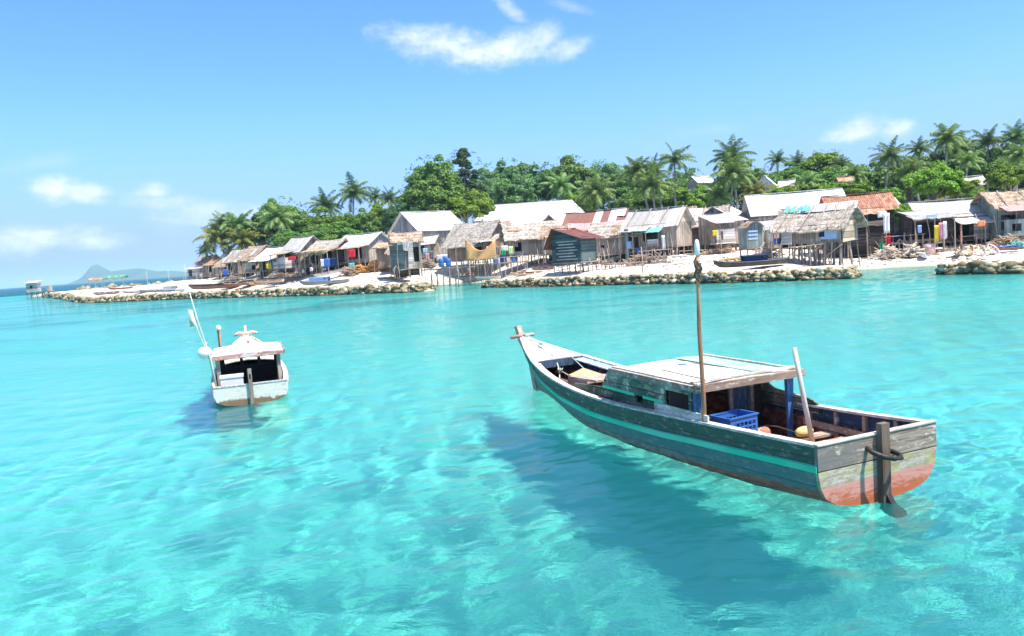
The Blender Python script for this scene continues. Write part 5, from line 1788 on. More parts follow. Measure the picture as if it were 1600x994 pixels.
def ex(th, fz, W, D, h, r):
    porch(th, -2.1, 1.9, 1.6, fz + h + .05, fz + h - .45, 'pink_metal', 0, tk=.04)
    mb = MB(); panel(mb, -1.2, -2.2, 2.0, fz, fz + 1.25, [(-1.6, -.9, fz + .3, fz + .9)], .05, 'y'); mb.b(-2.2, 2.0, -1.17, 0, fz - .1, fz - .004); mb.build('front_room', 'green_grey_board', th)
hut('thatched hut with pink battens and a rusty porch roof at the right edge', 1600, 380, 59, 3.9, 3.4, 2.25, 1.1, .7, -4, 'thatch_brown', 'green_grey_board', 'gable', .4, [(-1.8, -.6, 1.2, 2.4)], battens=3, extra=ex)

# roofs that show between the trees on the hill
hut('white roof half hidden in the trees left of the tall palms', 1103, 294, 118, 2.6, 3, 1.0, 1.0, .3, 20, 'white_metal', 'pale_board', 'gable', .3, name='hill_house', cat='house', group='houses among the trees on the hill')
hut('steep white gable among the palms on the hill', 1212, 300, 105, 1.3, 2.6, 1.0, 1.3, .3, 60, 'white_metal', 'white_plastic', 'gable', .2, name='hill_house', cat='house', group='houses among the trees on the hill')
hut('grey striped roof beside the steep white gable on the hill', 1228, 301, 107, 1.9, 2.6, .9, .9, .3, -30, 'cream_metal', 'pale_board', 'gable', .2, name='hill_house', cat='house', group='houses among the trees on the hill')
hut('small pinkish roof among the bushes above the rusty house', 1322, 292, 100, 1.5, 2, .8, .6, .3, -10, 'orange_metal', 'pale_board', 'gable', .2, name='hill_house', cat='house', group='houses among the trees on the hill')
hut('small pale roof on the hill above the bright round bush', 1421, 270, 105, 1.8, 2, .6, .6, .3, -20, 'cream_metal', 'pale_board', 'gable', .2, name='hill_house', cat='house', group='houses among the trees on the hill')
hut('grey white roof between the two round bushes at the right', 1524, 304, 74, 1.5, 2, 1.1, .7, .3, -10, 'cream_metal', 'pale_board', 'gable', .3, name='hill_house', cat='house', group='houses among the trees on the hill')


# ---- pier hut and shade roofs far left
def pier_hut():
    x, y, z = foot(62, 463, 190)
    th = thing('pier_hut', 'small pale hut on stilts standing in the water off the breakwater head', 'hut', (x, y, -.2), R(5))
    k = 190 / FOC
    mb = MB(); panel(mb, 0, -2.9, -1.0 + .6, 2.0, 4.2, [(-2.0, -1.4, 2.9, 3.6)], .06, 'y'); panel(mb, 2.0, -2.9, -.4, 2.0, 4.2, [], .06, 'y'); mb.b(-2.93, -2.87, .04, 1.96, 2, 4.2); mb.b(-.43, -.37, .04, 1.96, 2, 4.2); mb.build('wall', 'pale_board', th)
    MB().b(-3.1, 2.6, -.2, 2.2, 1.85, 1.995).build('floor_deck', 'stilt_wood', th)
    mb = MB(); mb.sheet(roof_slab(random.Random(1), -3.3, 0, (-.4, 4.2), (2.4, 4.8), .06, .05, 6, 3), .06); mb.build('roof', 'thatch_grey', th)
    MB().b(-.4, 2.4, .0, .06, 2.9, 3.05).build('rail', 'grey_board', th)
    MB().b(1.9, 2.5, -.1, 1.5, 2.0, 3.2).build('side_screen', 'grey_board', th)
    for i in range(5):
        for j in (0, 1.9):
            xx = -2.9 + i * 1.35
            MB().tube([(xx + .15, j, -2.8), (xx, j, 1.86)], .10, 6).build('stilt', 'stilt_wood', th)
    for i in range(4):
        xx = -2.9 + i * 1.35
        MB().tube([(xx, -.05, -.2), (xx + 1.3, -.05, 1.8)], .06, 5).build('brace', 'stilt_wood', th)


pier_hut()


plain('tarp_green', (0.10, 0.27, 0.19), .8, .5)


def shade(label, px, py, Y, w, h, mat):
    x, y, z = foot(px, py, Y)
    th = thing('shade_roof', label, 'shelter', (x, y, z), 0, 'shade roofs by the boat basin')
    rg = random.Random(int(px))
    mb = MB(); P = []
    for j in range(6):
        P.append([(-w / 2 + w * i / 9, -1.2 + 2.4 * j / 5, h + .5 * math.sin(math.pi * j / 5) + rg.uniform(-.22, .22)) for i in range(10)])
    mb.sheet(P, .08); mb.build('cover', mat, th)
    fringe(th, -w / 2, w / 2, -1.2, h, .5, mat, 24)
    for sx in (-w / 2 + .3, 0, w / 2 - .3):
        MB().tube([(sx, -1, -.3), (sx, -1, h)], .07, 6).build('post', 'pole_wood', th)


shade('brown palm leaf shade roof standing by the boat basin', 154, 452, 178, 3.4, 2.1, 'thatch_brown')
shade('green tarpaulin shade roof above the beached boats by the basin', 182, 451, 170, 4.8, 2.4, 'tarp_green')


# ------------------------------------------------------------------ small boats
def small_boat_mat(name, c, c2, stain=(0.22, 0.16, 0.11), amt=.4):
    wood(name, tuple(a * .7 for a in c2), c2, c, 1 - amt, grain='y', pscale=2.2)


small_boat_mat('boat_white', (.74, .73, .70), (.46, .40, .33), amt=.25)
small_boat_mat('boat_tan', (.58, .44, .28), (.36, .25, .16))
small_boat_mat('boat_grey', (.30, .30, .29), (.20, .17, .14))
small_boat_mat('boat_dark', (.07, .065, .06), (.12, .09, .07))
small_boat_mat('boat_brown', (.30, .13, .09), (.24, .15, .11))
small_boat_mat('boat_blue', (.10, .20, .36), (.22, .26, .30))
small_boat_mat('boat_pink', (.68, .42, .38), (.60, .54, .50))
small_boat_mat('boat_orange', (.70, .42, .18), (.50, .33, .20))
BOATS = {}
BG = 'small boats drawn up along the shore'


def small_boat(label, px, py, Y, L, rot, mat, inner='boat_grey', tilt=0.0, flip=False, cabin=None, rim=None, B=None, dz=0.0, name='beached_boat', group=BG, pitch=0.0, mast=0, cat='boat'):
    """rot: heading in degrees, 0 = bow away from the camera, 90 = bow to the left"""
    x, y, z = foot(px, py, Y)
    b = B or max(.34, L * .095)
    d = b * .85
    th = thing(name, label, cat, (x, y, z + dz), 0, group)
    th.rotation_euler = (R(pitch), R(tilt + (180 if flip else 0)), R(rot))
    if flip:
        th.location.z += d * 1.12
    Hs = [(-.5, .55, .95, .10, 2.5, 2), (-.4, .80, .85, .0, 3, 2), (-.2, .98, .80, 0, 3, 2), (0, 1.0, .78, 0, 3, 2), (.2, .92, .82, 0, 2.6, 2), (.38, .56, .98, .08, 1.8, 1.5), (.47, .2, 1.14, .35, 1.2, 1), (.5, .04, 1.22, .8, 1, 1)]
    tab = [(s * L, w * b, g * d, k * d, p, q) for s, w, g, k, p, q in Hs]
    Hh = Hull(tab, 14, .03)
    mb = MB(); mb.grid(Hh.surface(0, 7)); mb.add(Hh.surface(0, 7, [Hh.st[0]])[0], [tuple(range(15))]); mb.build('hull', mat, th, True)
    mb = MB(); mb.grid([r[::-1] for r in Hh.surface(.03, 7)]); mb.build('inside', inner, th, True)
    mb = MB()
    for sd in (-1, 1):
        c = Hh.cap(sd, .06, .025, -.5 * L, .48 * L, 12)
        mb.add(c.v, c.f)
    mb.build('gunwale', rim or mat, th)
    for s_ in (-.28, .05, .28):
        w = Hh.par(s_ * L)[0] - .03
        MB().b(-w, w, s_ * L - .09, s_ * L + .09, d * .62, d * .66).build('thwart', rim or 'pole_wood', th)
    if cabin:
        cm, c0, c1, ch = cabin
        w = b * .72
        mb = MB(); panel(mb, -w, c0 * L, c1 * L, d * .7, d + ch, [(c0 * L + .2, c0 * L + .5, d + ch * .4, d + ch * .8)], .04, 'x'); panel(mb, w, c0 * L, c1 * L, d * .7, d + ch, [], .04, 'x')
        panel(mb, c1 * L - .03, -w + .03, w - .03, d * .7, d + ch, [(-.2, .2, d + ch * .3, d + ch * .8)], .04, 'y'); mb.build('cabin', cm, th)
        MB().b(-w - .08, w + .08, c0 * L - .1, c1 * L + .1, d + ch + .001, d + ch + .05).build('cabin_roof', cm, th)
    if mast:
        MB().tube([(0, .1 * L, .05), (.02, .1 * L, mast)], [.05, .03], 6).build('mast', 'pale_rail', th)
    return th


small_boat('red brown boat with a broken bow lying at the pier end of the breakwater', 166, 461, 119, 4.6, 78, 'boat_brown', tilt=-14, rim='boat_pink', dz=.1)
small_boat('grey boat with a white rim drawn up beside the red brown one', 213, 458.5, 118, 4.6, 80, 'boat_grey', 'boat_white', -10, rim='boat_white', dz=.1)
small_boat('low grey canoe with a white bow, third from the pier end', 243, 457, 114, 5.4, 76, 'boat_grey', tilt=-6, rim='boat_white', dz=.05)
small_boat('pale blue boat with a black cabin opening behind the breakwater', 268, 455.5, 112, 4.2, 82, 'boat_blue', rim='boat_white', cabin=('boat_white', -.2, .25, .45), tilt=-4)
small_boat('upturned white hull next to the boat with the black cabin', 288, 453.5, 110, 4.0, 60, 'boat_white', flip=True)
small_boat('long dark brown canoe lying along the breakwater', 335, 451, 106, 8.2, 74, 'boat_brown', 'boat_dark', -8, rim='boat_dark')
small_boat('white upturned canoe behind the long dark brown canoe', 318, 446, 112, 4.4, 70, 'boat_white', flip=True)
small_boat('long dark boat at the far left of the huts near the basin', 300, 441, 125, 7, 72, 'boat_dark', rim='boat_grey', tilt=-4)
small_boat('small rust coloured canoe below the pale shed', 312, 442, 118, 4.2, 66, 'boat_orange', tilt=-10)
small_boat('large brown canoe with a high stem on the sand, left of centre', 372, 446, 103, 5.2, 68, 'boat_brown', 'boat_dark', tilt=-12, rim='boat_tan', B=.6)
small_boat('yellow tan canoe lying on the white sand', 402, 445, 99, 2.6, 66, 'boat_orange', tilt=-16)
small_boat('longer yellow tan canoe beside the shorter one', 420, 442, 98, 4.6, 68, 'boat_tan', tilt=-10, rim='boat_orange')
small_boat('white skiff with a raised stem in front of the brown thatched hut', 392, 438, 103, 3.2, 50, 'boat_white', tilt=-18)
small_boat('long grey and blue boat with a pale blue cabin at the breakwater', 507, 444.5, 89, 6.0, 82, 'boat_grey', 'boat_blue', 0, rim='boat_blue', cabin=('cloth_pale_blue', -.1, .28, .35))
small_boat('cream hull with a pink bow propped up under the straw porch', 522, 434, 92, 4.6, 102, 'boat_white', tilt=-8, pitch=-10, rim='boat_pink', dz=.5)
small_boat('tan canoe covered in sacking on the open sand', 612, 437, 86, 3.4, 84, 'boat_tan', 'boat_brown', -12, rim='boat_brown')
small_boat('small brown boat stranded between the jetty posts', 727, 432, 84, 2.2, 60, 'boat_brown', 'boat_dark', -20)
small_boat('white rowing boat at the water edge beside the breakwater', 762, 436.5, 80, 2.7, 80, 'boat_white', 'boat_white', -4, rim='boat_tan')
small_boat('tan canoe with two humps of nets on the sand left of the slate hut', 822, 430, 76, 3.2, 80, 'boat_tan', 'boat_brown', -14, rim='boat_tan')
small_boat('narrow brown canoe behind the tan canoe', 848, 422, 80, 2.4, 72, 'boat_brown', 'boat_dark', -10)
small_boat('white dinghy tipped on its side below the woven gable hut', 1057, 406, 68, 2.1, 112, 'boat_white', 'boat_white', -26)
small_boat('pale boat leaning up behind the slate hut', 955, 409, 76, 2.0, 108, 'boat_tan', 'boat_white', -20, pitch=-14)
small_boat('orange brown canoe resting on the sand left of the thatched stilt hut', 1141, 411, 61, 2.1, 104, 'boat_orange', 'boat_tan', -22)
small_boat('long low dark boat with a navy cabin beside the thatched stilt hut', 1172, 416, 56.5, 5.4, 92, 'boat_dark', 'boat_grey', -3, rim='boat_grey', cabin=('cloth_navy', -.22, .1, .28), B=.55)
small_boat('small pale skiff tipped towards the water on the bright beach', 1441, 402, 56, 1.7, -24, 'boat_white', 'boat_tan', 24, B=.32)
for i, (px, py, lb, m_, a) in enumerate(((1500, 397, 'leftmost of four canoes drawn up in a fan, olive with a dark rim', 'boat_grey', -46), (1518, 397, 'second canoe of the fan, tan with thwarts showing', 'boat_tan', -42),
                                         (1535, 397, 'third canoe of the fan, broad and white inside', 'boat_white', -38), (1553, 396, 'rightmost canoe of the fan, white with a pink stem', 'boat_white', -34))):
    small_boat(lb, px, py, 54.2 - i * .3, 3.3, a + 8, m_, 'boat_white' if i > 1 else 'boat_tan', -18, rim=('boat_dark', 'boat_tan', 'boat_tan', 'boat_pink')[i], B=.25, pitch=9, dz=.18)
small_boat('red brown hull with a blue patch half seen at the right end of the beach', 1572, 391, 55, 1.9, 82, 'boat_brown', 'boat_dark', -8, rim='cloth_blue')
small_boat('moored brown boat by the green shade roof at the basin', 188, 453, 150, 5.0, 84, 'boat_brown', 'boat_blue', 0, dz=.1)
small_boat('small white boat on the flats by the pier end', 133, 458, 160, 3.0, 84, 'boat_white', 'boat_white', 0)

# thin masts and mooring poles by the basin
for px, py, Y, h in ((231, 449, 150, 4.2), (265, 447, 150, 4.4), (291, 444, 130, 4.6)):
    x, y, z = foot(px, py, Y)
    h *= .75
    o = MB().tube([(0, 0, -.4), (.05, 0, h * .5), (.0, 0, h)], [.045, .035, .025], 6).build('mooring_pole', 'pale_rail', None, True, (x, y, z))
    tag(o, 'thin pale mooring pole standing in the sand by the boat basin', 'pole', 'mooring poles by the basin')


# ------------------------------------------------------------------ jetties, racks, drums, heaps, washing
def jetty(label, a, b, top, wid, posts, name='jetty', rail=False, extra_sticks=0):
    """a, b: (px, py, Y) of the two ends at ground or water; top: deck height above the sea"""
    A = Vector(foot(*a)); B = Vector(foot(*b))
    c = (A + B) / 2
    rz = math.atan2(B.y - A.y, B.x - A.x)
    L = math.hypot(B.x - A.x, B.y - A.y)
    th = thing(name, label, 'jetty', (c.x, c.y, 0), rz, 'stick jetties on the beach')
    rg = random.Random(int(a[0]))
    mb = MB()
    n = int(L / .16)
    for k in range(n):
        x = -L / 2 + L * k / n
        mb.box((x, rg.uniform(-.06, .06), top), (.11, wid * rg.uniform(.9, 1.15), .05), (0, rg.uniform(-.05, .05), rg.uniform(-.08, .08)))
    for sy in (-wid / 2.4, wid / 2.4):
        mb.b(-L / 2, L / 2, sy - .04, sy + .04, top - .11, top - .028)
    mb.build('deck', 'pole_wood', th)
    for k in range(posts):
        x = -L / 2 + L * (k + .5) / posts
        for sy in (-wid / 2 - .06, wid / 2 + .06):
            g = gz(c.x + x * math.cos(rz), c.y + x * math.sin(rz))
            up = top + (rg.uniform(.1, .8) if rail else rg.uniform(-.05, .3))
            MB().tube([(x + rg.uniform(-.25, .25), sy, g - .4), (x, sy, up)], rg.uniform(.035, .06), 6).build('post', 'pole_wood', th)
    for k in range(extra_sticks):
        x = -L / 2 + L * rg.random()
        MB().tube([(x, -wid / 2 - .1, gz(c.x + x * math.cos(rz), c.y + x * math.sin(rz))), (x + rg.uniform(-1.2, 1.2), -wid / 2 - .12, top + rg.uniform(0, .5))], .03, 5).build('prop_stick', 'pole_wood', th)
    if rail:
        MB().tube([(-L / 2, -wid / 2 - .06, top + .55), (L / 2, -wid / 2 - .06, top + .6)], .03, 5).build('rail', 'pole_wood', th)
    return th


jetty('stick jetty crossing the sand above the creek, left half', (664, 424, 88), (742, 424, 85), 1.95, 1.2, 8, extra_sticks=3)
jetty('stick jetty in front of the thatched hut with the orange cloth', (744, 424, 85), (828, 416, 84), 2.15, 1.3, 8, rail=True, extra_sticks=5)
jetty('rickety stick jetty right of the slate hut', (946, 426, 70.5), (1012, 424, 69), 1.55, 1.0, 7, extra_sticks=8)
jetty('stick jetty below the woven gable hut', (1000, 412, 71), (1052, 410, 70), 1.9, 1.1, 6, rail=True, extra_sticks=10)
jetty('low plank staging beside the heap of driftwood on the right beach', (1378, 396, 60), (1442, 392, 59.5), 1.75, 1.2, 7, extra_sticks=8, rail=True)
jetty('plank landing in front of the long grey roofed hut', (1462, 392, 59), (1530, 389, 58.5), 1.0, .8, 5, extra_sticks=2)

for (px, py, Y, l) in ((735, 446, 80, 'thin post standing in the creek water, right one'), (716, 447, 80, 'thin post standing in the creek water, left one'), (1003, 427, 64, 'thin stick standing behind the long breakwater'),
                       (640, 418, 84, 'pole standing beside the crooked grey shack')):
    x, y, z = foot(px, py, Y)
    o = MB().tube([(0, 0, -.8), (.1, 0, 1.0), (.05, 0, 2.2)], .045, 6).build('mooring_post', 'pole_wood', None, True, (x, y, z)); tag(o, l, 'post')


def drum(label, px, py, Y, r=.3, h=.9, mat='blue_plastic', dz=0.0, group='plastic drums on the jetties', name='plastic_drum'):
    x, y, z = foot(px, py, Y)
    th = thing(name, label, 'drum', (x, y, z + dz), 0, group)
    MB().lathe([(r * .9, 0), (r, .05), (r, h * .3), (r * 1.04, h * .34), (r, h * .38), (r, h * .64), (r * 1.04, h * .68), (r, h * .72), (r, h * .95), (r * .88, h)], 14).build('drum_body', mat, th, True)
    MB().lathe([(r * .9, h + .001), (r * .9, h + .04), (r * .7, h + .05)], 14).build('lid', mat, th, True)


drum('left blue drum on the jetty beside the grey plank house', 690, 417.5, 86)
drum('right blue drum on the jetty beside the grey plank house', 701, 417, 86)
drum('small blue drum stacked above the pair by the plank house', 696, 411, 87.5, .26, .7)
drum('wide blue drum under the washing beside the orange cloth', 787, 413, 86, .42, 1.0)
drum('wide blue drum next to the one under the washing', 803, 411, 86, .40, 1.0)
drum('tall blue drum at the back behind the wide ones', 808, 402, 90, .36, 1.1)
drum('grey blue drum at the foot of the pole by the washing', 775, 414, 84.5, .3, .8, 'boat_blue')
drum('blue tub standing on the platform of the big thatched stilt hut', 1214, 382, 59, .24, .42, name='plastic_tub')
drum('big navy barrel standing on the staging beside the bright bush', 1404, 387.5, 61, .48, 1.15, 'cloth_navy', name='barrel')
drum('pinkish concrete tank standing in front of the platform hut', 1452, 396, 57.5, .42, .7, 'boat_pink', name='concrete_tank')
drum('blue water jug on the porch right of the plank walled hut', 998, 397, 74, .2, .55, name='water_jug')


def heap(label, px, py, Y, w, h, mat, n, ln, seed, name='wood_heap', cat='heap', rocks=0, thick=.05):
    x, y, z = foot(px, py, Y)
    rg = random.Random(seed)
    mb = MB()
    for k in range(n):
        u = rg.gauss(0, .33); v = rg.random()
        xx = u * w; zz = max(.05, h * v * max(0, 1 - abs(u)))
        L = ln * rg.uniform(.5, 1.2)
        a, e = rg.uniform(-.9, .9), rg.uniform(-.5, .5)
        d = Vector((math.cos(a) * math.cos(e), math.sin(a) * math.cos(e), math.sin(e))) * L / 2
        c = Vector((xx, rg.uniform(-.5, .5), zz + abs(d.z) * .5))
        mb.tube([c - d, c + d], rg.uniform(.6, 1.2) * thick, 5)
    o = mb.build(name, mat, None, False, (x, y, z))
    tag(o, label, cat, None, 'stuff')
    return o


wood('driftwood', (0.30, 0.22, 0.16), (0.66, 0.56, 0.46), grain='x')
heap('neat heap of orange firewood below the white tin roof', 587, 424, 93, 2.2, 1.25, 'orange_log', 260, .5, 1, 'firewood_heap', thick=.08)
heap('smaller rounded heap of orange husks beside the firewood', 562, 425, 93, 1.3, .9, 'orange_log', 120, .35, 2, 'husk_heap', thick=.09)
heap('heap of broken boards behind the blue and grey boat', 546, 431, 92, 1.6, 1.1, 'log_wood', 70, 1.0, 3, 'board_heap')
heap('tangle of driftwood and sticks in front of the bright bush', 1388, 405, 57.5, 1.5, 1.1, 'driftwood', 120, .8, 4, 'driftwood_heap', thick=.045)
heap('pile of split logs beside the small pale skiff', 1424, 402, 57, 1.1, .9, 'driftwood', 60, .8, 5, 'log_pile', thick=.08)
heap('heap of sticks and nets under the stick jetty by the breakwater', 1000, 413, 71, 2.0, .8, 'log_wood', 90, 1.0, 6, 'stick_heap')
heap('scattered timber between the round topped hut and the thatched stilt hut', 1196, 408, 60, 1.3, 1.2, 'pole_wood', 70, 1.1, 7, 'timber_heap')
heap('brown rubbish and boards at the right edge above the red brown hull', 1578, 384, 57, 2.2, .8, 'log_wood', 100, .8, 8, 'board_heap')
heap('driftwood in front of the hut with the pink awning porch', 440, 433, 99, 3.0, .5, 'log_wood', 90, .9, 9, 'driftwood_heap')
heap('sticks lying under the plain grey board hut', 1125, 396, 73, 2.2, .6, 'log_wood', 70, 1.0, 10, 'stick_heap')
heap('clutter of poles at the foot of the crooked grey shack', 668, 418, 88, 1.6, .9, 'pole_wood', 50, 1.1, 11, 'pole_heap')
heap('boards and sacks on the sand in front of the low thatched huts', 366, 438, 106, 3.4, .5, 'pole_wood', 80, .9, 12, 'board_heap')
heap('grey and teal nets heaped at the right end of the beach', 1590, 388, 56, 1.0, .55, 'cloth_teal', 70, .5, 13, 'net_heap')


def washing(label, px, py, Y, w, h, mat, dz=0, name='hanging_cloth', rot=0, slant=0.0, cat='cloth', stripes=None):
    x, y, z = foot(px, py, Y)
    rg = random.Random(int(px * 3 + py))
    mb = MB(); P = []
    ph = rg.uniform(0, 6)
    for j in range(7):
        P.append([(-w / 2 + w * i / 7 + slant * j / 6, .05 * math.sin(i * 1.7 + ph + j * .4), -h * j / 6 * (1 + .06 * math.sin(i * 2 + ph))) for i in range(8)])
    mb.sheet(P, .012)
    if stripes:
        mb.m = [1 if (k // 7) % 2 and k < 42 else 0 for k in range(len(mb.f))]
    o = mb.build(name, [mat, stripes] if stripes else mat, None, True, (x, y, z))
    o.rotation_euler = (0, 0, R(rot))
    tag(o, label, cat, 'washing and cloths hung at the huts')
    return o


for args in (
    ('bright red cloth hanging from the straw porch', 549, 390, 93, .85, 1.0, 'cloth_red'),
    ('blue cloth hanging at the left under the straw porch', 511, 404, 94, .7, 1.0, 'cloth_blue'),
    ('navy cloth hanging in the middle under the straw porch', 521, 403, 94, .75, 1.1, 'cloth_navy'),
    ('white cloth hanging at the left end under the straw porch', 503, 405, 94, .4, .9, 'cloth_white'),
    ('yellow shirt hanging on the porch with the pale awning', 420, 412, 100, .7, .65, 'cloth_yellow'),
    ('orange shirt hanging beside the yellow one', 431, 413, 100, .65, .8, 'cloth_orange'),
    ('pink shirt hanging right of the orange one', 438, 413, 100, .4, .7, 'cloth_pink'),
    ('red cloth tucked under the eave of the hut with the plank box room', 456, 401, 96, 1.0, .45, 'cloth_red'),
    ('teal cloth spread in front of the long white roofed hut', 549, 411, 92, .7, .6, 'cloth_teal'),
    ('bright blue sheet on the wall of the steep thatched hut', 352, 421, 107, .7, .9, 'cloth_blue'),
    ('pink shirt at the left end of the washing by the drums', 763, 385, 85, .5, 1.0, 'cloth_pink'),
    ('pale lilac shirt second on the washing line by the drums', 769, 385, 85, .4, .95, 'cloth_pale_blue'),
    ('grey shirt in the middle of the washing line by the drums', 777, 385, 85, .5, .9, 'cloth_grey'),
    ('white sheet on the washing line by the drums', 788, 384, 85, .75, .6, 'cloth_white'),
    ('dark green shirt below the white sheet on the washing line', 786, 391, 84.8, .5, .6, 'cloth_green'),
    ('olive and white shirt at the right end of the washing line by the drums', 798, 385, 85, .5, .9, 'cloth_lime'),
    ('small pink cloth hanging high right of the washing line', 806, 378, 86, .4, .55, 'cloth_pink'),
    ('pink cloth hanging beside the crooked grey shack', 667, 396, 87, .45, .8, 'cloth_pink'),
    ('dark cloth hanging right of the crooked grey shack', 674, 392, 87, .4, .9, 'cloth_grey'),
    ('white sheet hanging across the foot of the grey plank house', 690, 398, 90, 1.3, .7, 'cloth_white'),
    ('blue cloth draped on the roof edge of the crooked grey shack', 664, 388, 83, .5, .5, 'cloth_pale_blue'),
    ('yellow cloth hanging by the balcony of the plain grey board hut', 1117, 360, 71.5, .45, .5, 'cloth_yellow'),
    ('yellow sarong hanging beside the platform hut', 1463, 352, 57, .32, 1.25, 'cloth_yellow'),
    ('pink striped sheet hanging right of the yellow sarong', 1470, 348, 57, .35, 1.2, 'cloth_pink'),
    ('white sheet hanging right of the pink striped one', 1476, 346, 57, .3, 1.35, 'cloth_white'),
    ('orange red umbrella cloth hanging in front of the long grey roofed hut', 1533, 345, 58, .6, .45, 'cloth_orange'),
    ('pale blue cloth hanging in front of the platform hut', 1437, 352, 57.5, .3, .6, 'cloth_pale_blue'),
    ('white sack hanging at the corner of the dark brown house', 1378, 330, 58.5, .7, .5, 'cloth_white'),
    ('green cloth hanging low beside the dark brown house', 1377, 377, 58.5, .3, .9, 'cloth_green'),
    ('red brown cloth hanging right of the striped towel', 1388, 368, 58.5, .35, .8, 'cloth_red'),
    ('white curtain hanging under the woven gable hut porch', 1036, 368, 71, .3, 1.3, 'cloth_white'),
    ('blue cloth hanging in the opening of the plank walled hut', 983, 377, 74, .5, .7, 'cloth_pale_blue'),
):
    washing(*args)
washing('green and white striped towel hanging beside the dark brown house', 1385, 333, 58.3, .5, 1.6, 'cloth_white', stripes='cloth_green')
# the orange cloth slung across the thatched hut
x, y, z = foot(752, 410, 84.5)
mb = MB()
A_, B_, C_ = Vector((-1.5, 0, 2.9)), Vector((1.9, 0, 2.5)), Vector((-.1, -.3, .9))
P = []
for j in range(9):
    v = j / 8
    P.append([(-1.6 + 3.3 * i / 9 , .12 * math.sin(i * 1.3 + j * .5), (2.8 - .3 * i / 9 - 1.35 * math.sin(math.pi * i / 9) * (1 - v * .2)) * (1 - v) + v * .25) for i in range(10)])
mb.sheet(P, .015)
tag(mb.build('hanging_cloth', 'cloth_tan', None, True, (x, y, z)), 'large orange tan cloth slung across the front of the thatched hut', 'cloth', 'washing and cloths hung at the huts')


# ------------------------------------------------------------------ two people by the huts
def person(label, px, py, Y, rot, shirt, trousers, dz=0, arm=.3):
    x, y, z = foot(px, py, Y)
    th = thing('person', label, 'person', (x, y, z + dz), R(rot), None)
    me = bpy.data.meshes.new('body')
    V = [(0, 0, .92), (0, 0, 1.12), (0, 0, 1.34), (0, 0, 1.47), (0, .01, 1.58), (0, .01, 1.68), (.19, 0, 1.36), (.25, -.03, 1.10), (.24, -.18 * arm, .86), (-.19, 0, 1.36), (-.26, -.02, 1.10), (-.27, -.1, .86),
         (.10, 0, .86), (.11, .02, .48), (.12, .06, .08), (.12, -.08, .03), (-.10, 0, .86), (-.12, -.04, .48), (-.12, .02, .08), (-.12, -.12, .03)]
    Ed = [(0, 1), (1, 2), (2, 3), (3, 4), (4, 5), (2, 6), (6, 7), (7, 8), (2, 9), (9, 10), (10, 11), (0, 12), (12, 13), (13, 14), (14, 15), (0, 16), (16, 17), (17, 18), (18, 19)]
    me.from_pydata(V, Ed, [])
    o = link_mesh('body', me, th)
    md = o.modifiers.new('skin', 'SKIN'); sub = o.modifiers.new('sub', 'SUBSURF'); sub.levels = sub.render_levels = 1
    rad = [.15, .13, .16, .06, .10, .09, .06, .045, .035, .06, .045, .035, .095, .06, .04, .035, .095, .06, .04, .035]
    for i, r_ in enumerate(rad):
        sv = me.skin_vertices[0].data[i]; sv.radius = (r_, r_ * .8); sv.use_root = i == 0
    me.materials.append(MATS['skin'])
    for p in me.polygons: p.use_smooth = True
    MB().lathe([(.17, .93), (.185, 1.05), (.19, 1.3), (.15, 1.43), (.07, 1.47)], 12).build('shirt', shirt, th, True)
    mb = MB()
    mb.lathe([(.17, .84), (.18, .96)], 12)
    for sx in (-.105, .105):
        mb.tube([(sx, 0, .9), (sx * 1.1, 0, .5)], [.115, .095], 10)
    mb.build('shorts', trousers, th, True)
    MB().ball((0, .03, 1.68), 1, 12, 8, (.105, .12, .11)).build('hair', 'hair', th, True)


person('person in a white shirt and blue shorts standing on the firewood hut porch', 592.5, 407, 94, 10, 'cloth_white', 'cloth_blue')
person('person in dark shirt and pale shorts standing by the straw porch', 487.5, 430, 95, -20, 'cloth_navy', 'cloth_white')


# bits of leaf, wood, rope and shell lying all over the sand
def litter():
    rg = random.Random(5)
    mb = MB()
    for k in range(1500):
        px = rg.uniform(150, 1620)
        lo = np.interp(px, [150, 300, 450, 600, 700, 800, 900, 1000, 1150, 1300, 1400, 1600], [455, 448, 440, 434, 430, 426, 424, 418, 410, 413, 405, 398])
        p = aty(px, lo, np.interp(px, [150, 300, 450, 600, 800, 1000, 1300, 1600], [140, 118, 102, 92, 84, 74, 60, 58]) + rg.gauss(0, 4))
        g = gz(p.x, p.y)
        if g < .15 or g > 2.4: continue
        s = rg.uniform(.05, .22)
        mb.box((p.x, p.y, g + .02), (s * rg.uniform(1, 3.5), s * .6, .04 + s * .25), (rg.uniform(-.2, .2), rg.uniform(-.2, .2), rg.uniform(0, 6.28)))
    o = mb.build('beach_litter', 'log_wood')
    tag(o, 'scattered bits of wood, leaf and rope on the white sand', None, None, 'stuff')


litter()


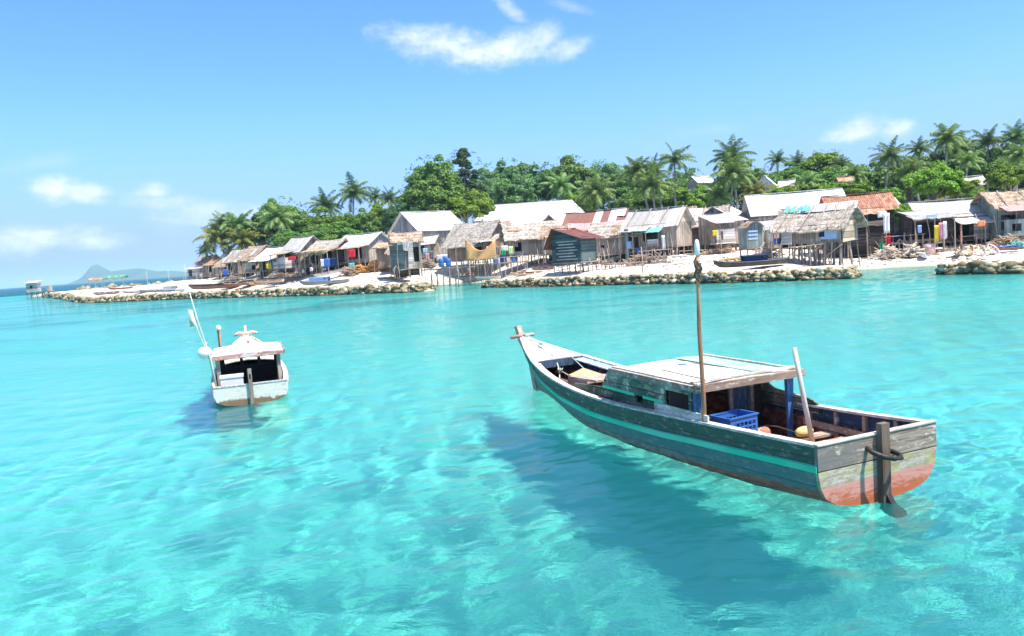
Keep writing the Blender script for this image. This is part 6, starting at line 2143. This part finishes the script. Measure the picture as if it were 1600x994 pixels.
# ------------------------------------------------------------------ trees
def leaf_mat(name, c1, c2, c3=None, trans=0.25):
    m, t = new_mat(name)
    g = t.n('ShaderNodeNewGeometry')
    r = g.outputs['Random Per Island']
    oi = t.n('ShaderNodeObjectInfo')
    tc = t.n('ShaderNodeTexCoord')
    n = t.noise(tc.outputs['Object'], 0.6, 3, 0.6)
    k = t.math('ADD', t.math('MULTIPLY', r, 0.55), t.math('MULTIPLY', n, 0.45))
    col = t.ramp(k, [(0.15, c1), (0.55, c2), (0.85, c3 or tuple(a * 1.5 for a in c2))])
    h = t.n('ShaderNodeHueSaturation')
    t.l(t.math('ADD', 0.485, t.math('MULTIPLY', oi.outputs['Random'], 0.03)), h.inputs['Hue'])
    t.l(t.math('ADD', 0.85, t.math('MULTIPLY', oi.outputs['Random'], 0.35)), h.inputs['Value'])
    t.l(col, h.inputs['Color'])
    d = t.n('ShaderNodeBsdfPrincipled'); d.inputs['Roughness'].default_value = 0.55; d.inputs['Specular IOR Level'].default_value = 0.35
    t.l(h.outputs[0], d.inputs['Base Color'])
    tr = t.n('ShaderNodeBsdfTranslucent'); t.l(h.outputs[0], tr.inputs[0])
    mx = t.n('ShaderNodeMixShader'); mx.inputs[0].default_value = trans
    t.l(d.outputs[0], mx.inputs[1]); t.l(tr.outputs[0], mx.inputs[2])
    o = t.n('ShaderNodeOutputMaterial'); t.l(mx.outputs[0], o.inputs[0])
    MATS[name] = m


leaf_mat('leaf_mid', (0.07, 0.13, 0.02), (0.145, 0.27, 0.045), (0.23, 0.38, 0.075))
leaf_mat('leaf_bright', (0.10, 0.19, 0.015), (0.21, 0.37, 0.03), (0.32, 0.50, 0.06))
leaf_mat('leaf_dark', (0.03, 0.07, 0.025), (0.065, 0.14, 0.045), (0.10, 0.19, 0.06))
leaf_mat('leaf_blue', (0.075, 0.145, 0.05), (0.15, 0.27, 0.085), (0.22, 0.36, 0.12))
leaf_mat('palm_leaf', (0.09, 0.17, 0.04), (0.19, 0.32, 0.08), (0.40, 0.52, 0.18), 0.3)
leaf_mat('palm_leaf_dark', (0.065, 0.12, 0.04), (0.13, 0.22, 0.07), (0.27, 0.36, 0.13), 0.3)
leaf_mat('palm_leaf_yellow', (0.10, 0.13, 0.02), (0.22, 0.26, 0.04), (0.42, 0.40, 0.10), 0.3)
wood('bark', (0.10, 0.08, 0.06), (0.32, 0.28, 0.23), grain='z')
wood('palm_bark', (0.16, 0.13, 0.10), (0.42, 0.38, 0.32), grain='x')


def leaves(rg, centres, radii, per, size, flat=.0):
    """quads spread over lumpy clumps: returns V, F"""
    C_ = np.repeat(np.array(centres), per, 0)
    Rr = np.repeat(np.array(radii), per, 0)
    n = len(C_)
    d = rg.normal(0, 1, (n, 3)); d /= np.linalg.norm(d, axis=1)[:, None]
    d[:, 2] = np.where(d[:, 2] < -.35, -d[:, 2], d[:, 2])
    rad = Rr * rg.uniform(.45, 1.08, n) ** .6
    P = C_ + d * rad[:, None] * np.array([1, 1, .8])
    nrm = d + rg.normal(0, .55, (n, 3)) + [0, 0, .45]
    nrm /= np.linalg.norm(nrm, axis=1)[:, None]
    a = np.cross(nrm, rg.normal(0, 1, (n, 3))); a /= np.linalg.norm(a, axis=1)[:, None]
    b = np.cross(nrm, a)
    s = size * rg.uniform(.6, 1.35, n)[:, None]
    v = np.stack([P - a * s, P - b * s * .55 + nrm * s * .12, P + a * s, P + b * s * .55 + nrm * s * .12], 1).reshape(-1, 3)
    f = np.arange(4 * n).reshape(n, 4)
    return v, f


def crown_mesh(name, seed, rx, ry, rz, mat, clumps=90, per=330, size=.11, shape='round'):
    """unit-ish crown centred on z = rz above origin"""
    rg = np.random.default_rng(seed)
    cs, rs = [], []
    for k in range(clumps):
        d = rg.normal(0, 1, 3); d /= np.linalg.norm(d)
        if d[2] < -.45: d[2] = -d[2] * .6
        q = rg.uniform(.55, 1.0) if k > clumps * .2 else rg.uniform(.1, .5)
        c = d * q * [rx, ry, rz]
        if shape == 'cone':
            zz = rg.uniform(-1, 1); rr = (1 - (zz + 1) / 2) ** .7 * rx * rg.uniform(.5, 1); an = rg.uniform(0, 6.28)
            c = np.array([rr * math.cos(an), rr * math.sin(an), zz * rz])
        cs.append(c + [0, 0, rz]); rs.append(rg.uniform(.16, .30) * (rx + rz) * .5 * (1.0 if shape == 'round' else .8))
    v, f = leaves(rg, cs, rs, per, size)
    # stray twigs of leaves breaking the outline
    n = 60
    d = rg.normal(0, 1, (n, 3)); d /= np.linalg.norm(d, axis=1)[:, None]; d[:, 2] = abs(d[:, 2])
    cc = d * [rx * 1.06, ry * 1.06, rz * 1.08] + [0, 0, rz]
    v2, f2 = leaves(rg, cc, [.25] * n, 6, size * .9)
    V = np.concatenate([v, v2]); F = np.concatenate([f, f2 + len(v)])
    return np_mesh(name, V, F, mat), cs


def trunk_mesh(name, cs, h0, rad, seed):
    """tapered trunk with limbs reaching into the crown clumps"""
    rg = random.Random(seed)
    mb = MB()
    top = Vector((rg.uniform(-.2, .2), 0, h0 + 1.2))
    mb.tube([(0, 0, -.6), (0, 0, .3), (rg.uniform(-.15, .15), 0, h0 * .6), top], [rad * 1.25, rad, rad * .8, rad * .55], 8)
    for k in range(9):
        c = Vector(cs[rg.randrange(len(cs))]) + Vector((0, 0, h0))
        mid = top.lerp(c, .5) + Vector((0, 0, .3))
        mb.tube([top - Vector((0, 0, rg.uniform(0, 1))), mid, c], [rad * .4, rad * .25, .03], 5)
    return mb.mesh(name, 'bark', True)


def trunk_for(cs, cz, sx, sz, rad, seed):
    rg = random.Random(seed)
    mb = MB()
    C = [Vector((c[0] * sx, c[1] * sx, cz + c[2] * sz)) for c in cs]
    zmid = cz + .35 * sum(c[2] for c in cs) / len(cs) * sz
    top = Vector((rg.uniform(-.2, .2), 0, zmid))
    mb.tube([(0, 0, -.6), (0, 0, .2), (rg.uniform(-.15, .15), 0, zmid * .6), top], [rad * 1.25, rad, rad * .8, rad * .55], 8)
    for k in range(9):
        c = C[rg.randrange(len(C))]
        mid = top.lerp(c, .5) + Vector((0, 0, .1))
        mb.tube([top - Vector((0, 0, rg.uniform(0, .6))), mid, top.lerp(c, .92)], [rad * .4, rad * .25, .03], 5)
    return mb.mesh('trunk', 'bark', True)


TREE = {}
for key, mat, rx, rz, seed, shp in (('mid', 'leaf_mid', 3.0, 2.4, 1, 'round'), ('mid2', 'leaf_mid', 2.8, 2.6, 2, 'round'), ('bright', 'leaf_bright', 2.8, 2.2, 3, 'round'), ('bright2', 'leaf_bright', 2.6, 2.3, 8, 'round'),
                                    ('dark', 'leaf_dark', 2.4, 3.4, 4, 'cone'), ('blue', 'leaf_blue', 2.9, 2.5, 5, 'round'), ('blue2', 'leaf_blue', 3.0, 2.3, 6, 'round'), ('darkr', 'leaf_dark', 2.8, 2.4, 7, 'round')):
    cm, cs = crown_mesh('crown', seed, rx, rx * .95, rz, mat, shape=shp)
    TREE[key] = (cm, cs, rx, rz)


def tree(label, kind, px, top, base, w, Y, group='leafy trees behind the village', name='leafy_tree', cat='tree'):
    """px: middle; top, base: pixel rows of the crown's top and bottom; w: crown width in pixels"""
    cm, tm, rx, rz = TREE[kind]
    k = Y / FOC
    if group.startswith('leafy') and Y > 90:
        top -= 6; w *= 1.12
    p = aty(px, top, Y)
    g = gz(p.x, p.y)
    W = w * k / 2 / (rx * 1.12)
    hgt = (base - top) * k
    sz = hgt / (2 * rz * 1.08)
    zb = p.z - hgt
    th = thing(name, label, cat, (p.x, Y, g), SR.uniform(0, 6.28), group)
    c = link_mesh('crown', cm, th); c.scale = (W, W, sz); c.location = (0, 0, zb - g)
    link_mesh('trunk', trunk_for(tm, zb - g, W, sz, .26, int(px)), th)
    return th


def palm_meshes(seed, mat, fronds=22, length=3.0):
    rg = random.Random(seed)
    mb = MB()
    for k in range(fronds):
        az = 2.4 * k + rg.uniform(-.3, .3)
        f = k / fronds
        el = 1.45 - 2.0 * f ** .85 + rg.uniform(-.15, .15)
        L = length * rg.uniform(.8, 1.15) * (.85 + .3 * (1 - abs(f - .5)))
        pts = []
        p = Vector((0, 0, 0)); e = el
        n = 9
        bend = rg.uniform(.07, .16)
        for i in range(n + 1):
            pts.append(p.copy())
            d = Vector((math.cos(az) * math.cos(e), math.sin(az) * math.cos(e), math.sin(e)))
            p = p + d * L / n
            e = max(-1.45, e - bend * (.5 + 1.0 * i / n) - .02)
        mb.tube(pts, [.04 - .0035 * i for i in range(n + 1)], 4)
        side = Vector((-math.sin(az), math.cos(az), 0))
        m = 52
        dry = rg.random() < .15
        for i in range(2, m):
            if rg.random() < (.35 if dry else .06): continue
            u = i / m * n
            j = min(n - 1, int(u)); q = pts[j].lerp(pts[j + 1], u - j)
            t_ = (pts[j + 1] - pts[j]).normalized()
            ll = .85 * math.sin(math.pi * min(1, .15 + .80 * i / m)) ** .6 * length / 3.0 * rg.uniform(.75, 1.1)
            for sd in (-1, 1):
                d = (side * sd * .75 + t_ * .5 + Vector((0, 0, -.15 - .75 * rg.random()))).normalized()
                wv = t_ * .036
                a = q + d * ll * .5 + Vector((0, 0, .05)); b = q + d * ll + Vector((0, 0, -.16 * rg.random()))
                mb.add([q - wv, q + wv, a + wv * 1.1, a - wv * 1.1], [(0, 1, 2, 3)])
                mb.add([a - wv * 1.1, a + wv * 1.1, b], [(0, 1, 2)])
    return mb.mesh('crown', mat)


PALM = {}
for key, mat, seed, fr in (('green', 'palm_leaf', 21, 30), ('green2', 'palm_leaf', 22, 26), ('dark', 'palm_leaf_dark', 23, 28), ('dark2', 'palm_leaf_dark', 26, 22), ('yellow', 'palm_leaf_yellow', 24, 30)):
    PALM[key] = palm_meshes(seed, mat, fr)
mb = MB(); mb.ball((0, 0, 0), 1, 8, 6, (.13, .13, .16)); NUT = mb.mesh('coconut', 'palm_leaf', True)


def palm(label, kind, px, py, w, Y, lean=0.0, group='coconut palms above the village', base=None):
    """px, py: the heart of the crown; w: crown width in pixels"""
    k = Y / FOC
    p = aty(px, py, Y)
    g = gz(p.x, p.y)
    s = w * k / 2 / 2.8
    th = thing('coconut_palm', label, 'palm tree', (p.x - lean, Y, g), 0, group)
    h = max(1.0, p.z - g)
    rg = random.Random(int(px * 5 + py))
    bx = 0
    pts = [(bx, 0, -.6), (bx + lean * .15, 0, h * .3), (bx + lean * .5, 0, h * .65), (lean, 0, h)]
    MB().tube(pts, [.2, .15, .125, .10], 8).build('trunk', 'palm_bark', th, True)
    c = link_mesh('crown', PALM[kind], th); c.location = (lean, 0, h); c.scale = (s, s, s); c.rotation_euler = (rg.uniform(-.12, .12), rg.uniform(-.12, .12), rg.uniform(0, 6.28))
    for a in range(4):
        n_ = link_mesh('coconut', NUT, th); n_.location = (lean + .22 * math.cos(a * 1.7 + px), .22 * math.sin(a * 1.7 + px), h - .22)
    return th


T_ = [
    ('rounded green tree at the left end of the wood, behind the leftmost palms', 'mid', 437, 312, 392, 86, 128),
    ('dark leafy tree low at the left end of the wood', 'darkr', 412, 338, 396, 70, 124),
    ('broad green tree above the row of thatched huts', 'mid2', 488, 330, 390, 90, 124),
    ('low bright tree above the shaggy straw porch', 'bright2', 528, 336, 388, 60, 122),
    ('mid green tree above the long white tin roof', 'mid', 562, 330, 384, 66, 120),
    ('bright leafy tree left of the tallest rounded tree', 'bright', 596, 318, 380, 60, 122),
    ('dark green tree behind the big grey plank house', 'darkr', 628, 322, 376, 66, 116),
    ('tall rounded green tree, highest crown in the middle of the wood', 'mid', 672, 246, 336, 88, 128),
    ('wide green tree spreading below the tall rounded crown', 'mid2', 668, 284, 360, 112, 122),
    ('bright tree right of the wide one beside the white hall', 'bright2', 726, 300, 356, 84, 120),
    ('dark pointed tree standing above the wood right of the tall rounded crown', 'dark', 722, 236, 306, 58, 132),
    ('blue green round tree behind the left of the white hall', 'blue', 786, 250, 330, 84, 150),
    ('broad blue green tree behind the white hall roof', 'blue2', 792, 276, 340, 96, 142),
    ('mid green tree behind the middle of the white hall roof', 'blue', 836, 256, 334, 86, 150),
    ('tall green tree behind the right of the white hall', 'mid2', 884, 246, 330, 96, 148),
    ('grey green tree right of the tall one behind the hall', 'blue2', 938, 254, 330, 84, 150),
    ('low bright thicket behind the right end of the white hall', 'bright', 900, 300, 346, 70, 134),
    ('round green tree between the low palm and the twin palms', 'mid', 972, 262, 330, 70, 146),
    ('green tree behind the twin palms', 'mid2', 1030, 282, 336, 76, 136),
    ('rounded tree behind the tall slim palm', 'blue', 1070, 262, 330, 62, 140),
    ('bright green tree above the ragged thatched roofs', 'bright2', 1068, 294, 340, 86, 124),
    ('mid green tree right of the tall slim palm', 'mid', 1106, 296, 340, 70, 120),
    ('green tree behind the leaning palm cluster', 'mid2', 1160, 258, 330, 76, 128),
    ('green tree left of the steep white gable on the hill', 'mid', 1194, 266, 318, 60, 124),
    ('wide bright bush above the white roofed building', 'bright', 1250, 292, 322, 110, 100),
    ('tall rounded bright tree on the hill crest', 'bright2', 1287, 238, 290, 74, 122),
    ('mid green tree left of the tall rounded one on the hill crest', 'mid2', 1240, 258, 300, 70, 124),
    ('green tree right below the hill crest', 'mid', 1318, 262, 316, 76, 112),
    ('low bright bush above the rusty roof', 'bright', 1320, 288, 318, 90, 94),
    ('green tree between the crest and the big palms', 'mid2', 1362, 258, 318, 80, 110),
    ('low green bush right above the rusty roof', 'bright2', 1382, 292, 326, 60, 90),
    ('large bright round bush with glossy leaves above the long grey roof', 'bright', 1456, 250, 324, 96, 72),
    ('lower bright bush joined to the right of the round one', 'bright2', 1496, 274, 320, 70, 72),
    ('small bright bush beside the dark brown house', 'bright2', 1408, 316, 358, 42, 66),
    ('mid green tree behind the bright round bush', 'mid', 1420, 252, 316, 70, 100),
    ('dark green tree behind the tallest palm', 'darkr', 1492, 226, 300, 76, 102),
    ('dark green tree between the two right palms', 'darkr', 1530, 232, 300, 70, 100),
    ('mid green tree at the right above the thatched hut', 'mid2', 1560, 236, 306, 70, 92),
    ('bright glossy bush above the hut at the right edge', 'bright', 1578, 254, 304, 74, 70),
    ('dark green tree on the crest at the right edge', 'darkr', 1592, 222, 290, 70, 98),
    ('green tree at the crest left of the tallest palm', 'mid', 1440, 240, 292, 66, 112),
    ('dark tree behind the crest palms on the right', 'darkr', 1395, 246, 300, 70, 114),
    ('round green tree half behind the dark pointed one', 'blue', 750, 280, 338, 60, 138),
    ('green bush behind the striped roof', 'mid', 1000, 300, 344, 80, 126),
    ('low green tree behind the small white roof above the firewood', 'mid2', 520, 352, 396, 84, 116),
    ('low bush in front of the white roof left of the tall palms', 'bright', 1102, 290, 340, 64, 112),
    ('low bush below the steep white gable on the hill', 'bright2', 1216, 297, 330, 46, 99),
    ('low bush under the small pinkish roof on the hill', 'mid', 1330, 291, 320, 46, 94),
    ('low bush under the small pale roof on the hill', 'mid2', 1424, 268, 300, 44, 98),
    ('low bush between the glossy bushes under the grey white roof', 'bright', 1526, 295, 318, 40, 70),
    ('low green tree behind the thatched roofs on the left', 'mid', 462, 362, 402, 80, 116),
]
for a in T_:
    tree(*a)

P_ = [
    ('drooping yellow green palm at the far left of the wood', 'yellow', 342, 372, 64, 124, -1.0),
    ('bushy palm second from the left of the wood', 'green', 350, 352, 52, 125, -.6),
    ('bright palm rising behind the steep grey thatched hut', 'green2', 374, 352, 58, 122, 0),
    ('low yellow palm behind the brown thatched hut', 'yellow', 378, 376, 56, 120, .5),
    ('pale palm right of the leftmost group', 'green2', 394, 372, 46, 122, .5),
    ('small dark palm at the very left edge of the trees', 'dark', 322, 392, 28, 128, -.5),
    ('upright palm in front of the rounded tree on the left', 'green', 434, 342, 58, 118, -.8),
    ('dark palm standing alone above the straw porch', 'dark', 508, 322, 52, 130, .5),
    ('tall ragged dark palm against the sky above the white tin roof', 'dark2', 553, 302, 62, 128, 1.0),
    ('small dark palm left of the tallest rounded tree', 'dark', 608, 312, 40, 130, .4),
    ('thin wispy palm between the dark palm and the rounded tree', 'dark2', 586, 308, 34, 134, .2),
    ('broad low palm behind the right end of the white hall', 'green', 931, 300, 66, 118, -.6),
    ('dark palm half hidden behind the white hall ridge', 'green2', 876, 290, 52, 130, .6),
    ('tall palm with hanging fronds, left of the twin palms', 'green', 997, 268, 60, 108, -1.6),
    ('narrow dark palm, right one of the twin palms', 'dark', 1022, 268, 50, 108, -1.2),
    ('drooping palm below the twin palms', 'green2', 1018, 290, 62, 106, -.5),
    ('tall slim palm standing clear above the trees', 'dark2', 1054, 250, 56, 118, .3),
    ('big shaggy palm, leftmost of the palm cluster', 'dark', 1143, 246, 66, 98, -.6),
    ('tangled palm in front of the shaggy one', 'green', 1146, 272, 70, 94, .8),
    ('leaning palm with yellow lower fronds above the blue gable', 'yellow', 1180, 304, 54, 92, 1.2),
    ('low palm behind the blue grey gable', 'green2', 1122, 306, 50, 96, -.4),
    ('small palm on the skyline above the steep white gable', 'dark2', 1215, 250, 36, 126, .2),
    ('dark palm on the skyline left of the rounded bright tree', 'dark', 1246, 254, 34, 126, .2),
    ('palm on the skyline right of the rounded bright tree', 'dark2', 1312, 258, 36, 114, .3),
    ('arching palm on the hill above the rusty house', 'green', 1334, 274, 44, 104, .5),
    ('tall dark palm above the rusty roof at the crest', 'dark', 1391, 244, 56, 92, 1.0),
    ('small palm on the crest between two tall ones', 'dark2', 1436, 234, 42, 104, .2),
    ('tallest palm on the right with a heavy pale crown', 'green', 1480, 218, 62, 88, .4),
    ('dark palm close behind the tallest one', 'dark', 1502, 236, 56, 90, .6),
    ('palm with drooping fronds right of the tallest one', 'green2', 1512, 252, 48, 86, .6),
    ('round headed palm on the right skyline', 'dark2', 1544, 222, 54, 92, .2),
    ('palm on the skyline at the right edge', 'dark', 1588, 214, 50, 92, .3),
    ('low palm at the right edge under the skyline one', 'green', 1592, 244, 54, 84, .5),
    ('palm leaning left above the bright round bush', 'green2', 1424, 266, 46, 92, -1.0),
    ('low palm in the thicket above the long white building', 'green2', 1262, 286, 44, 106, .2),
]
for a in P_:
    palm(*a)


# the wood that fills the gaps behind the trees one can tell apart
def thicket():
    rg = np.random.default_rng(77)
    cs, rs = [], []
    for k in range(1300):
        px = rg.uniform(395, 1660)
        lo = np.interp(px, [395, 430, 520, 620, 700, 760, 900, 1000, 1100, 1200, 1300, 1400, 1500, 1660], [392, 370, 368, 345, 322, 316, 302, 300, 302, 296, 286, 282, 264, 250])
        Y = np.interp(px, [395, 620, 900, 1100, 1300, 1660], [132, 136, 152, 134, 112, 98]) + rg.uniform(-4, 10)
        py = lo - 15 + rg.uniform(0, 52)
        p = aty(px, py, Y)
        cs.append([p.x, p.y, max(p.z, gz(p.x, p.y) + .5)]); rs.append(rg.uniform(.9, 1.7))
    # scrub that clothes the slope itself
    for k in range(1500):
        x = rg.uniform(-45, 150); y = rg.uniform(70, 150)
        g = gz(x, y)
        if g < 2.6 or shore_dist(np.array([x]), np.array([y]))[0] < 14: continue
        pr = (x * 1200 / y)
        if pr < 330 and y < 108: continue
        if y < 84 and pr < 860: continue
        cs.append([x, y, g + .3]); rs.append(rg.uniform(.8, 1.5))
    v, f = leaves(rg, cs, rs, 110, .2)
    o = link_mesh('woodland', np_mesh('woodland', v, f, 'leaf_mid'))
    tag(o, 'dense mixed green wood filling the slope behind the village', None, None, 'stuff')


thicket()


# ------------------------------------------------------------------ the air: one thin even haze over everything
def haze():
    m, t = new_mat('haze')
    v = t.n('ShaderNodeVolumePrincipled')
    v.inputs['Color'].default_value = (0.55, 0.78, 1.0, 1)
    v.inputs['Density'].default_value = 0.00016
    v.inputs['Anisotropy'].default_value = 0.0
    o = t.n('ShaderNodeOutputMaterial')
    t.l(v.outputs[0], o.inputs['Volume'])
    MATS['haze'] = m
    mb = MB(); mb.b(-19500, 19500, -400, 19500, -40, 125)
    h = mb.build('haze', 'haze')
    tag(h, 'thin blue sea haze that fades the far island', None, None, 'stuff')


haze()
